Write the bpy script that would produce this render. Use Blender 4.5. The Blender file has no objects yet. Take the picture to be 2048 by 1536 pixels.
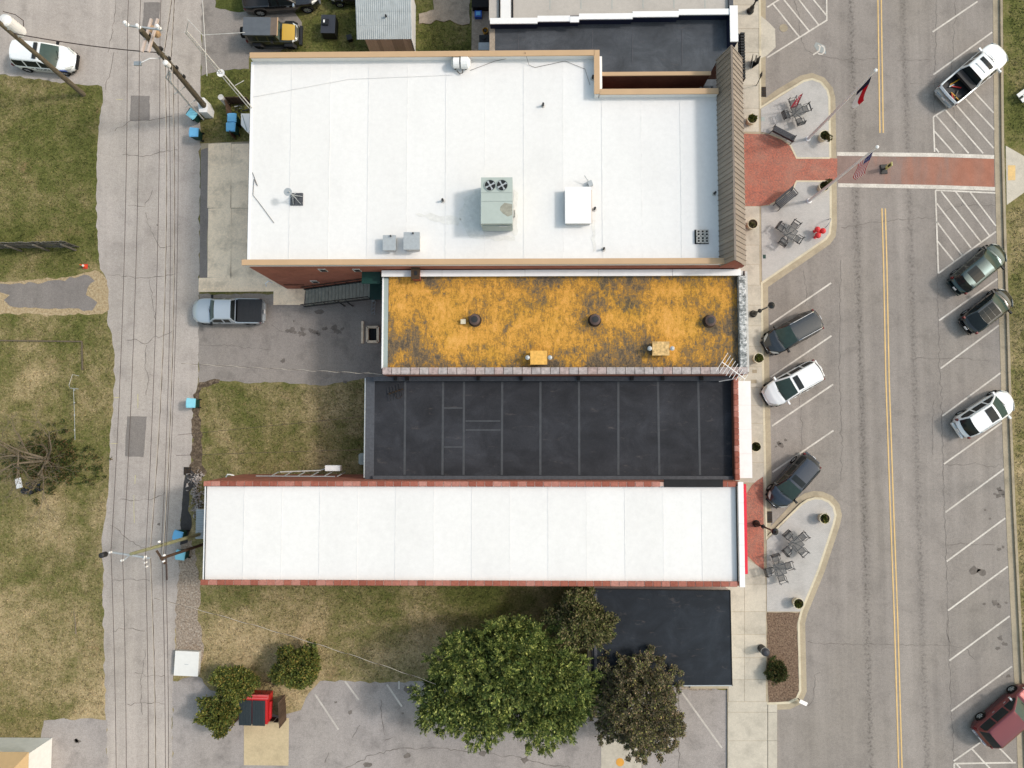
import bpy, bmesh, math, random
import numpy as np
from mathutils import Vector, Matrix
from mathutils.geometry import tessellate_polygon
random.seed(7)
rng = np.random.default_rng(11)
sc = bpy.context.scene
COL = sc.collection
# ------------------------------------------------------------------ camera
CAMH, FOC = 54.0, 1422.0
NAD = (1045.0, 846.0)                      # where the plumb line under the drone falls
_d = Vector(((NAD[0]-1024)/FOC, -(NAD[1]-768)/FOC, -1)).normalized()
_Z = -_d
_X = (Vector((1, 0, 0)) - _Z*_Z.x).normalized()
_Y = _Z.cross(_X)
CM = Matrix((_X, _Y, _Z))                  # camera -> world
cam = bpy.data.cameras.new('camera')
cam.sensor_width = 36.0
cam.lens = 36.0*FOC/2048.0
cam.clip_end = 2000
cam_o = bpy.data.objects.new('camera', cam)
COL.objects.link(cam_o)
cam_o.matrix_world = Matrix.Translation((0, 0, CAMH)) @ CM.to_4x4()
sc.camera = cam_o
# ------------------------------------------------------------------ sky and sun
SUN_EL, SUN_AZ = math.radians(44.0), math.radians(11.5)   # sun stands a little north of the picture's right
w = bpy.data.worlds.new('World'); sc.world = w; w.use_nodes = True
nt = w.node_tree; bg = nt.nodes['Background']
sky = nt.nodes.new('ShaderNodeTexSky'); sky.sky_type = 'NISHITA'; sky.sun_disc = False
sky.sun_elevation = SUN_EL
sky.sun_rotation = math.pi/2 - SUN_AZ
sky.air_density = 2.5; sky.dust_density = 3.2; sky.ozone_density = 1.0
nt.links.new(sky.outputs[0], bg.inputs[0])
bg.inputs[1].default_value = 0.15
sl = bpy.data.lights.new('sun', 'SUN'); sl.energy = 1.6; sl.angle = math.radians(6.0); sl.color = (1, .965, .93)
so = bpy.data.objects.new('sun', sl); COL.objects.link(so)
sdir = Vector((math.cos(SUN_EL)*math.cos(SUN_AZ), math.cos(SUN_EL)*math.sin(SUN_AZ), math.sin(SUN_EL)))
so.rotation_euler = sdir.to_track_quat('Z', 'Y').to_euler()
sc.view_settings.view_transform = 'Standard'; sc.view_settings.look = 'None'
sc.view_settings.gamma = 1; sc.view_settings.use_curve_mapping = False
sc.view_settings.exposure = 0.30
# ------------------------------------------------------------------ helpers
def P(px, py, z=0.0):
    r = CM @ Vector(((px-1024)/FOC, -(py-768)/FOC, -1))
    t = (z-CAMH)/r.z
    return Vector((r.x*t, r.y*t, z))
def PV(px, py, Y):                          # the point of a pixel on an east-west wall
    r = CM @ Vector(((px-1024)/FOC, -(py-768)/FOC, -1))
    t = Y/r.y
    return Vector((r.x*t, Y, CAMH+r.z*t))
def tag(o, label=None, cat=None, group=None, kind=None):
    if label: o['label'] = label
    if cat: o['category'] = cat
    if group: o['group'] = group
    if kind: o['kind'] = kind
    return o
def thing(name, label, cat, loc=(0, 0, 0), rz=0, group=None):
    o = bpy.data.objects.new(name, None); COL.objects.link(o)
    o.empty_display_size = .2
    o.location = loc; o.rotation_euler = (0, 0, rz)
    return tag(o, label, cat, group)
def copy_tree(o, parent=None, loc=None, rz=None, label=None):
    c = o.copy(); COL.objects.link(c); c.parent = parent
    if loc is not None: c.location = loc
    if rz is not None: c.rotation_euler = (0, 0, rz)
    if label: c['label'] = label
    for ch in list(o.children): copy_tree(ch, c)
    return c
def link_mesh(name, me, mats, parent=None, loc=None, rz=0):
    if not isinstance(mats, (list, tuple)): mats = [mats]
    if len(me.materials) == 0:
        for m in mats: me.materials.append(m)
    o = bpy.data.objects.new(name, me); COL.objects.link(o)
    if parent: o.parent = parent
    if loc is not None: o.location = loc
    if rz: o.rotation_euler = (0, 0, rz)
    return o
class MB:
    def __init__(s): s.v = []; s.f = []; s.m = []
    def add(s, vs, fs, mi=0):
        b = len(s.v); s.v += [tuple(x) for x in vs]
        s.f += [tuple(i+b for i in f) for f in fs]; s.m += [mi]*len(fs)
        return s
    def box(s, c, d, rz=0, mi=0, M=None):
        hx, hy, hz = d[0]/2, d[1]/2, d[2]/2
        vs = [Vector((x*hx, y*hy, z*hz)) for z in (-1, 1) for y in (-1, 1) for x in (-1, 1)]
        R = M if M is not None else Matrix.Rotation(rz, 3, 'Z')
        c = Vector(c)
        return s.add([R @ v + c for v in vs], [(0, 2, 3, 1), (4, 5, 7, 6), (0, 1, 5, 4), (2, 6, 7, 3), (0, 4, 6, 2), (1, 3, 7, 5)], mi)
    def bar(s, a, b, wd, h, mi=0):          # box from a to b, a and b on its axis
        a = Vector(a); b = Vector(b); d = b-a; L = d.length
        x = d.normalized(); up = Vector((0, 0, 1)) if abs(x.z) < .95 else Vector((1, 0, 0))
        y = up.cross(x).normalized(); z = x.cross(y)
        M = Matrix((x, y, z)).transposed()
        return s.box((a+b)/2, (L, wd, h), mi=mi, M=M)
    def prism(s, poly, z0, z1, mi=0, bottom=False):
        n = len(poly); poly = [Vector((p[0], p[1], 0)) for p in poly]
        vs = [(p.x, p.y, z0) for p in poly]+[(p.x, p.y, z1) for p in poly]
        area = sum(poly[i].x*poly[(i+1) % n].y-poly[(i+1) % n].x*poly[i].y for i in range(n))
        fs = []
        for i in range(n):
            j = (i+1) % n
            fs.append((i, j, n+j, n+i) if area > 0 else (j, i, n+i, n+j))
        for t in tessellate_polygon([poly]):
            a, b, c = t
            nrm = (poly[b]-poly[a]).cross(poly[c]-poly[a]).z
            if nrm < 0: a, c = c, a
            fs.append((n+a, n+b, n+c))
            if bottom: fs.append((c, b, a))
        return s.add(vs, fs, mi)
    def flat(s, poly, z, mi=0):
        poly = [Vector((p[0], p[1], 0)) for p in poly]
        fs = []
        for a, b, c in tessellate_polygon([poly]):
            if (poly[b]-poly[a]).cross(poly[c]-poly[a]).z < 0: a, c = c, a
            fs.append((a, b, c))
        return s.add([(p.x, p.y, z) for p in poly], fs, mi)
    def tube(s, pts, r, n=6, mi=0, cap=True):
        pts = [Vector(p) for p in pts]; rs = r if isinstance(r, (list, tuple)) else [r]*len(pts)
        b = []; last = None
        for i, p in enumerate(pts):
            t = (pts[min(i+1, len(pts)-1)]-pts[max(i-1, 0)]).normalized()
            if last is None:
                up = Vector((0, 0, 1)) if abs(t.z) < .9 else Vector((1, 0, 0))
                u = up.cross(t).normalized()
            else:
                u = (last-t*last.dot(t)).normalized()
            last = u; v = t.cross(u)
            b += [p+(u*math.cos(k*2*math.pi/n)+v*math.sin(k*2*math.pi/n))*rs[i] for k in range(n)]
        fs = []
        for i in range(len(pts)-1):
            for k in range(n):
                k2 = (k+1) % n
                fs.append((i*n+k, i*n+k2, (i+1)*n+k2, (i+1)*n+k))
        if cap:
            fs.append(tuple(reversed(range(n)))); fs.append(tuple(range((len(pts)-1)*n, len(pts)*n)))
        return s.add(b, fs, mi)
    def lathe(s, prof, c=(0, 0, 0), n=16, mi=0):
        c = Vector(c); vs = []; fs = []
        for r, z in prof:
            vs += [c+Vector((r*math.cos(2*math.pi*k/n), r*math.sin(2*math.pi*k/n), z)) for k in range(n)]
        for i in range(len(prof)-1):
            for k in range(n):
                k2 = (k+1) % n
                fs.append((i*n+k, i*n+k2, (i+1)*n+k2, (i+1)*n+k))
        fs.append(tuple(range((len(prof)-1)*n, len(prof)*n)))
        fs.append(tuple(reversed(range(n))))
        return s.add(vs, fs, mi)
    def mesh(s, name, smooth=False, off=None):
        me = bpy.data.meshes.new(name)
        v = s.v if off is None else [(a[0]-off[0], a[1]-off[1], a[2]-off[2]) for a in s.v]
        me.from_pydata(v, [], s.f)
        if max(s.m, default=0) > 0: me.polygons.foreach_set('material_index', s.m)
        if smooth: me.polygons.foreach_set('use_smooth', [True]*len(me.polygons))
        me.update(); return me
    def build(s, name, mats, parent=None, world=False, smooth=False):
        off = parent.location if (world and parent) else None
        return link_mesh(name, s.mesh(name, smooth, off), mats, parent)
# ------------------------------------------------------------------ materials
def lin(c):
    return c/12.92 if c <= .04045 else ((c+.055)/1.055)**2.4
KALB = 0.80                                 # picture value -> base colour
def S(r, g, b, f=1.0):
    return tuple(min(.9, lin(x/255)*KALB*f) for x in (r, g, b))+(1,)
class G:
    def __init__(s, name, rough=.85, spec=.25, metal=0.0, coat=0.0):
        s.mat = bpy.data.materials.new(name); s.mat.use_nodes = True
        s.nt = s.mat.node_tree; s.b = s.nt.nodes['Principled BSDF']
        s.b.inputs['Roughness'].default_value = rough
        s.b.inputs['Specular IOR Level'].default_value = spec
        s.b.inputs['Metallic'].default_value = metal
        s.b.inputs['Coat Weight'].default_value = coat
        s.b.inputs['Coat Roughness'].default_value = .06
        s.geo = s.nt.nodes.new('ShaderNodeNewGeometry')
        s.pos = s.geo.outputs['Position']
    def L(s, a, b): s.nt.links.new(a, b)
    def node(s, t): return s.nt.nodes.new(t)
    def map(s, sx, sy, sz=1, rz=0, vec=None):
        n = s.node('ShaderNodeMapping'); n.inputs['Scale'].default_value = (sx, sy, sz); n.inputs['Rotation'].default_value = (0, 0, rz)
        s.L(vec or s.pos, n.inputs['Vector']); return n.outputs[0]
    def obj(s): return s.node('ShaderNodeTexCoord').outputs['Object']
    def noise(s, scale, detail=4, rough=.6, vec=None, dist=0.0):
        n = s.node('ShaderNodeTexNoise'); n.inputs['Scale'].default_value = scale; n.inputs['Detail'].default_value = detail
        n.inputs['Roughness'].default_value = rough; n.inputs['Distortion'].default_value = dist
        s.L(vec or s.pos, n.inputs['Vector']); return n.outputs['Fac']
    def vor(s, scale, feat='DISTANCE_TO_EDGE', vec=None, rnd=1.0):
        n = s.node('ShaderNodeTexVoronoi'); n.feature = feat; n.inputs['Scale'].default_value = scale; n.inputs['Randomness'].default_value = rnd
        s.L(vec or s.pos, n.inputs['Vector']); return n.outputs[0]
    def rnd(s): return s.node('ShaderNodeObjectInfo').outputs['Random']
    def island(s): return s.geo.outputs['Random Per Island']
    def ramp(s, fac, stops, mode='LINEAR'):
        n = s.node('ShaderNodeValToRGB'); n.color_ramp.interpolation = mode
        e = n.color_ramp.elements
        while len(e) < len(stops): e.new(.5)
        for el, (p, c) in zip(e, stops):
            el.position = p
            el.color = c if isinstance(c, tuple) else (c, c, c, 1)
        s.L(fac, n.inputs[0]); return n.outputs[0]
    def mix(s, fac, a, b, mode='MIX'):
        n = s.node('ShaderNodeMix'); n.data_type = 'RGBA'; n.blend_type = mode
        for sock, val in ((n.inputs[0], fac), (n.inputs[6], a), (n.inputs[7], b)):
            if isinstance(val, (int, float)): sock.default_value = val
            elif isinstance(val, tuple): sock.default_value = val
            else: s.L(val, sock)
        return n.outputs[2]
    def math(s, op, a, b=0.0, c=None):
        n = s.node('ShaderNodeMath'); n.operation = op
        for i, val in enumerate((a, b) if c is None else (a, b, c)):
            if isinstance(val, (int, float)): n.inputs[i].default_value = val
            else: s.L(val, n.inputs[i])
        return n.outputs[0]
    def sep(s, vec=None):
        n = s.node('ShaderNodeSeparateXYZ'); s.L(vec or s.pos, n.inputs[0]); return n.outputs
    def out(s, col, bump=None, strength=.4, dist=.02, rough=None):
        if isinstance(col, tuple): s.b.inputs['Base Color'].default_value = col
        else: s.L(col, s.b.inputs['Base Color'])
        if bump is not None:
            n = s.node('ShaderNodeBump'); n.inputs['Strength'].default_value = strength; n.inputs['Distance'].default_value = dist
            s.L(bump, n.inputs['Height']); s.L(n.outputs[0], s.b.inputs['Normal'])
        if rough is not None: s.L(rough, s.b.inputs['Roughness'])
        return s.mat
def grey(v): return (v, v, v, 1)
def plain(name, col, rough=.6, spec=.3, metal=0, coat=0, var=.12, scale=3):
    g = G(name, rough, spec, metal, coat)
    f = g.ramp(g.noise(scale, 5, .6), [(.25, 1-var), (.75, 1+var)])
    return g.out(g.mix(1.0, col, f, 'MULTIPLY'))
def varied(name, stops, rough=.8, spec=.2, nscale=4, namt=.25, bump=0):
    g = G(name, rough, spec)
    c = g.ramp(g.rnd(), stops)
    f = g.noise(nscale, 6, .65)
    c = g.mix(1.0, c, g.ramp(f, [(.3, 1-namt), (.7, 1+namt)]), 'MULTIPLY')
    return g.out(c, f if bump else None, bump, .02)
def asphalt(name, base, tint=.1, streak=.12, lanes=(), stain=.25, speck=.22):
    g = G(name, .92, .2)
    big = g.noise(.09, 4, .55, dist=.6); med = g.noise(.7, 6, .6, dist=.3); fine = g.noise(16, 3, .75)
    st = g.noise(1.0, 5, .6, vec=g.map(1.1, .035))
    c = g.mix(1, base, g.ramp(big, [(.3, 1-tint), (.7, 1+tint)]), 'MULTIPLY')
    c = g.mix(1, c, g.ramp(st, [(.3, 1-streak), (.7, 1+streak)]), 'MULTIPLY')
    c = g.mix(1, c, g.ramp(med, [(.28, 1-stain), (.48, 1.0), (.75, 1.06)]), 'MULTIPLY')
    c = g.mix(1, c, g.ramp(fine, [(.3, 1-speck), (.7, 1+speck)]), 'MULTIPLY')
    c = g.mix(1, c, g.ramp(g.noise(4.5, 6, .78), [(.3, 1-speck*.62), (.5, 1.0), (.7, 1+speck*.5)]), 'MULTIPLY')
    blot = g.ramp(g.noise(2.3, 2, .5, dist=.4), [(.7, 0.0), (.8, 1.0)])
    c = g.mix(g.math('MULTIPLY', blot, .16), c, S(70, 62, 55))
    hue = g.noise(.16, 3, .5, vec=g.map(1, .5))
    c = g.mix(g.math('MULTIPLY', g.ramp(hue, [(.45, 0.0), (.7, 1.0)]), .35), c, g.mix(1, c, (1.0, .985, .90, 1), 'MULTIPLY'))
    x = g.sep()[0]
    for lx, lw, amt in lanes:
        d = g.math('DIVIDE', g.math('SUBTRACT', x, lx), lw)
        band = g.math('POWER', 2.718, g.math('MULTIPLY', g.math('MULTIPLY', d, d), -1.0))
        dots = g.ramp(g.noise(5, 2, .6), [(.48, .3), (.62, 1.0)])
        c = g.mix(g.math('MULTIPLY', g.math('MULTIPLY', band, dots), amt), c, S(52, 48, 46))
    return g.out(c, fine, .25, .015)
M = {}
M['alley'] = asphalt('alley_asphalt', S(184, 174, 167), .07, .12, stain=.18)
M['street'] = asphalt('street_asphalt', S(155, 147, 141), .09, .12, [(25.55, .28, .55), (29.6, .28, .42), (23.4, .5, .12), (31.7, .5, .15)], stain=.16)
M['lot'] = asphalt('lot_asphalt', S(168, 160, 156), .12, .05, stain=.3)
M['pad'] = asphalt('pad_asphalt', S(150, 142, 136), .12, .05, stain=.3)
M['patch'] = asphalt('patch_asphalt', S(138, 131, 127), .06, .1, stain=.15)
M['wet'] = asphalt('loose_asphalt', S(72, 70, 70), .1, .05)
M['tar'] = plain('tar', S(120, 112, 106), .9, var=.3)
def concrete(name, base, amt=.10, sc1=.8, stain=.22):
    g = G(name, .9, .2)
    r = g.ramp(g.rnd(), [(0, .93), (1, 1.06)])
    f = g.noise(14, 4, .7); m = g.noise(sc1, 6, .62, dist=.4)
    c = g.mix(1, base, r, 'MULTIPLY')
    c = g.mix(1, c, g.ramp(m, [(.28, 1-stain), (.5, 1), (.8, 1.07)]), 'MULTIPLY')
    c = g.mix(1, c, g.ramp(f, [(.3, 1-amt), (.7, 1+amt)]), 'MULTIPLY')
    c = g.mix(1, c, g.ramp(g.noise(4, 6, .75), [(.3, 1-amt), (.7, 1+amt*.8)]), 'MULTIPLY')
    return g.out(c, f, .2, .01)
M['concrete'] = concrete('sidewalk_concrete', S(206, 197, 182))
M['drive'] = concrete('driveway_concrete', (.9, .72, .53, 1), .12, .9, .3)
M['curb'] = concrete('curb_concrete', S(224, 212, 186))
M['gutter'] = concrete('gutter_concrete', S(182, 168, 145), stain=.25)
M['tanpad'] = concrete('tan_pad_concrete', S(212, 192, 156), stain=.2)
M['rockpad'] = concrete('old_concrete', S(172, 158, 142), .2, 1.2, .35)
def plaza():
    g = G('plaza_stone', .9, .2)
    v = g.map(1, 1, 1, .0)
    b = g.node('ShaderNodeTexBrick'); b.inputs['Scale'].default_value = 3.6; b.inputs['Mortar Size'].default_value = .018
    b.offset = .5; b.inputs['Color1'].default_value = S(205, 200, 196); b.inputs['Color2'].default_value = S(196, 192, 188); b.inputs['Mortar'].default_value = S(168, 165, 162)
    g.L(v, b.inputs['Vector'])
    m = g.noise(.9, 6, .62)
    c = g.mix(1, b.outputs[0], g.ramp(m, [(.28, .84), (.5, 1), (.8, 1.05)]), 'MULTIPLY')
    c = g.mix(1, c, g.ramp(g.noise(15, 3, .7), [(.3, .9), (.7, 1.1)]), 'MULTIPLY')
    return g.out(c)
M['plaza'] = plaza()
def brickpave():
    g = G('brick_paving', .9, .2)
    b = g.node('ShaderNodeTexBrick'); b.inputs['Scale'].default_value = 5.0; b.inputs['Mortar Size'].default_value = .02
    b.inputs['Color1'].default_value = S(214, 124, 100); b.inputs['Color2'].default_value = S(150, 100, 90); b.inputs['Mortar'].default_value = S(140, 116, 106)
    g.L(g.map(1, 1, 1, .785), b.inputs['Vector'])
    m = g.noise(.7, 6, .65, dist=.3)
    c = g.mix(g.ramp(m, [(.42, 0.0), (.75, .55)]), b.outputs[0], S(176, 142, 126))
    c = g.mix(1, c, g.ramp(g.noise(12, 3, .7), [(.3, .86), (.7, 1.14)]), 'MULTIPLY')
    return g.out(c)
M['brickpave'] = brickpave()
def crosswalk():
    g = G('crosswalk_red', .9, .2)
    x = g.sep()[0]
    worn = g.ramp(g.math('ADD', g.math('MULTIPLY', g.math('SUBTRACT', x, 23.5), .075), g.math('MULTIPLY', g.math('SUBTRACT', g.noise(.5, 5, .6, vec=g.map(1.5, .3)), .5), 1.6)), [(.25, S(150, 128, 120)), (.62, S(166, 122, 106)), (1, S(174, 118, 98))])
    c = g.mix(1, worn, g.ramp(g.noise(13, 3, .7), [(.3, .85), (.7, 1.15)]), 'MULTIPLY')
    c = g.mix(1, c, g.ramp(g.noise(1.2, 5, .6), [(.3, .88), (.7, 1.1)]), 'MULTIPLY')
    return g.out(c)
M['crosswalk'] = crosswalk()
def paint(name, col, under, wear=.5):
    g = G(name, .8, .25)
    f = g.math('ADD', g.math('MULTIPLY', g.noise(9, 4, .75), .6), g.math('MULTIPLY', g.noise(.8, 3, .6), .4))
    c = g.mix(g.ramp(f, [(wear-.12, 0.0), (wear+.1, .75)]), col, under)
    c = g.mix(1, c, g.ramp(g.noise(1.5, 4, .6), [(.3, .9), (.7, 1.06)]), 'MULTIPLY')
    return g.out(c)
M['wpaint'] = paint('white_road_paint', S(236, 228, 218), S(180, 171, 161), .53)
M['wpaint2'] = paint('faded_white_paint', S(220, 212, 203), S(182, 174, 166), .49)
M['ypaint'] = paint('yellow_road_paint', S(240, 202, 138), S(196, 172, 136), .58)
M['markpaint'] = paint('utility_mark_paint', S(214, 202, 150), S(186, 178, 168), .46)
M['bluepaint'] = paint('blue_road_paint', S(165, 178, 182), S(172, 166, 158), .47)
M['orangepaint'] = paint('orange_floor_paint', S(235, 170, 75), S(205, 170, 110), .6)
def grass_col(g):
    a = g.noise(.16, 4, .6, dist=.4); b = g.noise(.9, 6, .72, dist=.2); f = g.noise(5.5, 5, .8)
    s = g.math('ADD', g.math('ADD', g.math('MULTIPLY', a, .42), g.math('MULTIPLY', b, .28)), g.math('MULTIPLY', f, .30))
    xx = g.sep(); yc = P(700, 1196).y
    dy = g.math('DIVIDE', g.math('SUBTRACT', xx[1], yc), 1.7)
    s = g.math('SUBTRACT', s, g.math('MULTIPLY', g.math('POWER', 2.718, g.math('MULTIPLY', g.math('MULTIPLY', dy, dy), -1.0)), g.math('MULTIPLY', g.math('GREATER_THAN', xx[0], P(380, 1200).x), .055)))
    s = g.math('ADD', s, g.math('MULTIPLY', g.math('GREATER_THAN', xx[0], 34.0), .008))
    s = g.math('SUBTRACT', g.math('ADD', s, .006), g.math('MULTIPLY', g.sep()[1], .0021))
    return g.ramp(s, [(.36, S(78, 84, 42)), (.44, S(104, 106, 58)), (.50, S(130, 122, 80)), (.56, S(160, 144, 106)), (.64, S(192, 170, 132))])
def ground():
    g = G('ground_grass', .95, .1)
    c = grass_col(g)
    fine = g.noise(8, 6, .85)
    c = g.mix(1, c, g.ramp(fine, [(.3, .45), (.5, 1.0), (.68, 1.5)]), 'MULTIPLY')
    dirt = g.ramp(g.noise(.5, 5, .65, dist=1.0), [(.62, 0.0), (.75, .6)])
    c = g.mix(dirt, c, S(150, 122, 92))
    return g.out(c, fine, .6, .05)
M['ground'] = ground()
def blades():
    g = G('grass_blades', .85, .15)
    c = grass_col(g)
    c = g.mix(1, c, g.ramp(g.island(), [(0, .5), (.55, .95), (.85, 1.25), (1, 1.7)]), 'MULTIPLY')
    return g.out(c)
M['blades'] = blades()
def mulch():
    g = G('mulch', .95, .1)
    c = g.ramp(g.noise(9, 5, .75), [(.3, S(66, 54, 46)), (.5, S(126, 104, 88)), (.7, S(172, 148, 126))])
    return g.out(c, g.noise(14, 4, .8), .8, .05)
M['mulch'] = mulch()
def gravel():
    g = G('gravel', .95, .1)
    c = g.ramp(g.noise(7, 5, .8), [(.3, S(95, 82, 70)), (.5, S(168, 152, 136)), (.72, S(212, 200, 186))])
    return g.out(c, g.noise(10, 4, .8), .9, .06)
M['gravel'] = gravel()
def dirt():
    g = G('dark_edge_dirt', .95, .1)
    c = g.ramp(g.noise(4, 6, .8, dist=.4), [(.32, S(58, 50, 42)), (.5, S(104, 90, 76)), (.68, S(156, 138, 118))])
    return g.out(c, g.noise(10, 4, .8), .8, .06)
M['dirt'] = dirt()
M['edging'] = plain('weathered_edging', S(112, 100, 84), .95, var=.3, scale=6)
def straw():
    g = G('straw_gravel', .95, .1)
    c = g.ramp(g.noise(6, 5, .8), [(.3, S(132, 112, 84)), (.5, S(184, 162, 128)), (.72, S(212, 194, 164))])
    return g.out(c, g.noise(10, 4, .8), .7, .05)
M['straw'] = straw()
def whiteroof():
    g = G('white_membrane', .7, .3)
    m = g.noise(.3, 7, .7, vec=g.map(1, .55)); f = g.noise(3, 6, .75)
    c = g.mix(1, (.725, .71, .70, 1), g.ramp(m, [(.3, .95), (.5, 1.0), (.75, 1.02)]), 'MULTIPLY')
    spots = g.ramp(g.noise(1.7, 4, .6, dist=.5), [(.74, 0.0), (.82, .35)])
    c = g.mix(spots, c, S(150, 140, 128))
    c = g.mix(1, c, g.ramp(f, [(.3, .945), (.7, 1.03)]), 'MULTIPLY')
    c = g.mix(1, c, g.ramp(g.rnd(), [(0, .97), (1, 1.02)]), 'MULTIPLY')
    return g.out(c, f, .1, .02)
M['wroof'] = whiteroof()
M['lap'] = plain('lap_sealant', (.695, .68, .67, 1), .8, var=.12, scale=2)
def lichen():
    g = G('lichen_roof', .95, .1)
    a = g.noise(.35, 5, .62, dist=.3); b = g.noise(2.0, 8, .82, dist=.5, vec=g.map(1.5, .6)); f = g.noise(7, 6, .85, dist=.3)
    s = g.math('ADD', g.math('ADD', g.math('MULTIPLY', a, .34), g.math('MULTIPLY', b, .36)), g.math('MULTIPLY', f, .30))
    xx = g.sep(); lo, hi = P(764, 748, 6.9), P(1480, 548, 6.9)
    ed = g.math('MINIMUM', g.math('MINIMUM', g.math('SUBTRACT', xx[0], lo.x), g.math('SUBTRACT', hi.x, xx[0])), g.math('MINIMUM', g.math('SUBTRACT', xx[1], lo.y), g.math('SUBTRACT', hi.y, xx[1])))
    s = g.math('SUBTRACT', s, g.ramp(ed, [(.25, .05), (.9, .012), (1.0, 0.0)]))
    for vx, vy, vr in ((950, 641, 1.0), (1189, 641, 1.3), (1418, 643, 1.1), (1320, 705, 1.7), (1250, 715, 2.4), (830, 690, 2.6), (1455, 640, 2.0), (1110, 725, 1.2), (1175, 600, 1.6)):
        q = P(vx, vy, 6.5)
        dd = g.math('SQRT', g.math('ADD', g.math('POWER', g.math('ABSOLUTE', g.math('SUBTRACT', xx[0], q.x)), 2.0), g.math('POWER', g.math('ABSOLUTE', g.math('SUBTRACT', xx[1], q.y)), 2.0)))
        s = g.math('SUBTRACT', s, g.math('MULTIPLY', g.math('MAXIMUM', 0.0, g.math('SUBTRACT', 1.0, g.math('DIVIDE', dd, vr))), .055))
    s = g.math('SUBTRACT', s, .006)
    c = g.ramp(s, [(.36, S(74, 68, 64)), (.43, S(122, 106, 86)), (.475, S(180, 134, 62)), (.51, S(220, 162, 74)), (.57, S(236, 176, 96)), (.65, S(246, 190, 116))])
    green = g.ramp(g.noise(.3, 4, .6), [(.5, 0.0), (.7, .35)])
    c = g.mix(green, c, g.mix(1, c, (.78, .9, .5, 1), 'MULTIPLY'))
    pits = g.ramp(g.noise(6.5, 3, .6, dist=.5), [(.66, 0.0), (.74, .8)])
    c = g.mix(pits, c, S(66, 56, 46))
    return g.out(c, g.math('ADD', b, f), .7, .06)
M['lichen'] = lichen()
def blackroof(name, base):
    g = G(name, .8, .18)
    m = g.noise(.5, 6, .65, dist=.8); st = g.noise(.6, 4, .6, vec=g.map(.6, 1.4))
    c = g.mix(1, base, g.ramp(m, [(.3, .72), (.5, 1.0), (.72, 1.45)]), 'MULTIPLY')
    sc_ = g.ramp(g.noise(1.1, 5, .7, vec=g.map(.8, 2.2), dist=.6), [(.6, 0.0), (.78, .38)])
    c = g.mix(sc_, c, S(124, 114, 110))
    c = g.mix(1, c, g.ramp(st, [(.3, .85), (.7, 1.15)]), 'MULTIPLY')
    c = g.mix(1, c, g.ramp(g.noise(20, 3, .8), [(.3, .8), (.7, 1.2)]), 'MULTIPLY')
    return g.out(c)
M['broof'] = blackroof('black_membrane', S(54, 55, 60))
M['broof2'] = blackroof('slate_black_membrane', S(45, 50, 57))
M['broof3'] = blackroof('dark_grey_roll_roof', S(82, 86, 92))
M['seam'] = plain('seam_tape', S(78, 80, 84), .8, var=.2)
M['terra'] = varied('terracotta', [(0, S(146, 84, 70)), (.4, S(164, 98, 82)), (.75, S(176, 114, 100)), (1, S(190, 136, 124))], nscale=6, namt=.2)
M['greytile'] = varied('grey_clay_coping', [(0, S(170, 162, 162)), (.5, S(186, 176, 174)), (1, S(178, 156, 152))], nscale=5, namt=.35)
M['mortar'] = plain('mortar', S(206, 172, 158), .95)
M['tan'] = plain('tan_metal', S(204, 170, 134), .55, .3, var=.05, scale=1)
M['seamroof'] = varied('taupe_metal', [(0, S(146, 134, 124)), (1, S(162, 150, 139))], rough=.5, spec=.4, nscale=1.5, namt=.08)
M['taupe'] = plain('taupe_rib', S(134, 122, 113), .5)
def brickwall(name, c1, c2, mo):
    g = G(name, .9, .15)
    n = g.node('ShaderNodeCombineXYZ'); x = g.sep()
    g.L(g.math('ADD', x[0], x[1]), n.inputs[0]); g.L(x[2], n.inputs[1])
    b = g.node('ShaderNodeTexBrick'); b.inputs['Scale'].default_value = 4.4; b.inputs['Mortar Size'].default_value = .018
    b.inputs['Color1'].default_value = c1; b.inputs['Color2'].default_value = c2; b.inputs['Mortar'].default_value = mo
    b.inputs['Brick Width'].default_value = .95; b.inputs['Row Height'].default_value = .33
    g.L(n.outputs[0], b.inputs['Vector'])
    c = g.mix(1, b.outputs[0], g.ramp(g.noise(.8, 5, .6), [(.3, .8), (.7, 1.15)]), 'MULTIPLY')
    return g.out(c, b.outputs['Fac'], .4, .01)
M['brick'] = brickwall('red_brick', S(186, 116, 96), S(166, 104, 88), S(172, 132, 116))
M['dbrick'] = brickwall('dark_brick', S(116, 76, 62), S(102, 68, 56), S(106, 82, 70))
M['white'] = plain('white_metal', (.76, .75, .75, 1), .5, .4, var=.05)
M['whitewall'] = plain('white_painted_wall', (.7, .7, .69, 1), .8, var=.08)
M['greywhite'] = plain('weathered_white', S(205, 202, 198), .8, var=.25, scale=5)
def flakes():
    g = G('flaking_coping', .9, .2)
    c = g.ramp(g.noise(5, 6, .75, dist=.6), [(.36, S(95, 98, 98)), (.48, S(160, 162, 162)), (.6, S(232, 230, 228))])
    return g.out(c, g.noise(6, 5, .7), .5, .04)
M['flake'] = flakes()
M['navy'] = plain('navy_wall', S(30, 38, 66), .8)
M['tar2'] = plain('black_tar', S(34, 34, 36), .8, var=.25)
M['flash'] = plain('dark_flashing', S(84, 86, 92), .7, var=.25, scale=6)
M['lgrey'] = concrete('grey_membrane', S(196, 188, 180), .06, .4, .12)
M['hvac'] = plain('grey_green_sheet_metal', S(184, 194, 188), .5, .4, var=.05)
M['hvacd'] = plain('grey_sheet_metal', S(168, 178, 174), .5, .4, var=.06)
M['galv'] = plain('galvanised', S(190, 194, 196), .45, .5, .3, var=.12, scale=6)
M['dark'] = plain('dark_metal', S(46, 46, 48), .55, .35, var=.15)
M['black'] = plain('black_plastic', S(26, 26, 28), .5, .4)
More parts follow.
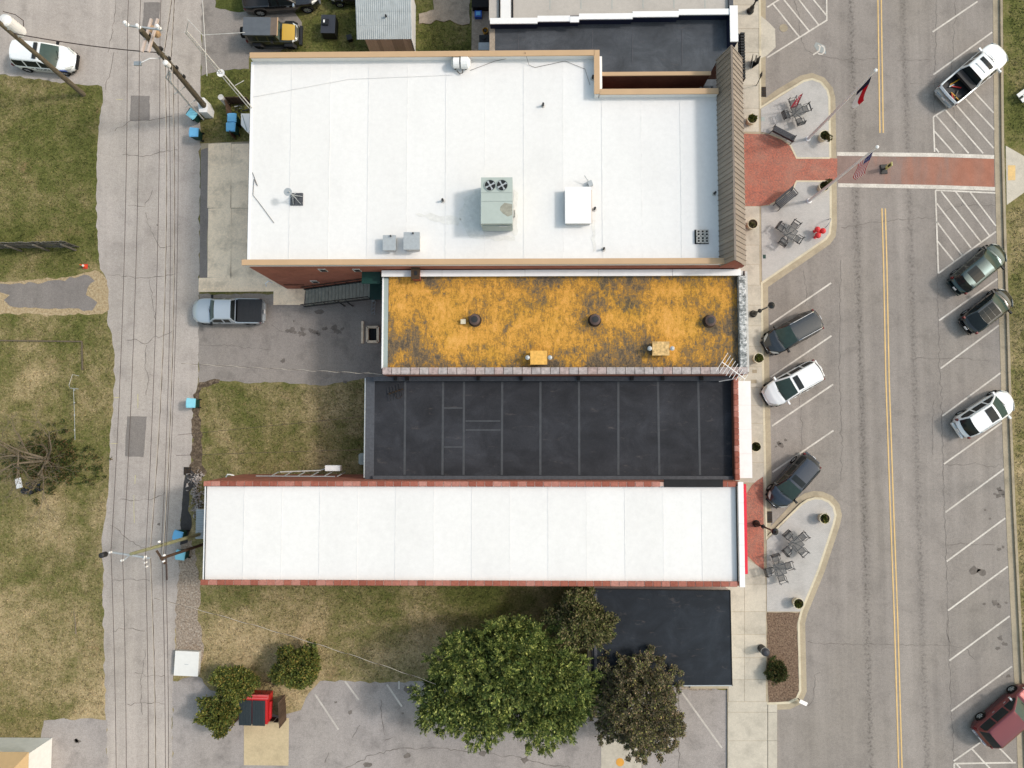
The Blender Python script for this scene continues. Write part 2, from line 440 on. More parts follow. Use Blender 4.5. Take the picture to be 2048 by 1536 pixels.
M['blackgloss'] = plain('black_enamel', S(30, 32, 35), .35, .5)
M['rubber'] = plain('rubber', S(34, 33, 33), .9, .15)
M['glass'] = plain('dark_glass', S(40, 46, 48), .08, .22)
M['glassg'] = plain('green_tint_glass', S(66, 84, 80), .08, .2)
M['chrome'] = plain('chrome', (.62, .63, .65, 1), .2, .5, .8)
M['headlamp'] = plain('lamp_lens', S(205, 208, 205), .15, .5, coat=.5)
M['tail'] = plain('red_lens', S(112, 20, 24), .25, .3)
M['redm'] = plain('red_enamel', S(200, 40, 40), .45, .4)
M['redaw'] = plain('red_awning_fabric', S(214, 52, 72), .8, .2, var=.08)
M['bollard'] = plain('red_gloss', S(225, 58, 62), .4, .4)
M['blue'] = [plain('blue_lid_a', S(140, 212, 232), .5, .35, var=.06), plain('blue_lid_b', S(120, 194, 240), .5, .35, var=.06), plain('blue_lid_c', S(150, 222, 240), .5, .35, var=.06)]
M['cart'] = plain('dark_green_plastic', S(16, 62, 56), .6, .3)
M['bluec'] = plain('blue_plastic', S(52, 98, 196), .5, .35)
M['yellowc'] = plain('yellow_plastic', S(216, 160, 46), .5, .35)
def wood(name, a, b):
    g = G(name, .9, .15)
    c = g.ramp(g.noise(3, 6, .7, vec=g.map(6, 6, .8)), [(.3, a), (.7, b)])
    c = g.mix(1, c, g.ramp(g.rnd(), [(0, .75), (1, 1.2)]), 'MULTIPLY')
    return g.out(c)
M['wood'] = wood('grey_wood', S(92, 88, 82), S(146, 140, 130))
M['bwood'] = wood('brown_wood', S(70, 56, 46), S(112, 92, 78))
M['pole'] = wood('pole_wood', S(74, 66, 54), S(124, 114, 96))
M['gpole'] = wood('treated_pole_wood', S(120, 120, 88), S(176, 176, 142))
M['bark'] = wood('bark', S(98, 86, 72), S(158, 144, 124))
M['dbark'] = wood('dark_bark', S(50, 40, 32), S(86, 70, 56))
M['wire'] = plain('wire', S(74, 62, 58), .7)
M['wirel'] = plain('pale_cable', S(196, 188, 176), .7)
M['meshm'] = plain('dark_mesh_steel', S(92, 94, 96), .6, .3)
M['bench'] = plain('slate_bench_steel', S(58, 60, 68), .5, .35)
M['soil'] = plain('potting_soil', S(64, 54, 38), .95, var=.4, scale=12)
M['sign'] = plain('sign_yellow_green', S(232, 228, 150), .5)
M['greenroof'] = plain('dark_green_metal', S(22, 62, 54), .5, .35)
M['stair'] = plain('stair_metal', S(150, 150, 140), .7, var=.2)
M['cinder'] = plain('cinder_block', S(205, 203, 198), .95, var=.1)
M['rock'] = plain('rubble_stone', S(184, 176, 172), .95, var=.45, scale=7)
M['shedroof'] = plain('galvanised_shed_roof', S(178, 186, 188), .5, .35, var=.16, scale=2.2)
M['slats'] = wood('shed_boards', S(200, 186, 172), S(228, 214, 200))
M['shingle'] = plain('tan_roof', S(200, 170, 128), .8, var=.06)
def leafmat(name, stops, clump=.35):
    g = G(name, .6, .2)
    c = g.ramp(g.island(), stops)
    c = g.mix(1, c, g.ramp(g.noise(.8, 3, .6), [(.3, 1-clump), (.7, 1+clump)]), 'MULTIPLY')
    return g.out(c)
M['leaf'] = leafmat('evergreen_leaf', [(0, S(46, 62, 32)), (.45, S(88, 106, 50)), (.8, S(136, 146, 74)), (1, S(180, 182, 104))], .5)
M['leafb'] = leafmat('bronze_leaf', [(0, S(76, 74, 54)), (.45, S(112, 108, 82)), (.75, S(152, 128, 104)), (.9, S(118, 130, 66)), (1, S(170, 160, 96))])
M['leafm'] = leafmat('mixed_leaf', [(0, S(60, 66, 38)), (.4, S(102, 104, 60)), (.7, S(138, 122, 92)), (.9, S(104, 122, 54)), (1, S(164, 150, 112))])
M['leafs'] = leafmat('shrub_leaf', [(0, S(58, 70, 34)), (.5, S(98, 110, 50)), (.8, S(126, 124, 58)), (1, S(146, 124, 66))])
M['ivy'] = leafmat('ivy_leaf', [(0, S(40, 52, 26)), (.6, S(70, 84, 36)), (1, S(112, 84, 56))])
# ================================================================== ground and pavements
def dense(poly, step=.35, jit=0.0, closed=True):
    out = []; n = len(poly)
    for i in range(n if closed else n-1):
        a = Vector(poly[i]); b = Vector(poly[(i+1) % n]); L = (b-a).length
        k = max(1, int(L/step)); nr = Vector((-(b-a).y, (b-a).x, 0)).normalized() if L > 0 else Vector()
        for j in range(k):
            p = a.lerp(b, j/k)
            if jit and j: p = p+nr*random.gauss(0, jit)
            out.append(p)
    if not closed: out.append(Vector(poly[-1]))
    return out
def PX(pts, z=0.0): return [P(x, y, z) for x, y in pts]
def sheet(name, pts, z, mat, jit=0.0, parent=None, step=.35):
    p = PX(pts, 0)
    if jit: p = dense(p, step, jit)
    o = MB().flat(p, z).build(name, mat, parent)
    if parent is None: tag(o, kind='structure')
    return o
def smoothpoly(pts, it=1):
    for _ in range(it):
        q = []
        for i in range(len(pts)):
            a, b = pts[i], pts[(i+1) % len(pts)]
            q += [(a[0]*.75+b[0]*.25, a[1]*.75+b[1]*.25), (a[0]*.25+b[0]*.75, a[1]*.25+b[1]*.75)]
        pts = q
    return pts
def sweep(pts, o0, o1, z0, z1):             # rectangular strip along a world polyline, offsets to its left
    n = len(pts); m = MB(); ring = []
    for i in range(n):
        a = pts[max(i-1, 0)]; b = pts[i]; c = pts[min(i+1, n-1)]
        d1 = (b-a).normalized() if i > 0 else (c-b).normalized()
        d2 = (c-b).normalized() if i < n-1 else d1
        n1 = Vector((-d1.y, d1.x, 0)); n2 = Vector((-d2.y, d2.x, 0))
        t = (n1+n2)
        if t.length < .2: t = n1
        t = t.normalized(); k = min(1.8, 1/max(.3, t.dot(n1)))
        ring.append((b+t*o0*k, b+t*o1*k))
    vs = []
    for p, q in ring: vs += [(p.x, p.y, z0), (q.x, q.y, z0), (q.x, q.y, z1), (p.x, p.y, z1)]
    fs = []
    for i in range(n-1):
        for k in range(4):
            k2 = (k+1) % 4
            fs.append((i*4+k, (i+1)*4+k, (i+1)*4+k2, i*4+k2))
    fs += [(0, 1, 2, 3), (n*4-1, n*4-2, n*4-3, n*4-4)]
    m.add(vs, fs)
    bm = bmesh.new(); return m
def fixn(o):
    bm = bmesh.new(); bm.from_mesh(o.data); bmesh.ops.recalc_face_normals(bm, faces=bm.faces); bm.to_mesh(o.data); bm.free(); return o

gnd = tag(MB().add([(-400, -400, 0), (400, -400, 0), (400, 400, 0), (-400, 400, 0)], [(0, 1, 2, 3)]).build('ground', M['ground']), kind='structure')

street = sheet('street', [(1470, -400), (2034, -400), (2090, 1950), (1470, 1950)], .004, M['street'])
alley = sheet('alley', [(-300, -300), (405, -300), (409, 0), (404, 60), (401, 140), (400, 285), (399, 600), (396, 764), (390, 790),
                        (386, 830), (384, 880), (382, 930), (372, 945), (366, 990), (362, 1050), (364, 1120), (360, 1170), (354, 1240),
                        (350, 1300), (346, 1360), (344, 1800), (215, 1800), (212, 1440), (208, 1300), (206, 1150), (203, 1080), (212, 1030), (218, 960),
                        (220, 880), (227, 790), (229, 720), (224, 668), (214, 640), (216, 626), (212, 556), (200, 538), (196, 480), (193, 380), (195, 300),
                        (199, 235), (206, 195), (204, 173), (140, 167), (60, 157), (0, 149), (-300, 140)], .008, M['alley'], .05)
top_lot = sheet('parking_pad', [(405, -60), (432, -60), (430, 15), (470, 24), (590, 26), (604, 45), (598, 80), (560, 104), (498, 112), (498, 138), (440, 141), (403, 152)], .012, M['pad'], .05)
pad = sheet('rear_parking_pad', [(398, 588), (600, 588), (780, 580), (780, 756), (735, 757), (640, 771), (560, 764), (500, 767), (440, 761), (397, 768)], .012, M['pad'], .05)
lot = sheet('parking_lot', [(345, 1362), (395, 1352), (420, 1380), (560, 1432), (602, 1420), (612, 1395), (640, 1362), (700, 1362), (760, 1366), (840, 1362), (1000, 1350), (1180, 1345), (1380, 1372), (1456, 1380), (1456, 1800), (345, 1800)], .012, M['lot'], .05)
sheet('drive_apron', [(88, 1441), (160, 1437), (206, 1440), (214, 1440), (216, 1800), (50, 1800), (66, 1536), (76, 1500)], .012, M['lot'], .05)
sheet('gravel_path', [(-80, 566), (40, 562), (140, 553), (190, 540), (205, 548), (214, 560), (218, 620), (205, 628), (120, 631), (0, 629), (-80, 628)], .012, M['straw'], .06)
sheet('broken_asphalt', [(-30, 568), (40, 566), (85, 566), (120, 560), (150, 556), (178, 551), (190, 562), (176, 575), (172, 590), (195, 605), (185, 621), (120, 618), (60, 616), (20, 612), (8, 600), (20, 590), (2, 585), (-30, 580)], .016, M['patch'], .07)
sheet('alley_edge_dirt', [(399, 764), (440, 759), (438, 766), (404, 775), (398, 800), (402, 850), (405, 900), (404, 930), (415, 945), (400, 962), (378, 940), (384, 900), (384, 850), (389, 800)], .016, M['dirt'], .09)
sheet('loose_asphalt_strip', [(380, 938), (392, 950), (398, 965), (378, 985), (376, 1020), (384, 1045), (376, 1085), (360, 1090), (362, 1040), (366, 985), (370, 955)], .018, M['wet'], .06)
sheet('gravel_strip', [(362, 1085), (384, 1080), (402, 1165), (396, 1230), (408, 1290), (400, 1340), (352, 1345), (352, 1260), (356, 1180)], .014, M['gravel'], .08)
sheet('concrete_apron', [(398, 556), (548, 553), (548, 583), (397, 584)], .03, M['drive'])
drive = tag(MB().flat(PX([(402, 287), (520, 282), (540, 556), (399, 556)]), .016).build('driveway', M['gutter']), kind='structure')
tag(MB().flat(PX([(402, 300), (416, 295), (418, 420), (414, 480), (416, 556), (399, 556)]), .02).build('driveway_edge', M['patch']), kind='structure')
for ya, yb in ((288, 416), (417.5, 555)):
    for xa, xb in ((417, 462.6), (463.4, 560)):
        MB().prism(PX([(xa, ya), (xb, ya-2), (xb, yb), (xa-2, yb)]), .0, .034).build('concrete_slab', M['drive'], drive)
tag(MB().prism(PX([(488, 1432), (578, 1436), (577, 1531), (488, 1530)]), 0, .03).build('dumpster_pad', M['tanpad']), kind='structure')
tag(MB().prism(PX([(1202, 1478), (1283, 1478), (1283, 1700), (1202, 1700)]), 0, .03).build('concrete_strip', M['concrete']), kind='structure')
sheet('sand_strip', [(1362, 1368), (1425, 1372), (1424, 1381), (1362, 1379)], .022, M['gravel'], .03)
MB().lathe([(.28, 0), (.3, .012)], P(1240, 1524)+Vector((0, 0, .03)), 20).build('painted_spot', M['orangepaint'], bpy.data.objects['concrete_strip'])
# old concrete beside the shed
tag(MB().prism(dense(PX([(862, -20), (940, -20), (939, 48), (925, 51), (908, 45), (900, 40), (888, 44), (872, 40), (862, 48), (838, 48), (838, 28), (868, 20)]), .3, .04), 0, .06).build('broken_concrete', M['rockpad']), kind='structure')
tag(MB().prism(PX([(944, -20), (985, -20), (985, 112), (943, 112)]), 0, .05).build('rear_walkway', M['rockpad']), kind='structure')

# patches, cracks and markings
for pts in ([(288, 5), (321, 5), (318, 75), (284, 72)], [(262, 191), (300, 192), (299, 241), (260, 242)], [(254, 833), (294, 833), (287, 914), (250, 912)]):
    sheet('asphalt_patch', pts, .014, M['patch'], .02, alley)
for pts in ([(346, 290), (400, 288), (398, 600), (352, 600)],): pass
sheet('asphalt_patch', [(1825, 155), (1870, 150), (1868, 300), (1825, 300)], .0085, M['street'], .0, street)
def crack(pts, par, z=.0185, wd=.035, jit=.05, mat='tar'):
    p = dense(PX(pts), .25, jit, False)
    m = MB(); n = len(p)
    L = []; R = []
    for i in range(n):
        d = (p[min(i+1, n-1)]-p[max(i-1, 0)]).normalized(); nr = Vector((-d.y, d.x, 0))
        ww = wd*random.uniform(.25, 1.0)/2
        L.append(p[i]+nr*ww); R.append(p[i]-nr*ww)
    vs = [(q.x, q.y, z) for q in L]+[(q.x, q.y, z) for q in R]
    m.add(vs, [(n+i, n+i+1, i+1, i) for i in range(n-1)])
    return m.build('crack', M[mat], par)
for c in ([(216, 550), (250, 553), (290, 556), (320, 553), (350, 548)], [(255, 412), (290, 413), (300, 395), (305, 380)], [(292, 425), (297, 450), (312, 480), (320, 495), (345, 492)],
          [(250, 680), (270, 678), (290, 688), (312, 672), (318, 676), (345, 662)], [(294, 690), (290, 730), (298, 760), (292, 790)], [(228, 105), (222, 140), (214, 160), (212, 180)],
          [(232, 0), (229, 30), (224, 70), (216, 105)], [(230, 262), (262, 241), (300, 241), (345, 232)], [(245, 310), (300, 312), (320, 304), (355, 300)],
          [(240, 998), (270, 1000), (300, 1000), (330, 985)], [(220, 1050), (240, 1062), (260, 1082), (290, 1095)], [(225, 1160), (260, 1158), (300, 1162)],
          [(225, 1262), (265, 1256), (290, 1262)], [(270, 1345), (300, 1352), (330, 1350)], [(255, 1408), (290, 1405), (330, 1408)], [(290, 1300), (282, 1380), (286, 1430)], [(299, 560), (305, 600), (312, 640)]):
    crack(c, alley, .0165, .055)
for c in ([(1606, 540), (1612, 580), (1609, 610)], [(1598, 795), (1603, 860), (1602, 910)], [(1588, 0), (1598, 30), (1600, 70), (1608, 95), (1626, 108), (1680, 120), (1760, 118)],
          [(1683, 455), (1720, 449), (1790, 440), (1865, 436), (1905, 415), (1925, 410), (1990, 412)], [(1924, 383), (1926, 405), (1922, 412)],
          [(1873, 0), (1870, 120), (1868, 300), (1871, 400), (1874, 540), (1878, 680), (1883, 830), (1888, 1000), (1893, 1150), (1898, 1300), (1902, 1420), (1908, 1536)],
          [(1682, 520), (1678, 700), (1681, 800), (1684, 900), (1682, 960)], [(1615, 1282), (1640, 1286), (1700, 1288), (1790, 1290), (1895, 1290), (1930, 1296), (1950, 1320)],
          [(1892, 928), (1920, 930), (1950, 925), (1975, 934), (2004, 930)], [(1890, 1090), (1930, 1088), (1990, 1090)], [(1820, 716), (1880, 718), (1930, 716), (1980, 722)],
          [(1912, 0), (1900, 180), (1912, 260)], [(1868, 800), (1864, 850), (1866, 910)], [(1895, 1240), (1896, 1290)], [(1640, 1345), (1628, 1350), (1626, 1400), (1616, 1412)], [(1795, 122), (1860, 120)], [(1820, 167), (1890, 168)]):
    crack(c, street, .0105, .05)
for c in ([(690, 1536), (740, 1510), (800, 1496), (880, 1496), (960, 1505), (1040, 1514), (1100, 1530), (1150, 1536)], [(705, 1475), (720, 1450)], [(650, 1525), (658, 1505)], [(770, 1480), (785, 1475)],
          [(1283, 1478), (1284, 1536)], [(1358, 1390), (1358, 1536)], [(762, 1400), (764, 1440), (770, 1470)]):
    crack(c, lot, .0185, .07)
for c in ([(400, 690), (470, 692), (540, 700)], [(545, 650), (560, 662), (600, 668)]):
    crack(c, pad, .0185, .05)
def stain(px, py, r, par, z):
    c = P(px, py); n = 11
    MB().flat([c+Vector((math.cos(6.283*i/n), math.sin(6.283*i/n)*random.uniform(.5, 1), 0))*r*random.uniform(.6, 1.25) for i in range(n)], z).build('oil_stain', M['tar'], par)
for x, y, r in ((1998, 978, .2), (2003, 985, .3), (1996, 992, .22), (2008, 992, .2), (1990, 988, .12), (1970, 1020, .12), (1980, 1037, .1), (1998, 1098, .16), (2006, 1094, .12), (1990, 1206, .28), (1998, 1212, .2), (2012, 1205, .12),
                (1968, 1208, .12), (2000, 1276, .22), (2008, 1288, .22), (1996, 1296, .2), (2016, 1352, .18), (1557, 886, .16), (1562, 890, .22), (1552, 893, .1), (1571, 880, .14), (1950, 1140, .4), (1962, 1143, .35)):
    stain(x, y, r, street, .0118)
for x, y, r in ((575, 662, .2), (583, 660, .25), (590, 664, .18), (605, 658, .25), (604, 668, .3), (622, 660, .2), (630, 664, .28), (637, 668, .2), (650, 658, .2), (668, 655, .25), (676, 664, .28), (685, 658, .18), (566, 722, .24), (588, 642, .12), (638, 624, .35), (690, 764, .2)):
    stain(x, y, r, pad, .0192)
for x, y, r in ((700, 1425, .2), (818, 1378, .45), (815, 1510, .3), (735, 1530, .3), (805, 1426, .12), (672, 1404, .12), (965, 1506, .3), (1050, 1520, .3), (1060, 1408, .2)):
    stain(x, y, r, lot, .02)
for x, y, r in ((155, 1483, .25), (152, 1481, .2), (318, 1048, .14), (315, 450, .08)):
    stain(x, y, r, alley, .0205)
def line(pts, wd, mat, par, z=.0145, name='painted_line'):
    p = PX(pts); m = MB(); L = []; R = []; n = len(p)
    for i in range(n):
        d = (p[min(i+1, n-1)]-p[max(i-1, 0)]).normalized(); nr = Vector((-d.y, d.x, 0))*wd/2
        L.append(p[i]+nr); R.append(p[i]-nr)
    m.add([(q.x, q.y, z) for q in L]+[(q.x, q.y, z) for q in R], [(n+i, n+i+1, i+1, i) for i in range(n-1)])
    return m.build(name, M[mat], par)
WL = [((1865, 64), (1955, 3)), ((1866.5, 149.5), (1984, 64.6)), ((1878, 641), (1995, 557.7)), ((1881, 737), (1997.7, 650.6)), ((1884.4, 832), (2000.8, 746)),
      ((1887.5, 928), (2004, 845)), ((1890.7, 1024.5), (2008, 937.8)), ((1893, 1122.7), (2010.5, 1036)), ((1895.7, 1221), (2015.5, 1132.6)), ((1898.5, 1321), (2019, 1232)),
      ((1902, 1422), (2023.7, 1332.5)), ((1907, 1522), (1960, 1485)), ((1908, 1527), (2031, 1525)), ((1943, 1497), (1990, 1548)), ((1998.7, 1496), (2025, 1523)), ((1912, 1527), (1930, 1548)), ((1908, 1527), (1909, 1548)),
      ((1540, 649), (1662, 566)), ((1541, 754.4), (1662.8, 671.6)), ((1544, 852), (1666, 768.7)), ((1545, 944), (1666.7, 861)),
      ((1534, 115.6), (1653.5, 40.6)), ((1652.8, -20), (1653.5, 42)), ((1534, 14.8), (1560, -2)), ((1545, 7), (1598, 73.4)), ((1568, 0), (1618.4, 62.5)), ((1598, 0), (1637, 50)), ((1627, 0), (1653.5, 32)),
      ((1866.5, 234.5), (1869, 304)), ((1866.5, 234), (1890, 219)), ((1867.4, 261), (1908, 306.7)), ((1871.6, 231), (1937, 306.7)), ((1890, 219), (1966, 306.7)), ((1913, 210.7), (1987, 296.5)), ((1931, 198), (1989, 260)), ((1948, 183.5), (1987, 226)), ((1871, 296.5), (1877.6, 305)),
      ((1870.8, 381), (1876.6, 547)), ((1870.8, 380.5), (1990.6, 386)), ((1882, 383), (1961.7, 484)), ((1910.7, 383), (1978.7, 471.5)), ((1938.7, 383), (1991.4, 452)), ((1873.3, 407), (1942, 496)), ((1873.3, 443.5), (1924, 510.6)), ((1875, 482.6), (1908, 523)), ((1992, 463), (1876.6, 546.7))]
for i, l in enumerate(WL): line(l, .12, 'wpaint', street, .0135+.0007*(i % 6))
for a, b in (((690, 1362), (718, 1400)), ((630, 1388), (677, 1459)), ((774, 1369), (804, 1413)), ((798, 1362), (798, 1378)), ((1364, 1385), (1444, 1496)), ((1340, 1470), (1352, 1487))):
    line((a, b), .13, 'wpaint2', lot, .0215)
for o in (0, 6.6):
    line([(1755.2+o, -30), (1757.5+o, 130), (1759.7+o, 266)], .1, 'ypaint', street, .019)
    line([(1763.7+o, 417), (1766.7+o, 520), (1771.5+o, 760), (1779.8+o, 1000), (1788.6+o, 1240), (1797.3+o, 1536), (1800+o, 1620)], .1, 'ypaint', street, .019)
MB().flat(PX([(1674, 312), (1868, 314), (1988, 318), (1989, 375), (1870, 372), (1676, 367)]), .0122).build('crosswalk', M['crosswalk'], street)
line([(1674, 308), (1868, 310), (1988, 314)], .3, 'wpaint', street, .0185, 'crosswalk_line')
line([(1676, 370.5), (1870, 374), (1990, 378)], .3, 'wpaint', street, .0185, 'crosswalk_line')
for x, y in ((1658, 590), (1662, 609), (1664, 1), (1640, 622), (1569, 153)):
    pass
# wheelchair symbol in the blue-tinted bay
MB().flat(PX([(1632, 84), (1650, 92), (1652, 108), (1636, 104), (1628, 92)]), .0128).build('bay_tint', M['bluepaint'], street)
arc = [(1641+8*math.cos(a), 100+9*math.sin(a)) for a in [math.radians(t) for t in range(-80, 131, 15)]]
line(arc, .1, 'wpaint', street, .0178, 'wheelchair_symbol')
line([(1636, 90), (1640, 93), (1638, 102), (1626, 110)], .12, 'wpaint', street, .0185, 'wheelchair_symbol')
for a, b in (((276, 788), (276, 816)), ((268, 990), (268, 1020)), ((268, 1020), (269, 1046)), ((271, 950), (270, 968)), ((221, 887), (236, 887)), ((228, 795), (241, 795)), ((232, 199), (246, 199))):
    line((a, b), .07, 'markpaint', alley, .0195)

# curbs, gutters, sidewalks, plazas
CURB_S = [(1518, -60), (1519.5, 217)]
CURB = CURB_S+[(1560, 191), (1606, 163.6), (1623, 159.7), (1640, 166), (1653, 181.6), (1657, 197), (1659, 317)]
CURB2 = [(1659.5, 363), (1660, 449), (1657.8, 468), (1650, 479), (1573, 532), (1522, 567), (1524, 700), (1527, 850), (1529, 950), (1532, 1076),
         (1601.5, 1008), (1614, 1000), (1628, 996), (1642, 997), (1656, 1003), (1665.6, 1014), (1669.5, 1030), (1665.6, 1048), (1636, 1137.5), (1614, 1191.6), (1601, 1223), (1596, 1245),
         (1597, 1290), (1599, 1380), (1592, 1396), (1576, 1404), (1533, 1406)]
for C in (CURB, CURB2):
    w_ = PX(C)
    o = fixn(sweep(w_, -.08, .08, 0, .14).build('curb', M['curb'])); tag(o, kind='structure')
    o = fixn(sweep(w_, .08, .52, 0, .022).build('gutter', M['gutter'])); tag(o, kind='structure')
base = [(1380, -60)]+CURB+[(1659.5, 340)]+CURB2+[(1533, 1700), (1454, 1700), (1454, 1376), (1380, 1376)]
walk = tag(MB().prism(PX(base), 0, .118).build('sidewalk', M['gutter']), kind='structure')
ys = [-45, 12, 58.6, 107, 176, 218]
def slab(pts, mat='concrete', z=.132): MB().prism(PX(pts), .05, z).build('concrete_slab', M[mat], walk)
g_ = .35
rows = [(-50, 12), (12, 58.6), (58.6, 107), (107, 172), (172, 218), (218, 265)]
for a, b in rows: slab([(1385, a+g_), (1516, a+g_), (1516.5, b-g_), (1385, b-g_)])
rows = [(413.5, 452), (452, 491), (491, 530), (530, 571)]
for a, b in rows: slab([(1385, a+g_), (1517.5, a+g_), (1518, b-g_), (1385, b-g_)])
rows = [(571, 611), (611, 652), (652, 693), (693, 734), (734, 775), (775, 811), (811, 847), (847, 886), (886, 925), (925, 965)]
for i, (a, b) in enumerate(rows): slab([(1385, a+g_), (1520+i*.7, a+g_), (1520.7+i*.7, b-g_), (1385, b-g_)])
slab([(1385, 1120), (1490, 1120), (1500, 1122), (1528, 1140), (1530, 1168), (1385, 1168)])
rows = [(1168, 1222), (1222, 1268), (1268, 1314), (1314, 1358), (1358, 1402)]
for a, b in rows:
    slab([(1385 if b < 1376 else 1456, a+g_), (1488-g_, a+g_), (1488-g_, b-g_), (1385 if b < 1376 else 1456, b-g_)])
    slab([(1488+g_, a+g_), (1530.5, a+g_), (1530.5, b-g_), (1488+g_, b-g_)])
for a, b in ((1402, 1423), (1423, 1480), (1480, 1560)):
    slab([(1455, a+g_), (1534-g_, a+g_), (1534-g_, b-g_), (1455, b-g_)]); 
    slab([(1535, a+g_+(4 if a == 1402 else 0)), (1553, a+g_+(4 if a == 1402 else 0)), (1553, b-g_), (1535, b-g_)])
tag(MB().flat(PX([(1519, 30), (1536, 44), (1550, 58), (1551, 95), (1534, 111), (1519, 118)]), .026).build('curb_ramp', M['concrete']), kind='structure')
tag(MB().prism(PX([(1521, 219), (1606, 165.5), (1623, 161.5), (1639, 168), (1651.5, 183), (1655.5, 198), (1657, 316), (1592, 316), (1579.6, 291), (1564, 279), (1537.4, 268), (1521, 265)]), .05, .136).build('upper_plaza', M['plaza']), kind='structure')
tag(MB().prism(PX([(1521, 414), (1539, 412), (1551.5, 405), (1584, 380), (1592, 364.5), (1657.5, 364.5), (1658.3, 449), (1656, 467), (1649, 477.5), (1573.4, 530), (1523, 564)]), .05, .136).build('middle_plaza', M['plaza']), kind='structure')
tag(MB().prism(PX([(1532.5, 1080), (1602, 1010), (1614.5, 1002), (1628, 998), (1641.5, 999), (1655, 1005), (1664, 1015.5), (1667.5, 1030), (1664, 1047), (1634.5, 1137), (1612.5, 1191), (1600, 1222), (1532.5, 1222)]), .05, .136).build('lower_plaza', M['plaza']), kind='structure')
for pts in ([(1537.4, 269), (1564, 280), (1579.6, 292), (1592, 317.3), (1658.6, 317.3)], [(1539, 411), (1551.5, 404), (1584, 379), (1592, 363.6), (1658.6, 363.6)]):
    o = fixn(sweep(PX(pts), -.06, .06, .05, .142).build('plaza_edging', M['curb'])); tag(o, kind='structure')
tag(MB().prism(PX([(1400, 266), (1537, 270), (1563, 281), (1579, 293), (1591, 318), (1673, 318), (1673, 362.5), (1591, 362.5), (1583, 378), (1551, 403), (1538, 410), (1519, 413), (1400, 413)]), .04, .130).build('brick_plaza', M['brickpave']), kind='structure')
tag(MB().prism(PX([(1525, 953), (1514, 960), (1503, 970), (1490.6, 989), (1475, 1005), (1475, 1095), (1494, 1111), (1511, 1128), (1526.5, 1140), (1526.5, 1080)]), .04, .134).build('brick_walk', M['brickpave']), kind='structure')
tag(MB().prism(dense(PX([(1533, 1224), (1598, 1224), (1593, 1245), (1594, 1290), (1596, 1380), (1590, 1394), (1575, 1401), (1536, 1403), (1533, 1340)]), .3, .02), .05, .13).build('mulch_bed', M['mulch']), kind='structure')
# right-hand gutter, curb, verge
RG = [(1985, -60), (1988.5, 300), (1993, 480), (2000, 700), (2004, 850), (2010, 1000), (2016, 1120), (2022, 1240), (2030, 1400), (2038, 1600)]
w_ = [P(x, y) for x, y in RG]
tag(fixn(sweep(w_, 0, .48, 0, .02).build('gutter', M['gutter'])), kind='structure')
tag(fixn(sweep(w_, .48, .66, 0, .15).build('curb', M['gutter'])), kind='structure')
RV = [(x+18, y) for x, y in RG]
verge = tag(MB().prism(PX(RV+[(2600, 1600), (2600, -60)]), 0, .13).build('verge', M['ground']), kind='structure')
ramp_o = tag(MB().prism(PX([(2009, 293), (2060, 322), (2200, 322), (2200, 372), (2060, 376), (2011, 411)]), .05, .15).build('verge_walk', M['concrete']), kind='structure')
MB().flat(PX([(2013, 332), (2028, 332), (2028, 362), (2013, 362)]), .156).build('tactile_pad', M['ypaint'], ramp_o)
# ------------------------------------------------------------------ grass
GR = [[(-60, 150), (0, 151), (60, 159), (140, 169), (202, 175), (204, 195), (197, 235), (193, 300), (191, 380), (193, 480), (196, 530), (150, 549), (60, 556), (-60, 558)],
      [(-60, 631), (0, 632), (120, 634), (205, 632), (214, 645), (222, 670), (227, 720), (224, 800), (218, 880), (216, 960), (210, 1030), (201, 1075), (203, 1150), (206, 1300), (208, 1430), (160, 1434), (83, 1440), (73, 1500), (58, 1545), (-60, 1545)],
      [(404, 152), (440, 143), (499, 140), (520, 280), (404, 285)],
      [(606, -40), (838, -40), (862, 10), (838, 50), (940, 54), (942, 112), (560, 108), (600, 82), (607, 50)],
      [(404, 776), (440, 768), (500, 770), (560, 768), (640, 775), (740, 762), (752, 962), (418, 962), (408, 935), (408, 900), (405, 850)],
      [(410, 1168), (1220, 1160), (1220, 1330), (1180, 1340), (1000, 1346), (840, 1357), (760, 1360), (700, 1357), (640, 1357), (608, 1392), (598, 1416), (560, 1426), (425, 1374), (400, 1345), (412, 1290), (400, 1230)],
      [(2014, -40), (2120, -40), (2120, 285), (2014, 285)], [(2018, 415), (2120, 415), (2120, 1560), (2054, 1560), (2042, 1240), (2032, 1000), (2024, 800), (2020, 560)]]
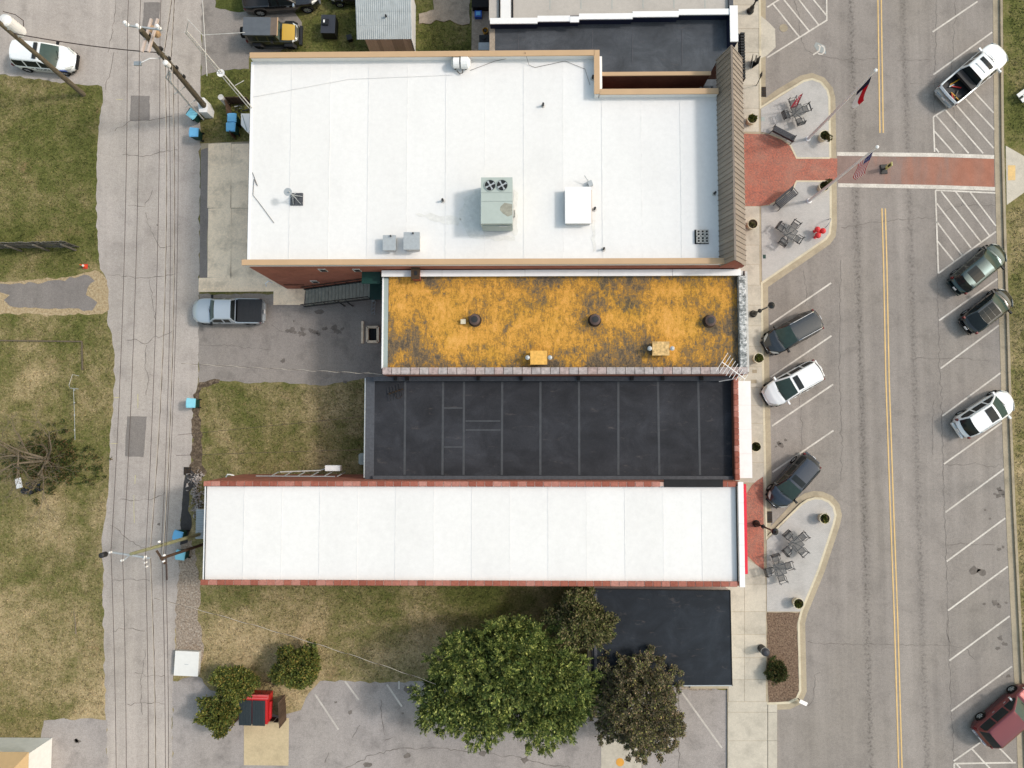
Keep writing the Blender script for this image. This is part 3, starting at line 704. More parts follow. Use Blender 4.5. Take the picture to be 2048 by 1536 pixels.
def scatter_grass(dens):
    allp = []
    for k, g in enumerate(GR):
        w_ = np.array([P(x, y)[:2] for x, y in g]); z = .13 if k > 5 else 0.0
        lo, hi = w_.min(0), w_.max(0)
        n = int((hi-lo).prod()*dens)
        q = rng.uniform(lo, hi, (n, 2)); ins = np.zeros(n, bool)
        for i in range(len(w_)):
            a, b = w_[i], w_[i-1]
            c = ((a[1] > q[:, 1]) != (b[1] > q[:, 1])) & (q[:, 0] < (b[0]-a[0])*(q[:, 1]-a[1])/(b[1]-a[1]+1e-12)+a[0])
            ins ^= c
        q = q[ins]; allp.append(np.c_[q, np.full(len(q), z)])
    p = np.concatenate(allp); n = len(p); V = []
    for k in range(3):
        a = rng.uniform(0, 6.283, n); h = rng.uniform(.03, .10, n); ln = rng.uniform(.05, .15, n); wd = rng.uniform(.02, .045, n)
        d = np.c_[np.cos(a), np.sin(a), np.zeros(n)]; s = np.c_[-np.sin(a), np.cos(a), np.zeros(n)]
        b0 = p+s*wd[:, None]; b1 = p-s*wd[:, None]; t = p+d*ln[:, None]; t[:, 2] += h
        V.append(np.stack([b1, b0, t], 1).reshape(-1, 3))
    V = np.concatenate(V); nt_ = len(V)//3
    me = bpy.data.meshes.new('grass'); me.vertices.add(len(V)); me.vertices.foreach_set('co', V.ravel())
    me.loops.add(len(V)); me.loops.foreach_set('vertex_index', np.arange(len(V), dtype=np.int32))
    me.polygons.add(nt_); me.polygons.foreach_set('loop_start', np.arange(0, len(V), 3, dtype=np.int32)); me.polygons.foreach_set('loop_total', np.full(nt_, 3, dtype=np.int32))
    me.update(); me.validate()
    return tag(link_mesh('grass', me, M['blades']), 'short winter grass, tan and green, on the open ground', 'grass', kind='stuff')
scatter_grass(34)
# ================================================================== buildings
def rot_line(a, b): return math.atan2(b.y-a.y, b.x-a.x)
def coping(parent, a, b, n, wd, h, mat, name='coping_tile', gap=.02, skip=(), lift=0, over=.0):
    d = (b-a); L = d.length; l = L/n; x = d.normalized(); rz = rot_line(a, b)
    m = MB(); hx = (l-gap)/2; hw = wd/2
    pts = [(-hw, -h), (-hw, -h*.25), (-hw*.7, 0), (hw*.7, 0), (hw, -h*.25), (hw, -h)]
    vs = [(sx*hx, y, z) for sx in (-1, 1) for y, z in pts]
    fs = [(i, i+1, i+7, i+6) for i in range(5)]+[tuple(range(5, -1, -1)), tuple(range(6, 12))]
    m.add(vs, [tuple(reversed(f)) for f in fs])
    me = m.mesh(name); me.materials.append(mat)
    for i in range(n):
        if i in skip: continue
        c = a+x*(l*(i+.5))-parent.location
        o = bpy.data.objects.new(name, me); COL.objects.link(o); o.parent = parent
        o.location = c+Vector((0, 0, lift+random.uniform(-.004, .004))); o.rotation_euler = (0, 0, rz+random.uniform(-.006, .006))
def wallbox(parent, a, b, thick, z0, z1, mat, name='parapet'):
    a = Vector((a.x, a.y, 0)); b = Vector((b.x, b.y, 0))
    MB().box(((a.x+b.x)/2, (a.y+b.y)/2, (z0+z1)/2), ((b-a).length, thick, z1-z0), rot_line(a, b)).build(name, mat, parent, True)
def root(name, label, cat, pts, z):
    q = [P(x, y, z) for x, y in pts]
    c = sum(q, Vector())/len(q)
    return thing(name, label, cat, (c.x, c.y, 0))
# ---- the two-storey building with the big white roof
ZP, ZR = 8.3, 7.65
WB = root('commercial_building', 'two-storey brick building with the largest white roof and tan metal parapet caps', 'building', [(499, 106), (1485, 527)], ZP)
nw, ne1 = P(499, 105, ZP), P(1199, 105, ZP)
in1 = P(1199, 178, ZP); sw, se = P(491, 530, ZP), P(1484, 527, ZP)
Yn, Yn2, Ys = nw.y, in1.y, sw.y
Xw, Xs, Xe = (nw.x+sw.x)/2, ne1.x, se.x-.12
foot = [(Xw, Ys), (Xe, Ys), (Xe, Yn2), (Xs, Yn2), (Xs, Yn), (Xw, Yn)]
MB().prism(foot, 0, ZR-.06).build('wall', M['brick'], WB, True)
# membrane sheets, each a lap above the next
nsh = 12; wsh = (P(1440, 400, ZR).x-Xw)/nsh
for i in range(nsh):
    x0 = Xw+i*wsh; x1 = x0+wsh+.08
    y1 = (Yn if (x0+x1)/2 < Xs else Yn2)-.1
    MB().prism([(x0, Ys+.15), (x1, Ys+.15), (x1, y1), (x0, y1)], ZR-.05, ZR+.010*(i % 2)+.004).build('roof_sheet', M['wroof'], WB, True)
T = .32
def parapet(a, b, zc=ZP, cap=M['tan'], inner=M['wroof'], seg=3.1):
    a = Vector(a); b = Vector(b)
    wallbox(WB, a, b, T-.06, ZR-.2, zc-.06, inner)
    L = (b-a).length; n = max(1, round(L/seg)); x = (b-a)/n
    for i in range(n):
        p, q = a+x*i, a+x*(i+1)
        MB().bar((p.x, p.y, zc-.04), (q.x, q.y, zc-.04), T+.05, .08+.004*(i % 2)).build('parapet_cap', cap, WB, True)
h = T/2+.02
parapet((Xw, Yn-h, 0), (Xs-T-.02, Yn-h, 0))
parapet((Xs-h, Yn+.0, 0), (Xs-h, Yn2-T, 0))
parapet((Xs+.02, Yn2-h, 0), (P(1437, 170, ZP).x, Yn2-h, 0))
parapet((Xw-.25, Ys+h, 0), (Xe-.9, Ys+h, 0))
MB().bar((Xs+.02, P(1300, 147, 7.6).y, 7.55), (P(1422, 145, 7.6).x, P(1300, 147, 7.6).y, 7.55), .26, .1).build('parapet_cap', M['tan'], WB, True)
MB().bar((Xs+.02, P(1300, 147, 7.6).y, 3.7), (P(1420, 145, 7.6).x, P(1300, 147, 7.6).y, 3.7), .2, 7.55).build('light_well_wall', M['dbrick'], WB, True)
MB().bar((Xw-.06, Ys+T, ZR-.02), (Xw-.06, Yn-T, ZR-.02), .14, .12).build('gutter', M['white'], WB, True)
MB().bar((Xw-.16, Ys+T, ZR-.1), (Xw-.16, Yn-T, ZR-.1), .06, .1).build('drip_edge', M['dark'], WB, True)
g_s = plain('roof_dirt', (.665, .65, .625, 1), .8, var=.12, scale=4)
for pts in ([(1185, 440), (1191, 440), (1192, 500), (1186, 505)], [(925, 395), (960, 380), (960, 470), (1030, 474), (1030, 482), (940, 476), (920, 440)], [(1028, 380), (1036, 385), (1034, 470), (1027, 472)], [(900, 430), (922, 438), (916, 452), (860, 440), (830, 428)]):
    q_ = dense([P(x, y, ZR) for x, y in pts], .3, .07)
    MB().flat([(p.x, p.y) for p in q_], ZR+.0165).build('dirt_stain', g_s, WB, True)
for i in range(1, 12):
    x = Xw+i*((P(1440, 400, ZR).x-Xw)/12)+.05
    MB().bar((x, Ys+.5, ZR+.017), (x, (Yn if x < Xs else Yn2)-.5, ZR+.017), .05, .006).build('lap_seam', M['lap'], WB, True)
# standing-seam false front along the street
rx, rzz = P(1466, 300, 9.45).x, 9.45
wx, wz = P(1436, 300, 7.66).x, 7.66
ex, ez = P(1487, 300, 7.85).x, 7.85
ya, yb = P(1466, 92, 9.45).y, P(1470, 526, 8.6).y
npan = 41; sp = (ya-yb)/npan
def panel_mesh(x0, z0, x1, z1, nm):
    d = Vector((x1-x0, 0, z1-z0)); nrm = Vector((-d.z, 0, d.x)).normalized()
    if nrm.z < 0: nrm = -nrm
    m = MB(); o0 = Vector((x0, 0, z0)); o1 = Vector((x1, 0, z1)); t = nrm*.03; r = nrm*.085
    yy = [(-sp/2, t), (sp/2-.05, t), (sp/2-.05, r), (sp/2-.005, r)]
    vs = []
    for y, n_ in yy: vs += [o0+Vector((0, y, 0))+n_, o1+Vector((0, y, 0))+n_]
    vs += [o0+Vector((0, -sp/2, 0)), o1+Vector((0, -sp/2, 0)), o0+Vector((0, sp/2-.005, 0)), o1+Vector((0, sp/2-.005, 0))]
    m.add(vs, [(0, 1, 3, 2), (2, 3, 5, 4), (4, 5, 7, 6), (8, 9, 1, 0), (6, 7, 11, 10), (0, 2, 4, 6, 10, 8), (1, 3, 5, 7, 11, 9)])
    me = m.mesh(nm); me.materials.append(M['seamroof'])
    bm = bmesh.new(); bm.from_mesh(me); bmesh.ops.recalc_face_normals(bm, faces=bm.faces); bm.to_mesh(me); bm.free()
    return me
mw = panel_mesh(wx-rx, wz-rzz, 0, 0, 'roof_panel'); me_ = panel_mesh(0, 0, ex-rx, ez-rzz, 'roof_panel')
for i in range(npan):
    y = yb+sp*(i+.5)
    for me in (mw, me_):
        o = bpy.data.objects.new('roof_panel', me); COL.objects.link(o); o.parent = WB
        o.location = Vector((rx, y, rzz))-WB.location
MB().add([(wx+.05, yb-.01, wz), (rx, yb-.01, rzz-.03), (ex-.05, yb-.01, ez), (ex-.05, yb-.01, 7.2), (wx+.05, yb-.01, 7.2)], [(0, 1, 2, 3, 4)]).build('gable_end', M['terra'], WB, True)
MB().add([(wx+.05, ya+.01, wz), (rx, ya+.01, rzz-.03), (ex-.05, ya+.01, ez), (ex-.05, ya+.01, 5), (wx+.05, ya+.01, 5)], [(4, 3, 2, 1, 0)]).build('gable_end', M['taupe'], WB, True)
MB().bar((rx, yb-.02, rzz+.07), (rx, ya+.02, rzz+.07), .12, .05).build('ridge_cap', M['taupe'], WB, True)
MB().bar((ex-.35, yb, 6.4), (ex-.35, ya, 6.4), .3, 2.6).build('front_wall', M['brick'], WB, True)
# vents low on the side wall
for x, y in ((646, 540), (714, 540), (629.5, 563)):
    p = PV(x, y, Ys)
    b = MB().box((p.x, Ys-.02, p.z), (.5, .06, .75)).build('wall_vent', M['greywhite'], WB, True)
    MB().box((p.x+.04, Ys-.055, p.z+.03), (.36, .03, .55)).build('vent_louver', M['dark'], b)
    b.children[0].location = -Vector((WB.location.x, WB.location.y, 0))
MB().box((PV(588, 569, Ys).x, Ys-.02, PV(588, 569, Ys).z), (1.5, .04, .22)).build('wall_plaque', M['dbrick'], WB, True)
p = PV(534, 564, Ys)
MB().tube([P(545, 566, 1.8), P(537, 562, 2.2), P(531, 567, 2.0), P(533, 572, 1.7)], .05, 6).build('wall_lamp', M['white'], WB, True)
# ---- lichen roof building
Z2, R2 = 6.9, 6.5
YB = root('row_building', 'narrow row building with an orange lichen-covered flat roof', 'building', [(763, 541), (1497, 748)], Z2)
yN, yS = P(1100, 540, Z2).y, P(1100, 748, Z2).y
xW, xE = P(764, 640, Z2).x, P(1497, 640, Z2).x
yN = min(yN, Ys-.03)
MB().prism([(xW, yS), (xE, yS), (xE, yN), (xW, yN)], 0, R2-.05).build('wall', M['brick'], YB, True)
MB().prism([(xW+.35, yS+.4), (xE-.6, yS+.4), (xE-.6, yN-.35), (xW+.35, yN-.35)], R2-.06, R2).build('roof_surface', M['lichen'], YB, True)
MB().prism([(xW+.02, yS+.02), (xE-.02, yS+.02), (xE-.02, yN-.02), (xW+.02, yN-.02)], R2-.08, R2-.02).build('roof_edge', M['flash'], YB, True)
a, b = Vector((xW, yN-.2, 0)), Vector((xE-.3, yN-.2, 0))
wallbox(YB, a, b, .3, R2-.1, Z2-.08, M['greywhite'])
cuts = [763, 825, 884, 1050, 1197, 1345, 1420, 1482]
for i in range(len(cuts)-1):
    x0, x1 = P(cuts[i], 545, Z2).x, P(cuts[i+1], 545, Z2).x
    MB().box(((x0+x1)/2, yN-.2, Z2-.03+.02*(i % 2)), (x1-x0-.015, .42, .07)).build('coping_cap', M['white'], YB, True)
wallbox(YB, Vector((xW, yS+.24, 0)), Vector((xE, yS+.24, 0)), .36, R2-.1, Z2-.12, M['dbrick'])
coping(YB, Vector((xW+.05, yS+.22, Z2)), Vector((xE-.1, yS+.22, Z2)), 39, .46, .13, M['greytile'], gap=.04)
wallbox(YB, Vector((xE-.36, yS+.5, 0)), Vector((xE-.36, yN-.42, 0)), .42, R2-.1, Z2-.06, M['flake'])
coping(YB, Vector((xE-.36, yS+.46, Z2)), Vector((xE-.36, yN-.42, Z2)), 13, .46, .08, M['flake'], 'coping_stone')
wallbox(YB, Vector((xE-.06, yS+.1, 0)), Vector((xE-.06, yN-.1, 0)), .16, 0.2, Z2-.1, M['greywhite'], 'front_facing')
MB().bar((xW-.02, yS+.4, R2+.03), (xW-.02, yN-.4, R2+.03), .1, .1).build('edge_trim', M['white'], YB, True)
MB().bar((xW+.18, yS+.45, R2+.0), (xW+.18, yN-.42, R2+.0), .3, .05).build('edge_flashing', M['hvacd'], YB, True)
# ---- black roof building
R3 = 4.65
BB = root('row_building', 'low row building with a black seamed roof and a white front canopy', 'building', [(731, 760), (1478, 960)], R3)
bW, bE = P(731, 850, R3).x, P(1477, 850, 5.2).x
bN, bS = yS-.02, P(1100, 964, 6.5).y+.03
MB().prism([(bW, bS), (bE, bS), (bE, bN), (bW, bN)], 0, R3-.02).build('wall', M['brick'], BB, True)
MB().prism([(bW+.5, bS+.25), (bE-.3, bS+.25), (bE-.3, bN-.3), (bW+.5, bN-.3)], R3-.03, R3+.02).build('roof_surface', M['broof'], BB, True)
MB().prism([(bW, bS+.01), (bW+.62, bS+.01), (bW+.62, bN-.01), (bW, bN-.01)], R3-.03, R3+.035).build('edge_sheet', M['flash'], BB, True)
MB().bar((bW-.04, bS+.1, R3+.03), (bW-.04, bN-.1, R3+.03), .07, .1).build('gutter', M['galv'], BB, True)
MB().bar((bW+.6, bN-.17, R3+.16), (bE-.3, bN-.17, R3+.16), .3, .34).build('base_flashing', M['flash'], BB, True)
MB().bar((bW+.6, bS+.13, R3+.12), (bE-.3, bS+.13, R3+.12), .24, .3).build('base_flashing', M['flash'], BB, True)
SX = [810, 885, 928, 1004, 1081, 1158, 1236.5, 1316.6, 1398]
for x in SX:
    X = P(x, 860, R3).x
    MB().bar((X+random.uniform(-.03, .03), bS+.3, R3+.026), (X+random.uniform(-.03, .03), bN-.35, R3+.026), .15, .012).build('roof_seam', M['seam'], BB, True)
for xa, xb, y in ((885, 928, 816), (885, 928, 894), (928, 1004, 842), (928, 1004, 860)):
    MB().bar(P(xa+3, y, R3+.025), P(xb-3, y, R3+.025), .09, .01).build('roof_seam', M['seam'], BB, True)
for x in (793, 816, 957, 1042, 1156, 1262, 1323, 1400):
    MB().box((P(x, 760, R3).x, bN-.1, R3+.25), (.22, .4, .5)).build('roof_strap', M['tar2'], BB, True)
wallbox(BB, Vector((bE-.16, bS, 0)), Vector((bE-.16, bN, 0)), .3, 0.1, 5.15, M['dbrick'])
coping(BB, Vector((bE-.15, bS+.02, 5.28)), Vector((bE-.15, bN-.1, 5.28)), 18, .34, .12, M['terra'])
cx0, cx1 = P(1481, 850, 3.4).x, P(1502, 850, 3.4).x
cy0, cy1 = P(1490, 956, 3.4).y, P(1490, 762, 3.4).y
for i in range(4):
    y0 = cy0+(cy1-cy0)*i/4; y1 = cy0+(cy1-cy0)*(i+1)/4
    MB().box(((bE+cx1)/2, (y0+y1)/2, 3.42), (cx1-bE, y1-y0-.01, .14)).build('canopy_panel', M['white'], BB, True)
# ---- lower white roof building
Z4, R4 = 6.5, 6.2
LB = root('row_building', 'long low brick building with a white roof and terracotta parapet tiles', 'building', [(410, 962), (1485, 1175)], Z4)
lN, lS = P(900, 963, Z4).y, P(900, 1172, Z4).y
lW, lE = P(407, 1066, Z4).x, P(1483, 1066, Z4).x
MB().prism([(lW, lS), (lE, lS), (lE, lN), (lW, lN)], 0, R4-.03).build('wall', M['brick'], LB, True)
nsh = 14; ws = (lE-lW)/nsh
for i in range(nsh):
    x0 = lW+i*ws
    MB().prism([(x0, lS+.3), (x0+ws+.06, lS+.3), (x0+ws+.06, lN-.3), (x0, lN-.3)], R4-.05, R4+.004+.008*(i % 2)).build('roof_sheet', M['wroof'], LB, True)
for i in range(1, 14):
    MB().bar((lW+i*ws+.03, lS+.35, R4+.015), (lW+i*ws+.03, lN-.35, R4+.015), .045, .006).build('lap_seam', M['lap'], LB, True)
for y in (lN-.16, lS+.16):
    wallbox(LB, Vector((lW, y, 0)), Vector((lE-.4, y, 0)), .26, R4-.1, Z4-.035, M['mortar'])
coping(LB, Vector((lW-.1, lN-.17, Z4)), Vector((lE-.3, lN-.17, Z4)), 64, .34, .14, M['terra'], gap=.05, skip=tuple(range(55, 62)))
x0, x1 = P(1328, 965, Z4).x, P(1446, 965, Z4).x
MB().bar((x0, lN-.1, Z4-.05), (x1, lN-.1, Z4-.05), .5, .1).build('tarred_coping', M['tar2'], LB, True)
coping(LB, Vector((lW-.15, lS+.17, Z4)), Vector((lE-.3, lS+.17, Z4)), 64, .34, .14, M['terra'], gap=.05)
MB().bar((lW-.05, lS+.3, R4), (lW-.05, lN-.3, R4), .1, .1).build('gutter', M['white'], LB, True)
MB().bar((lW+.03, lS+.3, R4+.06), (lW+.03, lN-.3, R4+.06), .04, .04).build('drip_edge', M['dark'], LB, True)
for i in range(5):
    y0 = lS+(lN-lS)*i/5; y1 = lS+(lN-lS)*(i+1)/5
    MB().box((lE-.02, (y0+y1)/2, Z4+.02), (.34, y1-y0-.015, .16)).build('front_cap', M['white'], LB, True)
MB().bar((lE-.24, lS+.2, R4+.1), (lE-.24, lN-.2, R4+.1), .06, .12).build('front_flashing', M['dark'], LB, True)
ax0, ax1 = lE+.06, P(1494, 1050, 4.0).x
ay0, ay1 = P(1490, 1148, 4.0).y, P(1486, 968, 4.0).y
n = 5
for i in range(n):
    y0 = ay0+(ay1-ay0)*i/n; y1 = ay0+(ay1-ay0)*(i+1)/n-.01
    MB().add([(ax0, y0, 4.35), (ax0, y1, 4.35), (ax1, y1, 4.0), (ax1, y0, 4.0), (ax1, y1, 3.75), (ax1, y0, 3.75), (ax0, y0, 3.75), (ax0, y1, 3.75)],
             [(0, 3, 2, 1), (3, 5, 4, 2), (0, 6, 5, 3), (1, 2, 4, 7), (6, 7, 4, 5)]).build('awning_panel', M['redaw'], LB, True)
# concrete lean-to step behind the long building
p = P(399, 1048, 2.2)
st = thing('wall_vent_box', 'grey louvered box on the back wall of the long white-roofed building', 'vent box', (P(402, 1048, 2.2).x, p.y, 0))
MB().box((0, 0, 2.0), (.7, 2.1, .5)).build('housing', M['galv'], st)
for i in range(12): MB().box((-.0, -.95+i*.17, 2.27), (.72, .05, .03)).build('louver', M['hvacd'], st)
# ---- low black-roofed building by the sidewalk
R5 = 3.3
SB = root('small_building', 'small low building with a plain slate-black roof between tree and sidewalk', 'building', [(1184, 1178), (1463, 1370)], R5)
q = [P(1184, 1372, R5), P(1464, 1371, R5), P(1460, 1181, R5), P(1184, 1178, R5)]
MB().prism([(v.x, v.y) for v in q], 0, R5-.1).build('wall', M['whitewall'], SB, True)
MB().prism([(v.x+(.04 if i in (1, 2) else -.04), v.y+(-.04 if i < 2 else .0)) for i, v in enumerate(q)], R5-.1, R5).build('roof_surface', M['broof2'], SB, True)
for i in range(4):
    a, b = q[i], q[(i+1) % 4]
    MB().bar((a.x, a.y, R5-.02), (b.x, b.y, R5-.02), .07, .09).build('roof_trim', M['tar2'] if i else M['galv'], SB, True)
MB().bar((q[0].x+.25, q[0].y+.3, R5+.03), (q[3].x+.25, q[3].y-.3, R5+.03), .2, .05).build('edge_sheet', M['flash'], SB, True)
# ---- north-east building
R6 = 4.3
NB = root('row_building', 'dark grey roofed building with stepped white coping at the top of the picture', 'building', [(980, 20), (1470, 140)], R6)
q = [P(979, 60, R6), P(1470, 60, R6)]
nW, nE = q[0].x, P(1463, 60, R6).x
nS = Yn2+.1
yTop = P(979, 47, R6).y
MB().prism([(nW, Yn+.05), (Xs-.02, Yn+.05), (Xs-.02, P(1300, 147, 7.6).y+.2), (nE, P(1300, 147, 7.6).y+.2), (nE, yTop+14), (nW, yTop+14)], 0, R6-.02).build('wall', M['dbrick'], NB, True)
MB().prism([(nW+.05, Yn+.12), (Xs+.05, Yn+.12), (Xs+.05, P(1300, 147, 7.6).y+.25), (nE-.05, P(1300, 147, 7.6).y+.25), (nE-.05, yTop+1.5), (nW+.05, yTop+1.5)], R6-.03, R6+.01).build('roof_surface', M['broof3'], NB, True)
for x in (1037, 1185, 1265, 1364):
    MB().bar(P(x, 60, R6+.02), P(x, 128, R6+.02), .07, .012).build('roof_seam', M['flash'], NB, True)
MB().bar((nW+.2, Yn+.2, R6+.01), (nW+.2, yTop-.1, R6+.01), .4, .03).build('edge_sheet', M['rockpad'], NB, True)
CO = [(980, 1075, 42), (1075, 1140, 37.5), (1140, 1158, 36), (1158, 1265, 33), (1265, 1357, 28.5), (1357, 1462, 24)]
for i, (xa, xb, y) in enumerate(CO):
    zc = 5.15+(.03 if i == 2 else 0)
    A, B = P(xa, y, zc), P(xb, y, zc)
    MB().box(((A.x+B.x)/2, A.y-.02+(0 if i != 2 else -.1), zc), (B.x-A.x, .42, .1)).build('coping_cap', M['white'], NB, True)
    MB().box(((A.x+B.x)/2, A.y+.05, (R6+zc)/2-.05), (B.x-A.x, .3, zc-R6)).build('dividing_wall', M['navy'], NB, True)
A, B = P(1000, 44, 4.95), P(1466, 22, 4.95)
MB().prism([(nW, A.y+.1), (B.x, B.y+.1), (B.x, B.y+14), (nW, A.y+14)], R6, 4.95).build('back_roof', M['lgrey'], NB, True)
for i in range(6):
    x = P(1100+i*62, 0, 4.97).x
    MB().bar((x, A.y+.9, 4.956), (x, A.y+12, 4.956), .04, .01).build('roof_seam', M['hvacd'], NB, True)
MB().bar(P(1025, 36, 4.99), P(1025, -60, 4.99), .12, .08).build('roof_edge', M['tar2'], NB, True)
MB().bar(P(1009, 38, 5.0), P(1009, -60, 5.0), .9, .1).build('edge_sheet', M['wroof'], NB, True)
MB().bar(P(999, 38, 5.06), P(999, -60, 5.06), .14, .08).build('roof_edge', M['tar2'], NB, True)
ea, eb = P(1467.5, 84, 5.2), P(1467.5, 12, 5.2)
MB().box(((ea.x+eb.x)/2, (ea.y+eb.y)/2, 2.62), (.5, eb.y-ea.y, 5.1)).build('front_wall', M['navy'], NB, True)
MB().box(((ea.x+eb.x)/2, (ea.y+eb.y)/2, 5.22), (.56, eb.y-ea.y, .1)).build('front_cap', M['white'], NB, True)
MB().box(((ea.x+eb.x)/2-.15, eb.y+3, 2.62), (.3, 6, 5.1)).build('front_wall', M['flash'], NB, True)
# facade sign: a row of dark letters standing off the fascia (seen edge-on from above)
fs_ = thing('facade_sign', 'black raised-letter sign on the shopfront beside the taupe metal roof', 'sign', (P(1482, 110, 4.6).x, P(1482, 110, 4.6).y, 4.4))
y0, y1 = P(1482, 66, 4.6).y-fs_.location.y, P(1482, 160, 4.6).y-fs_.location.y
MB().bar((-.12, y0, .1), (-.12, y1, .1), .08, .12).build('sign_rail', M['dark'], fs_)
n = 17
for i in range(n):
    y = y0+(y1-y0)*(i+.5)/n
    MB().box((.1, y, .1), (.3, .13, .5)).build('letter', M['black'], fs_)
# ---- shed
SH = thing('shed', 'small shed with a grey metal roof and white east side near the top edge', 'shed', P(772, 45)+Vector((0, 0, 0)))
e0, e1 = P(716, 77, 2.0), P(822, 74, 2.0)
xa, xb, ys_ = e0.x, e1.x, e0.y
yr = P(770, -30, 2.9).y
MB().prism([(xa+.5, ys_-.02), (xb-.06, ys_-.02), (xb-.06, yr), (xa+.5, yr)], 0, 1.9).build('wall', M['whitewall'], SH, True)
nb = 12
for i in range(nb):
    x = xa+.5+(xb-xa-.56)*(i+.5)/nb
    MB().box((x, ys_-.04, .98), ((xb-xa-.56)/nb-.012, .03, 1.9)).build('wall_board', M['slats'], SH, True)
nr = 4
for i in range(nr):
    t0, t1 = i/nr, (i+1)/nr
    ya_, yb_ = ys_-.1+(yr+.2-ys_)*t0, ys_-.1+(yr+.2-ys_)*t1+.08
    za, zb = 2.0+.9*t0+.03*0, 2.0+.9*t1
    m = MB(); k = 27
    for j in range(k):
        xx0 = xa-.08+(xb-xa+.16)*j/k; xx1 = xa-.08+(xb-xa+.16)*(j+1)/k; xm = (xx0+xx1)/2
        o_ = .03-.012*i if i else .03
        o_ = .02*(nr-i)/nr+.02
        m.add([(xx0, ya_, za+o_), (xm, ya_, za+o_+.025), (xx1, ya_, za+o_), (xx0, yb_, zb+o_), (xm, yb_, zb+o_+.025), (xx1, yb_, zb+o_)], [(0, 1, 4, 3), (1, 2, 5, 4)])
    m.build('roof_sheet', M['shedroof'], SH, True)
MB().add([(xb, ys_-.08, 0), (xb, yr+.1, 0), (xb, yr+.1, 2.9), (xb, ys_-.08, 2.0)], [(0, 1, 2, 3)]).add([(xb+.04, ys_-.1, 0), (xb+.04, yr+.1, 0), (xb+.04, yr+.1, 2.94), (xb+.04, ys_-.1, 2.04)], [(0, 1, 2, 3)]).build('side_wall', M['white'], SH, True)
MB().lathe([(.08, 0), (.08, .18), (.02, .2)], P(772, 33, 2.5), 10).build('vent_pipe', M['dark'], SH, True)
# ---- tan roof corner, bottom left
TR = thing('house', 'corner of a house with a tan hipped roof at the bottom left', 'house', P(20, 1560))
c_ = P(58, 1504, 3.0); r_ = P(6, 1560, 4.4)
MB().add([(c_.x, c_.y, 3), (c_.x, c_.y-12, 3), (c_.x-12, c_.y, 3), (r_.x, r_.y, 4.4), (r_.x, c_.y-12, 4.4), (c_.x-12, r_.y, 4.4)], [(0, 3, 4, 1), (0, 2, 5, 3)]).build('roof', M['shingle'], TR, True)
MB().box((c_.x-6.2, c_.y-6.2, 1.5), (11.8, 11.8, 2.9)).build('wall', M['whitewall'], TR, True)
# ================================================================== vehicles
def lerp(a, b, t): return a+(b-a)*t
def interp(x, pts):
    if x <= pts[0][0]: return pts[0][1]
    for (x0, y0), (x1, y1) in zip(pts, pts[1:]):
        if x <= x1:
            t = (x-x0)/(x1-x0); t = t*t*(3-2*t)
            return lerp(y0, y1, t)
    return pts[-1][1]
CARP = {}
def carpaint(name, rgb, metal=.0, rough=.3):
    if name not in CARP: CARP[name] = plain(name, rgb, rough, .5, metal, .7, .03, 1.0)
    return CARP[name]
WARP = [1.0, 1.0]
def warp(v):
    k = .24*v[0]/WARP[0]; return (v[0]-k*(v[1]/WARP[1])**2, v[1], v[2])
def sub(me_verts, faces, name, mat, par, smooth=True):
    me_verts = [warp(v) for v in me_verts]
    used = sorted({i for f in faces for i in f}); mp = {u: k for k, u in enumerate(used)}
    m = MB(); m.add([me_verts[i] for i in used], [tuple(mp[i] for i in f) for f in faces])
    return m.build(name, mat, par, smooth=smooth)
def wheel(par, x, y, r, wd, rimmat):
    side = 1 if y > 0 else -1
    w_ = MB(); n = 18
    prof = [(r*.62, -wd/2), (r*.93, -wd/2), (r, -wd/2+.04), (r, wd/2-.04), (r*.93, wd/2), (r*.62, wd/2)]
    t = MB()
    for i in range(len(prof)-1):
        for k in range(n):
            a0, a1 = 2*math.pi*k/n, 2*math.pi*(k+1)/n
            q = []
            for (rr, yy), aa in ((prof[i], a0), (prof[i], a1), (prof[i+1], a1), (prof[i+1], a0)):
                q.append((x+rr*math.cos(aa), y+yy, r+rr*math.sin(aa)))
            t.add(q, [(0, 1, 2, 3)])
    ty = t.build('wheel', M['rubber'], par)
    f = MB(); yy = y+side*(wd/2-.05)
    for k in range(5):
        a = 2*math.pi*k/5
        f.bar((x, yy, r), (x+math.cos(a)*r*.64, yy, r+math.sin(a)*r*.64), .05, r*.22)
    for k in range(n):
        a0, a1 = 2*math.pi*k/n, 2*math.pi*(k+1)/n
        f.add([(x+r*s*math.cos(a), yy+o, r+r*s*math.sin(a)) for s, a, o in ((.55, a0, 0), (.55, a1, 0), (.66, a1, .02*side), (.66, a0, .02*side))], [(0, 1, 2, 3)])
    f.build('rim', rimmat, ty)
    MB().tube([(x, yy-side*.06, r), (x, yy-side*.05, r)], r*.62, n).build('brake_disc', M['dark'], ty)
    return ty
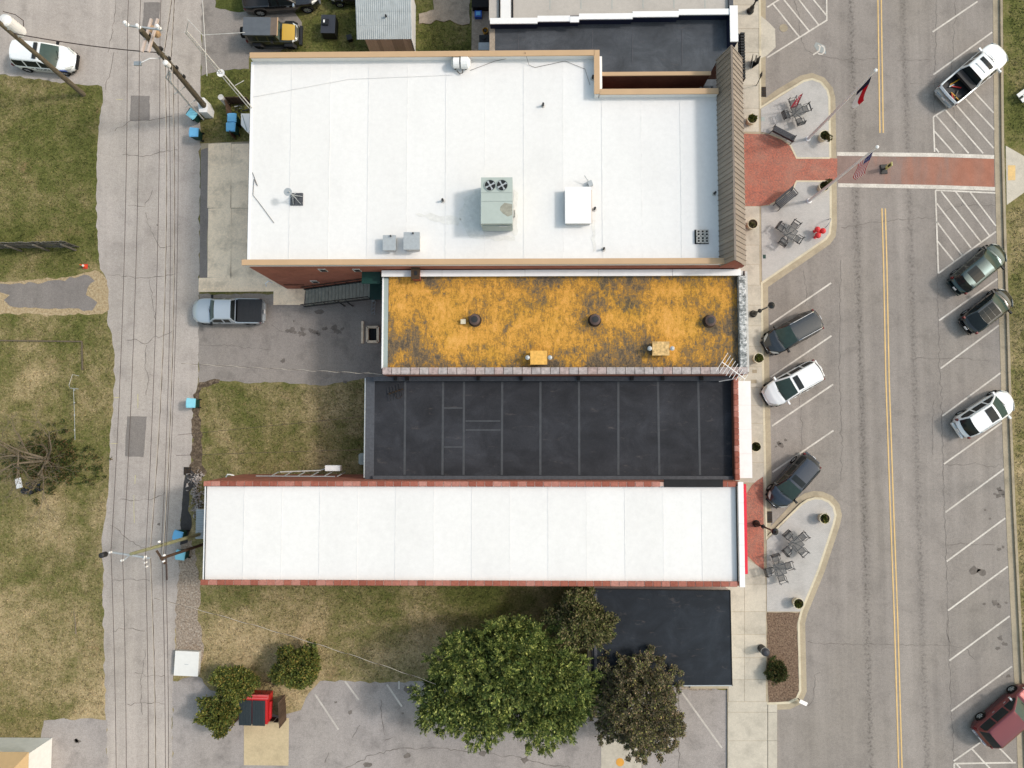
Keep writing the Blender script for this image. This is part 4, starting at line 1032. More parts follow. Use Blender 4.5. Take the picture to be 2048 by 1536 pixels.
def car(name, label, px, py, dirpx, paint_m, L=4.7, W=1.88, H=1.68, hood=1.02, nose=.78, belt=1.05, wf0=.275, wf1=.07, wr1=-.40, wr0=-.47, rear=1.0,
        glass=None, pillars=(.02, -.22), sunroof=None, rails=None, kind='suv', wr=.36, roofm=None, hoodm=None, bed=None, roofin=.2, rim=None, clad=None, zc=.9, group=None, mirrors=True, tailz=.95, boxy=0):
    glass = glass or M['glass']; rim = rim or M['galv']
    c = P(px, py, zc); rz = math.atan2(-dirpx[1], dirpx[0])
    T_ = thing(name, label, 'pickup truck' if kind == 'pickup' else 'car', (c.x, c.y, 0), rz, group)
    hw = W/2; WARP[0] = L/2 if not boxy else L*2.5; WARP[1] = hw
    if kind == 'pickup': WARP[0] = L*1.1
    xf, xr = L*.315, -L*.285                # axles
    if kind == 'pickup': xf, xr = L*.325, -L*.30
    def wid(x):
        t = max(0, (x-(L/2-1.05))/1.05); f = 1-(.36-.2*boxy)*t**2.2
        t = max(0, (-(L/2-.8)-x)/.8); f *= 1-(.24-.1*boxy)*t**2.2 if kind != 'pickup' else 1-.06*t**2.4
        return hw*f
    x_c = wf0*L                              # cowl
    tops = [(-L/2, tailz-.12), (-L/2+.12, tailz), (-L/2+.4, belt), (wr0*L, belt), (x_c-.1, belt), (x_c+.12, hood+.02), (L/2-.55, lerp(nose, hood, .72)), (L/2-.18, nose), (L/2, nose-.16)]
    if bed:
        tops = [(-L/2, tailz), (-L/2+.05, belt), (x_c-.1, belt), (x_c+.12, hood+.02), (L/2-.55, lerp(nose, hood, .8)), (L/2-.15, nose), (L/2, nose-.14)]
    tops = sorted(tops)
    xs = sorted(set([round(v, 3) for v in np.linspace(-L/2, L/2, 45)]+[round(-L/2+d, 3) for d in (.03, .08)]+[round(L/2-d, 3) for d in (.03, .08)]))
    bx0 = bx1 = None
    if bed:
        bx0, bx1 = -L/2+.1, bed
        xs = sorted(set(xs+[bx0, bx0+.01, bx1, bx1-.01]))
    V = []; nsec = 8; zb = .26
    for x in xs:
        w_ = wid(x); zt = interp(x, tops)
        e = min(x+L/2, L/2-x); inset = .06*max(0, 1-e/.12)
        w_ -= inset; lo = zb+.12*max(0, 1-e/.5)
        arch = lo
        for ax in (xf, xr):
            dx = abs(x-ax); R_ = wr+.09
            if dx < R_: arch = max(arch, math.sqrt(R_*R_-dx*dx)+wr*.98)
        arch = min(arch, zt-.08)
        inb = bed and bx0 < x < bx1
        sh = max(arch+.02, .62*zt+.06)
        if inb: top = [(w_*.985, zt-.05), (w_*.96, zt), (w_-.13, zt), (w_-.15, .78), (0, .78)]
        else:
            crown = .035 if x < x_c else .05
            top = [(w_*.985, zt-.10), (w_*.945, zt-.03), (w_*.86, zt), (w_*.5, zt+crown*.8), (0, zt+crown)]
        half = [(w_*.80, min(lo, arch)), (w_*.97, arch), (w_, sh)]+top
        for sgn in (1,):
            V += [(x, -y, z) for y, z in half]
            V += [(x, y, z) for y, z in reversed(half[:-1])]
    ring = 2*nsec-1
    body, liner = [], []
    for i in range(len(xs)-1):
        xm = (xs[i]+xs[i+1])/2
        for k in range(ring-1):
            f = (i*ring+k, (i+1)*ring+k, (i+1)*ring+k+1, i*ring+k+1)
            if bed and bx0-.005 < xm < bx1+.005 and 5 <= k <= ring-7: liner.append(f)
            else: body.append(f)
    body.append(tuple(reversed(range(ring)))); body.append(tuple(range((len(xs)-1)*ring, len(xs)*ring)))
    b_ = sub(V, body, 'body', paint_m, T_)
    if liner: sub(V, liner, 'bed_liner', M['dark'], T_, False)
    MB().box((0, 0, .3), (L*.9, W*.8, .16)).build('underbody', M['black'], T_)
    # bonnet panel
    hx = [v for v in np.linspace(x_c+.16, L/2-.24, 7)]; hv = []
    for x in hx:
        w_ = wid(x)*.80; zt = interp(x, tops)
        for k in range(-3, 4):
            y = w_*k/3; zz = zt+.05*(1-(k/3)**2)+.014 if abs(k) < 3 else zt+.012
            hv.append((x, y, zz))
    sub(hv, [(i*7+k, (i+1)*7+k, (i+1)*7+k+1, i*7+k+1) for i in range(6) for k in range(6)], 'hood', hoodm or paint_m, T_)
    # cabin
    f0, f1, r1, r0 = wf0*L, wf1*L, wr1*L, wr0*L
    st = list(np.linspace(r0, r1, 4))+list(np.linspace(r1, f1, 15))[1:]+list(np.linspace(f1, f0, 5))[1:]
    pil = [p_*L for p_ in pillars]
    for p_ in pil: st += [p_-.06, p_+.06]
    st = sorted(st); CV = []
    vl = [0, .84, 1.0]                       # belt, glass top, roof edge
    for x in st:
        if x > f1: t = (f0-x)/(f0-f1)
        elif x < r1: t = (x-r0)/(r1-r0) if r1 > r0 else 1
        else: t = 1
        t = max(0, min(1, t)); e = t**.88
        wb = min(wid(x)*.955, hw*.96); wt = wb-(hw*roofin)*e
        edge = lerp(belt, H-.07, e); ctr = lerp(belt+.03, H, e)
        q = []
        for f in vl: q.append((lerp(wb, wt, f), lerp(belt-.02, edge, f)))
        q += [(wt*.88, lerp(edge, ctr, .45)), (wt*.45, lerp(edge, ctr, .9)), (0, ctr)]
        CV += [(x, -y, z) for y, z in q]+[(x, y, z) for y, z in reversed(q[:-1])]
    rg = 11; cab = []; win = {}; ws_, rw_ = [], []
    def seg(x):
        for i, p_ in enumerate(sorted(pil)):
            if abs(x-p_) < .06: return None
        return sum(1 for p_ in pil if x > p_)
    for i in range(len(st)-1):
        xm = (st[i]+st[i+1])/2
        for k in range(rg-1):
            f = (i*rg+k, (i+1)*rg+k, (i+1)*rg+k+1, i*rg+k+1)
            if k in (0, 9) and r0+.22 < xm < f0-.25 and seg(xm) is not None: win.setdefault((k, seg(xm)), []).append(f)
            elif 3 <= k <= 6 and xm > f1: ws_.append(f)
            elif 3 <= k <= 6 and xm < r1: rw_.append(f)
            else: cab.append(f)
    sub(CV, cab, 'cabin', roofm or paint_m, T_)
    sub(CV, ws_, 'windshield', glass, T_); sub(CV, rw_, 'rear_window', M['glass'], T_)
    for kk, fl in win.items(): sub(CV, fl, 'side_window', M['glass'], T_)
    def rz_at(y): return H-.07*min(1, abs(y)/(hw*(1-roofin)))**2+.008
    if sunroof:
        for a, b in sunroof:
            n_ = 4; w2 = hw*.56; vs = []
            for x in (a*L, b*L):
                for k in range(n_+1):
                    y = -w2+2*w2*k/n_; vs.append((x, y, rz_at(y)+.012))
            MB().add(vs, [(k, k+n_+1, k+n_+2, k+1) for k in range(n_)] if a*L < b*L else [(k+1, k+n_+2, k+n_+1, k) for k in range(n_)]).build('sunroof', M['glass'], T_)
    if rails:
        for s in (-1, 1):
            y = s*hw*(1-roofin)*.9
            MB().tube([(r1+.1, y, H-.06), (r1+.25, y, H+.03), (f1-.35, y, H+.03), (f1-.1, y, H-.06)], .028, 6).build('roof_rail', rails, T_)
    for x in (xf, xr):
        for s in (-1, 1): wheel(T_, x, s*(hw-.13), wr, .24, rim)
    for s in (-1, 1):
        if mirrors:
            mm = MB(); x = f0-.38*boxy-.18
            mm.add([(x-.07, s*(hw*.94), belt+.02), (x+.07, s*(hw*.94), belt+.02), (x+.1, s*(hw+.2), belt+.0), (x-.06, s*(hw+.23), belt+.0),
                    (x-.07, s*(hw*.94), belt+.14), (x+.05, s*(hw*.94), belt+.14), (x+.06, s*(hw+.19), belt+.17), (x-.06, s*(hw+.22), belt+.17)],
                   [(0, 1, 2, 3), (4, 7, 6, 5), (0, 4, 5, 1), (1, 5, 6, 2), (2, 6, 7, 3), (3, 7, 4, 0)])
            fixn(mm.build('mirror', clad if clad else paint_m, T_))
        x0 = L/2-.14; y0 = wid(x0)
        q = []
        for dx, fy, dz in ((-.06, .58, .0), (-.12, .86, .0), (-.42, .99, .04), (-.40, .84, .09), (-.10, .60, .05)):
            xx = L/2+dx-(.24*.8*fy*fy*(L/2)/WARP[0]); q.append((xx+.02, s*wid(xx)*fy, interp(xx, tops)-.02+dz*.6))
        q2 = [(a+.0, b*1.01, c_-.16) for a, b, c_ in q]
        fixn(MB().add(q+q2, [(0, 1, 2, 3, 4), (0, 5, 6, 1), (1, 6, 7, 2), (9, 8, 7, 6, 5), (2, 7, 8, 3), (3, 8, 9, 4), (4, 9, 5, 0)]).build('headlight', M['headlamp'], T_))
        xx = -L/2+.12
        xx += .15*(L/2)/WARP[0]
        MB().box((xx, s*wid(xx)*.90, tailz-.07 if not bed else belt-.22), (.12, .17, .24)).build('taillight', M['tail'], T_)
    MB().box((L/2-.05, 0, nose-.22), (.12, W*.42, .16)).build('grille', M['black'], T_)
    MB().box((L/2-.03, 0, .42), (.12, W*.56, .2)).build('front_bumper', clad if clad is M['chrome'] else M['black'], T_)
    MB().box((-L/2+.01, 0, .5), (.14, W*.7, .2)).build('rear_bumper', clad if clad is M['chrome'] else (paint_m if kind != 'pickup' else M['galv']), T_)
    MB().box((-L/2-.05, 0, .72), (.03, .32, .16)).build('license_plate', M['white'], T_)
    for xq in ((.08*L, -.13*L) if kind != 'pickup' else (.1*L,)):
        for s in (-1, 1): MB().box((xq, s*(hw-.005), belt-.16), (.2, .03, .035)).build('door_handle', clad or paint_m, T_)
    for s in (-1, 1):
        MB().bar((f0+.05, s*.06-.2, belt+.055), (f0-.12, s*.3+.1, belt+.16), .03, .02).build('wiper', M['black'], T_)
    T_['dims'] = [L, W, H]
    del T_['dims']
    return T_
white = carpaint('white_car_paint', (.78, .79, .8, 1)); blk = carpaint('black_car_paint', S(34, 34, 36), rough=.2)
gryp = carpaint('charcoal_car_paint', (.055, .059, .062, 1), .8, .26); navy = carpaint('slate_car_paint', (.052, .06, .074, 1), .8, .26)
silv = carpaint('silver_blue_paint', S(186, 196, 206), .15); grn = carpaint('dark_green_paint', (.042, .064, .067, 1), .8, .26)
redp = carpaint('dark_red_paint', (.16, .03, .035, 1), .5, .3); olive = carpaint('olive_paint', S(40, 40, 30)); yel = carpaint('yellow_paint', S(214, 172, 62))
rubc = M['black']
# left of the alley
pol = car('police_car', 'white police SUV with a dark roof light bar beside the alley', 85, 113, (1, .1), white, L=5.0, W=2.0, H=1.76, clad=rubc, glass=M['glassg'], rim=M['chrome'], wr=.38)
MB().box((-.0, 0, 1.80), (.26, 1.25, .1)).build('light_bar', M['dark'], pol)
MB().box((1.55, -.985, .86), (1.0, .02, .16)).build('blue_stripe', M['bluec'], pol)
def text_mesh(txt, size, ext=.004):
    cu = bpy.data.curves.new('lettering', 'FONT'); cu.body = txt; cu.size = size; cu.extrude = ext; cu.align_x = 'CENTER'; cu.align_y = 'CENTER'
    o = bpy.data.objects.new('tmp', cu); COL.objects.link(o)
    dg = bpy.context.evaluated_depsgraph_get()
    me = bpy.data.meshes.new_from_object(o.evaluated_get(dg)); bpy.data.objects.remove(o); return me
me = text_mesh('POLICE', .34)
o = link_mesh('lettering', me, M['black'], pol); o.location = (.15, -1.008, .80); o.rotation_euler = (math.radians(90), 0, 0)
# top edge
car('pickup_truck', 'large black pickup truck cut by the top edge above the yellow jeep', 561, -8, (1, -.06), blk, L=5.9, W=2.05, H=1.95, hood=1.22, nose=1.02, belt=1.25, wf0=.22, wf1=.08, wr1=-.12, wr0=-.14, kind='pickup', bed=-.15*5.9, wr=.46, pillars=(-.01,), tailz=1.1, clad=M['chrome'])
car('parked_car', 'black car cut by the top edge beside the shed', 714, -22, (-1, .03), blk, L=4.7, W=1.85, H=1.5, rim=M['chrome'])
# jeep
J = car('jeep', 'boxy off-road car with yellow hood and grey soft top', 545, 67, (1, .02), olive, L=4.1, W=1.62, H=1.86, hood=1.12, nose=1.06, belt=1.18, wf0=.165, wf1=.115, wr1=-.455, wr0=-.475, roofin=.12, hoodm=yel, wr=.42, pillars=(-.04, -.24), boxy=1, mirrors=True, clad=M['dark'], tailz=1.1, rim=M['dark'], glass=M['glassg'])
MB().box((-.85, 0, 1.885), (2.1, 1.40, .06)).build('soft_top', plain('grey_canvas', S(98, 104, 112), .9), J)
MB().box((.32, 0, 1.882), (.74, 1.36, .06)).build('front_top', plain('taupe_canvas', S(120, 106, 96), .9), J)
MB().box((.71, 0, 1.86), (.06, 1.44, .08)).build('windshield_frame', M['tan'], J)
for x in (1.29, -1.17):
    for s in (-1, 1):
        MB().add([(x+a, s*b, z) for a, b, z in ((-.55, .78, .62), (-.32, .76, .95), (.32, .76, .95), (.55, .78, .62), (-.55, 1.02, .6), (-.32, 1.02, .9), (.32, 1.02, .9), (.55, 1.02, .6))], [(0, 1, 5, 4), (1, 2, 6, 5), (2, 3, 7, 6)]).build('fender_flare', M['black'], J)
for s in (-1, 1): MB().box((.1, s*.88, .48), (1.7, .2, .08)).build('side_step', M['dark'], J)
MB().tube([(-2.12, 0, 1.0), (-2.34, 0, 1.0)], .41, 18).build('spare_wheel', M['rubber'], J)
MB().box((2.14, 0, .62), (.22, 1.5, .22)).build('winch_bumper', M['dark'], J)
# silver pickup
pk = car('pickup_truck', 'silver pickup truck with a black bed cover facing the alley', 455, 622, (-1, -.01), silv, L=5.4, W=1.92, H=1.82, hood=1.12, nose=.92, belt=1.14, wf0=.23, wf1=.12, wr1=-.11, wr0=-.125, kind='pickup', bed=-.135*5.4, wr=.39, pillars=(.02,), clad=M['black'], tailz=1.05, glass=M['glassg'])
m = MB()
for i in range(4): m.box((-.80-.30-i*.46, 0, 1.18), (.455, 1.74, .06))
m.build('bed_cover', M['dark'], pk)
# kerbside, left of the street
car('parked_car', 'dark grey SUV with roof rails parked north of the white SUV', 1587, 664.5, (-.878, .479), gryp, L=4.65, W=1.86, H=1.68, clad=rubc, rails=M['chrome'], glass=M['glassg'])
car('parked_car', 'white SUV parked nose-in beside the white shop canopy', 1587.5, 767, (-.873, .488), white, L=4.75, W=1.9, H=1.7, clad=None, rails=white, sunroof=((-.055, .035),), glass=M['glassg'])
car('parked_car', 'black SUV with a sunroof parked at the tip of the lower plaza', 1588, 962.5, (-.67, .742), navy, L=4.6, W=1.84, H=1.68, clad=rubc, rails=rubc, sunroof=((-.065, .03),), glass=M['glassg'])
# far side
wp = car('pickup_truck', 'white crew-cab pickup truck with an open bed', 1948, 146.5, (.768, -.64), white, L=5.8, W=2.03, H=1.93, hood=1.2, nose=1.0, belt=1.22, wf0=.245, wf1=.14, wr1=-.12, wr0=-.14, kind='pickup', bed=-.15*5.8, wr=.4, pillars=(.04,), tailz=1.05, sunroof=((.04, .1),), clad=None)
MB().box((-1.12, 0, 1.28), (.48, 1.7, .22)).build('tool_box', M['dark'], wp)
MB().box((-.18, 0, 1.945), (.07, 1.0, .03)).build('roof_lamp_bar', M['galv'], wp)
for i in range(6): MB().box((-1.5-.2*i+random.uniform(-.1, .1), random.uniform(-.5, .5), .86), (random.uniform(.1, .9), .08, .08), random.uniform(0, 3)).build('bed_tool', [M['yellowc'], M['redm'], M['galv'], M['wood']][i % 4], wp)
car('parked_car', 'dark green SUV with a glass roof panel below the hatched bay', 1961, 535.5, (.775, -.632), grn, L=4.75, W=1.86, H=1.62, clad=rubc, sunroof=((-.30, -.12),), glass=M['glassg'])
car('parked_car', 'black hatchback with a dark panelled glass roof on the far side', 1979, 620.5, (.79, -.61), blk, L=4.2, W=1.8, H=1.52, wr1=-.28, wr0=-.44, clad=rubc, sunroof=((-.06, .045), (-.17, -.07), (-.27, -.18)), glass=M['glassg'], roofm=gryp, hoodm=navy)  # lighter roof and hood paints on the black body stand in for reflected sky
car('parked_car', 'white SUV with a large sunroof parked on the far side', 1973.5, 827, (.846, -.532), white, L=4.75, W=1.9, H=1.72, wr1=-.36, wr0=-.46, rails=M['galv'], sunroof=((-.1, .035),), glass=M['glassg'])
car('parked_car', 'dark red SUV with chrome bumpers cut by the right edge', 2017, 1433, (.77, -.638), redp, L=5.1, W=1.98, H=1.85, hood=1.15, nose=.98, belt=1.15, clad=M['chrome'], glass=M['glassg'], boxy=1, wr=.38)
# ================================================================== poles and wires
def polething(name, label, b, bz, t, tz, r0, r1, mat, part='pole'):
    pb, pt = P(b[0], b[1], bz), P(t[0], t[1], tz)
    T_ = thing(name, label, 'utility pole', (pb.x, pb.y, 0))
    MB().tube([pb, pb.lerp(pt, .5), pt], [r0, (r0+r1)/2, r1], 12).build(part, mat, T_, True)
    return T_, pb, pt
def at(pb, pt, z): return pb.lerp(pt, z/(pt.z-pb.z))
def insulator(T_, p, mat='white', s=1.0):
    MB().lathe([(.03*s, 0), (.09*s, .05*s), (.05*s, .1*s), (.09*s, .15*s), (.05*s, .2*s), (.08*s, .26*s), (.03*s, .3*s)], p, 10).build('insulator', M[mat], T_, True)
U1, b1, t1 = polething('utility_pole', 'dark wood utility pole with a large white transformer beside the police SUV', (167, 189), 0, (-32, 19), 10, .2, .14, M['pole'])
c = at(b1, t1, 6.9)+Vector((.12, .5, 0))
tr = MB().lathe([(.1, 0), (.4, .02), (.42, .1), (.42, 1.5), (.36, 1.6), (.12, 1.66)], c, 18).build('transformer', M['white'], U1, True)
MB().bar(c+Vector((0, -.5, .3)), c+Vector((0, 0, .3)), .1, .1).build('bracket', M['galv'], U1, True)
MB().bar(c+Vector((0, -.5, 1.2)), c+Vector((0, 0, 1.2)), .1, .1).build('bracket', M['galv'], U1, True)
MB().tube([c+Vector((.3, .3, .2)), c+Vector((.55, .5, .6)), c+Vector((.5, .5, 1.3)), c+Vector((.2, .3, 2.0))], .025, 6).build('cable_loop', M['wire'], U1, True)
U2, b2, t2 = polething('utility_pole', 'dark wood utility pole with crossarms, conduits and a white meter cabinet', (420, 226), 0, (282, 59), 10.5, .21, .15, M['pole'])
xa_ = Vector((.97, -.22, 0)).normalized()
tp = at(b2, t2, 10.2)
A, B = P(253, 51, 10.3), P(325, 60, 10.3)
MB().bar(A, B, .1, .12).build('crossarm', M['galv'], U2, True)
for q in ((256, 51), (280, 57), (320, 58)): insulator(U2, P(q[0], q[1], 10.4), s=1.5)
for dx in (-.2, .22):
    A2, B2 = P(309, 38, 9.6), P(290, 104, 9.6)
    MB().bar(A2+Vector((dx, 0, 0)), B2+Vector((dx, 0, 0)), .13, .16).build('crossarm', plain('pale_crossarm', S(214, 196, 186), .8), U2, True)
MB().lathe([(.2, 0), (.24, .05), (.24, .7), (.1, .78)], P(296, 74, 8.9), 12).build('cutout_can', M['dark'], U2, True)
MB().lathe([(.2, 0), (.24, .05), (.24, .75), (.1, .82)], P(316, 70, 8.8), 12).build('regulator_can', M['tan'], U2, True)
MB().lathe([(.15, 0), (.18, .05), (.18, .5), (.05, .56)], P(338, 132, 7.2), 12).build('meter_can', M['white'], U2, True)
lp, lq = at(b2, t2, 7.4), P(279, 127, 7.9)
MB().tube([lp, lp.lerp(lq, .5)+Vector((0, 0, .3)), lq], .035, 8).build('lamp_arm', M['white'], U2, True)
MB().box(lq-Vector((.12, 0, .02)), (.5, .26, .14)).build('lamp_head', M['galv'], U2, True)
for k in range(3):
    o_ = Vector((-.75+.17*k, -.35-.14*k, 0))
    MB().tube([at(b2, t2, .2)+o_, at(b2, t2, 5.6)+o_, at(b2, t2, 6.1)+o_*.4], .05, 8).build('conduit', M['greywhite'], U2, True)
MB().tube([at(b2, t2, .1)+Vector((.22, .1, 0)), at(b2, t2, 8)+Vector((.2, .1, 0))], .03, 6).build('conduit', M['greywhite'], U2, True)
for z in (2.2, 4.0, .8): MB().bar(at(b2, t2, z)+Vector((-.95, -.7, 0)), at(b2, t2, z)+Vector((.05, .02, 0)), .05, .06).build('standoff', M['greywhite'], U2, True)
for k in range(8): MB().box(at(b2, t2, 5+k*.55)+Vector((.18*(-1)**k, .1, 0)), (.22, .16, .3)).build('pole_fitting', M['dark'], U2, True)
cab_ = thing('meter_cabinet', 'white metal meter cabinet at the foot of the pole with conduits', 'cabinet', P(418, 222), .1)
MB().add([(-.32, -.55, 0), (.3, -.62, 0), (.42, -.1, 0), (.2, .5, 0), (-.38, .55, 0), (-.32, -.55, 1.1), (.3, -.62, 1.1), (.42, -.1, 1.15), (.2, .5, 1.2), (-.38, .55, 1.2)],
         [(5, 6, 7, 8, 9), (0, 1, 6, 5), (1, 2, 7, 6), (2, 3, 8, 7), (3, 4, 9, 8), (4, 0, 5, 9)]).build('cabinet_body', M['white'], cab_)
MB().box((-.05, .0, 1.2), (.3, .4, .05)).build('hatch', M['galv'], cab_)
# lower poles
U3, b3, t3 = polething('utility_pole', 'pale greenish utility pole with a long crossarm at the alley bend', (428, 1060), 0, (262, 1108), 10.5, .14, .10, M['gpole'])
MB().bar(P(222, 1104, 10.4), P(300, 1116, 10.4), .1, .11).build('crossarm', M['galv'], U3, True)
MB().bar(P(246, 1122, 9.9), P(262, 1108, 9.7), .06, .06).build('brace', M['galv'], U3, True)
MB().bar(P(290, 1113, 10.2), P(262, 1108, 9.4), .06, .06).build('brace', M['galv'], U3, True)
for q in ((223, 1104), (246, 1120), (292, 1113)): insulator(U3, P(q[0], q[1], 10.45), s=.8)
MB().lathe([(.14, 0), (.17, .05), (.17, .5), (.08, .55)], P(212, 1108, 10.0), 12).build('transformer', M['dark'], U3, True)
for k in range(3): MB().lathe([(.04, 0), (.06, .1), (.04, .3)], P(292+2*k, 1116+8*k, 9.6-.3*k), 8).build('cutout', M['white'], U3, True)
U4, b4, t4 = polething('utility_pole', 'short brown utility pole beside the pale greenish one', (424, 1083), 0, (322, 1117), 7.6, .12, .09, M['bwood'])
MB().bar(P(313, 1101, 7.3), P(330, 1128, 7.3), .1, .12).build('crossarm', M['bwood'], U4, True)
for q in ((320, 1083), (330, 1110), (329, 1122)): insulator(U4, P(q[0], q[1], 7.2), s=.8)
# antenna mast at the back wall
bx, by = P(577, 306), P(577, 306)
AM = thing('antenna_mast', 'tall white lattice antenna mast with a round dish behind the white-roofed building', 'antenna', (bx.x, bx.y, 0))
top = P(372, 64, 16.8)
for dx, dy in ((-.12, 0), (.12, .03), (0, .2)):
    MB().tube([(bx.x+dx, bx.y+dy, 0), top+Vector((dx*.6, dy*.6, 0))], .03, 6).build('mast_leg', M['greywhite'], AM, True)
for k in range(24):
    z = .7*k+.4; f = z/16.8; c = Vector((bx.x, bx.y, 0)).lerp(top, f); s = 1-.4*f
    MB().bar(c+Vector((-.12*s, 0, 0)), c+Vector((.12*s, .03, .35)), .018, .018).build('lattice_bar', M['greywhite'], AM, True)
MB().tube([top, P(377, 42, 18.0)-Vector((0, 0, 0))], .02, 6).build('whip', M['greywhite'], AM, True)
d_ = Vector((bx.x, bx.y, 0)).lerp(top, 12.3/16.8)
m = MB(); n = 18
m.lathe([(.02, 0), (.14, .03), (.23, .07), (.24, .09), (.14, .05), (.02, .02)], d_+Vector((0, 0, 0)), n); m.build('dish', M['white'], AM, True)
for a, b, z in (((405, 0), (414, 152), 14.6), ((405, 70), (490, 65), 14.6), ((374, 37), (406, 71), 14.9), ((470, 171), (488, 161), 10.5)):
    MB().tube([P(a[0], a[1], z), P(b[0], b[1], z)], .02, 5).build('antenna_element', M['greywhite'], AM, True)
# wires
def wire(label, a, b, sag, r=.02, mat='wire', n=28, name='overhead_wire', group='overhead wires above the alley', cat='wire'):
    pts = []
    for i in range(n+1):
        t = i/n; p = a.lerp(b, t); p = p-Vector((0, 0, sag*4*t*(1-t))); pts.append(p)
    o = MB().tube(pts, r, 5).build(name, M[mat])
    return tag(o, label, cat, group)
def bundle(label, a, b, sag, r=.024, mat='wire', n=60, group='overhead wires above the alley'):   # lashed cable: thin messenger with a cable that wanders
    T_ = thing('lashed_cable', label, 'cable', (a.x, a.y, a.z), 0, group)
    pts = []; pts2 = []
    for i in range(n+1):
        t = i/n; p = a.lerp(b, t)-Vector((0, 0, sag*4*t*(1-t))); pts.append(p)
        pts2.append(p+Vector((.018*math.sin(i*1.9), 0, -.06)))
    MB().tube(pts, .014, 5).build('messenger', M['wirel'], T_, True)
    MB().tube(pts2, r, 5).build('cable', M[mat], T_, True)
    return T_
TOPA, TOPB, TOPC = P(255, 51, 10.75), P(279, 57, 10.75), P(320, 57, 10.75)
LOA, LOB, LOC = P(222, 1103, 10.85), P(245.5, 1119, 10.85), P(291, 1112, 10.85)
for nm, u, d, nx, sx in (('west', TOPA, LOA, 255, 231), ('middle', TOPB, LOB, 280, 248.5), ('east', TOPC, LOC, 321.5, 292)):
    wire('%sernmost power line over the alley between the two crossarms' % nm if nm != 'middle' else 'middle power line over the alley between the two crossarms', u, d, .45, .016)
    wire('%s power line north of the crossarm pole' % nm, u, P(nx, -300, 10.6), .2, .016)
    wire('%s power line south of the pale greenish pole' % nm, d, P(sx, 1950, 10.8), .3, .016)
q2 = at(b2, t2, 7.6); q2b = at(b2, t2, 6.6)
bundle('black lashed cable nearest the row buildings above the alley', q2+Vector((.1, 0, 0)), P(300, 1098, 8.6), .9)
bundle('second black lashed cable running to the short brown pole', q2b+Vector((.15, 0, 0)), P(326, 1108, 7.3), .75)
wire('thin cable between the crossarm pole and the short brown pole', q2b+Vector((.3, 0, -.5)), P(331, 1115, 6.9), .6, .016)
wire('another thin cable between the crossarm pole and the short brown pole', q2+Vector((.25, 0, -.2)), P(322, 1110, 7.4), .7, .016)
bundle('black lashed cable leaving the picture at the top', q2, P(362, -200, 7.2), .2)
bundle('second black lashed cable leaving the picture at the top', q2b, P(352, -200, 7.6), .2)
wire('thick black cable south of the short brown pole', P(332, 1115, 7.0), P(334, 1160, 6.9), .02, .05)
wire('thin cable pair strand south of the short brown pole', P(331, 1115, 7.0), P(331, 1950, 6.9), .4, .018)
wire('outer thin cable south of the short brown pole', P(324, 1115, 7.2), P(325, 1950, 7.1), .4, .018)
bundle('lashed cable south of the pale greenish pole', P(300, 1116, 9.2), P(304, 1950, 8.6), .5)
wire('thick sagging cable from the crossarm pole to the transformer pole', at(b2, t2, 8.0), at(b1, t1, 7.6), .35, .035, group='service lines')
def dashed(label, a, b, sag):
    T_ = thing('service_drop', label, 'cable', (a.x, a.y, a.z), 0, 'service lines')
    n = 60; pts = [a.lerp(b, i/n)-Vector((0, 0, sag*4*(i/n)*(1-i/n))) for i in range(n+1)]
    MB().tube(pts, .012, 5).build('conductor', M['wire'], T_, True)
    MB().tube([p+Vector((.03*math.sin(i*.9), .03*math.cos(i*.9), .02*math.sin(i*.9))) for i, p in enumerate(pts)], .014, 5).build('neutral', M['wirel'], T_, True)
dashed('service drop from the alley line to the lichen-roofed building', P(362, 727, 7.0), P(764, 748, 5.9), .4)
dashed('service drop crossing the lower lawn into the big evergreen', P(308, 1196, 7.0), P(872, 1368, 4.8), .6)
wire('dark service line over the small lawn to the black-roofed building', P(352, 911, 7.0), P(733, 899, 4.2), .3, .014, group='service lines')
wire('upper dark service line over the small lawn', P(355, 870, 7.0), P(733, 832, 4.4), .3, .014, group='service lines')
wire('grey cable lying across the big white roof', P(505, 194, ZR+.05), P(700, 158, ZR+.05), -.0, .012, 'lap', group='roof cables')
wire('continuation of the grey cable to the white roof fan', P(700, 158, ZR+.05), P(905, 150, ZR+.05), 0, .012, 'lap', group='roof cables')
o = MB().tube([P(940, 141, ZR+.05), P(990, 122, ZR+.05), P(1040, 112, ZR+.3), P(1050, 104, ZP+.1), P(1058, 130, ZR+.06), P(1070, 135, ZR+.05), P(1130, 122, ZR+.05), P(1170, 138, ZR+.05), P(1180, 170, ZR+.05)], .012, 5).build('roof_cable', M['wire'])
tag(o, 'thin cable winding along the north edge of the big white roof', 'cable', 'roof cables')
o = MB().tube([P(505, 345, ZR+.05), P(515, 372, ZR+.05), P(508, 358, ZR+.05), P(506, 390, ZR+.05), P(520, 408, ZR+.05), P(548, 446, ZR+.05)], .014, 5).build('roof_cable', M['wire'])
tag(o, 'looped cable at the west edge of the big white roof', 'cable', 'roof cables')
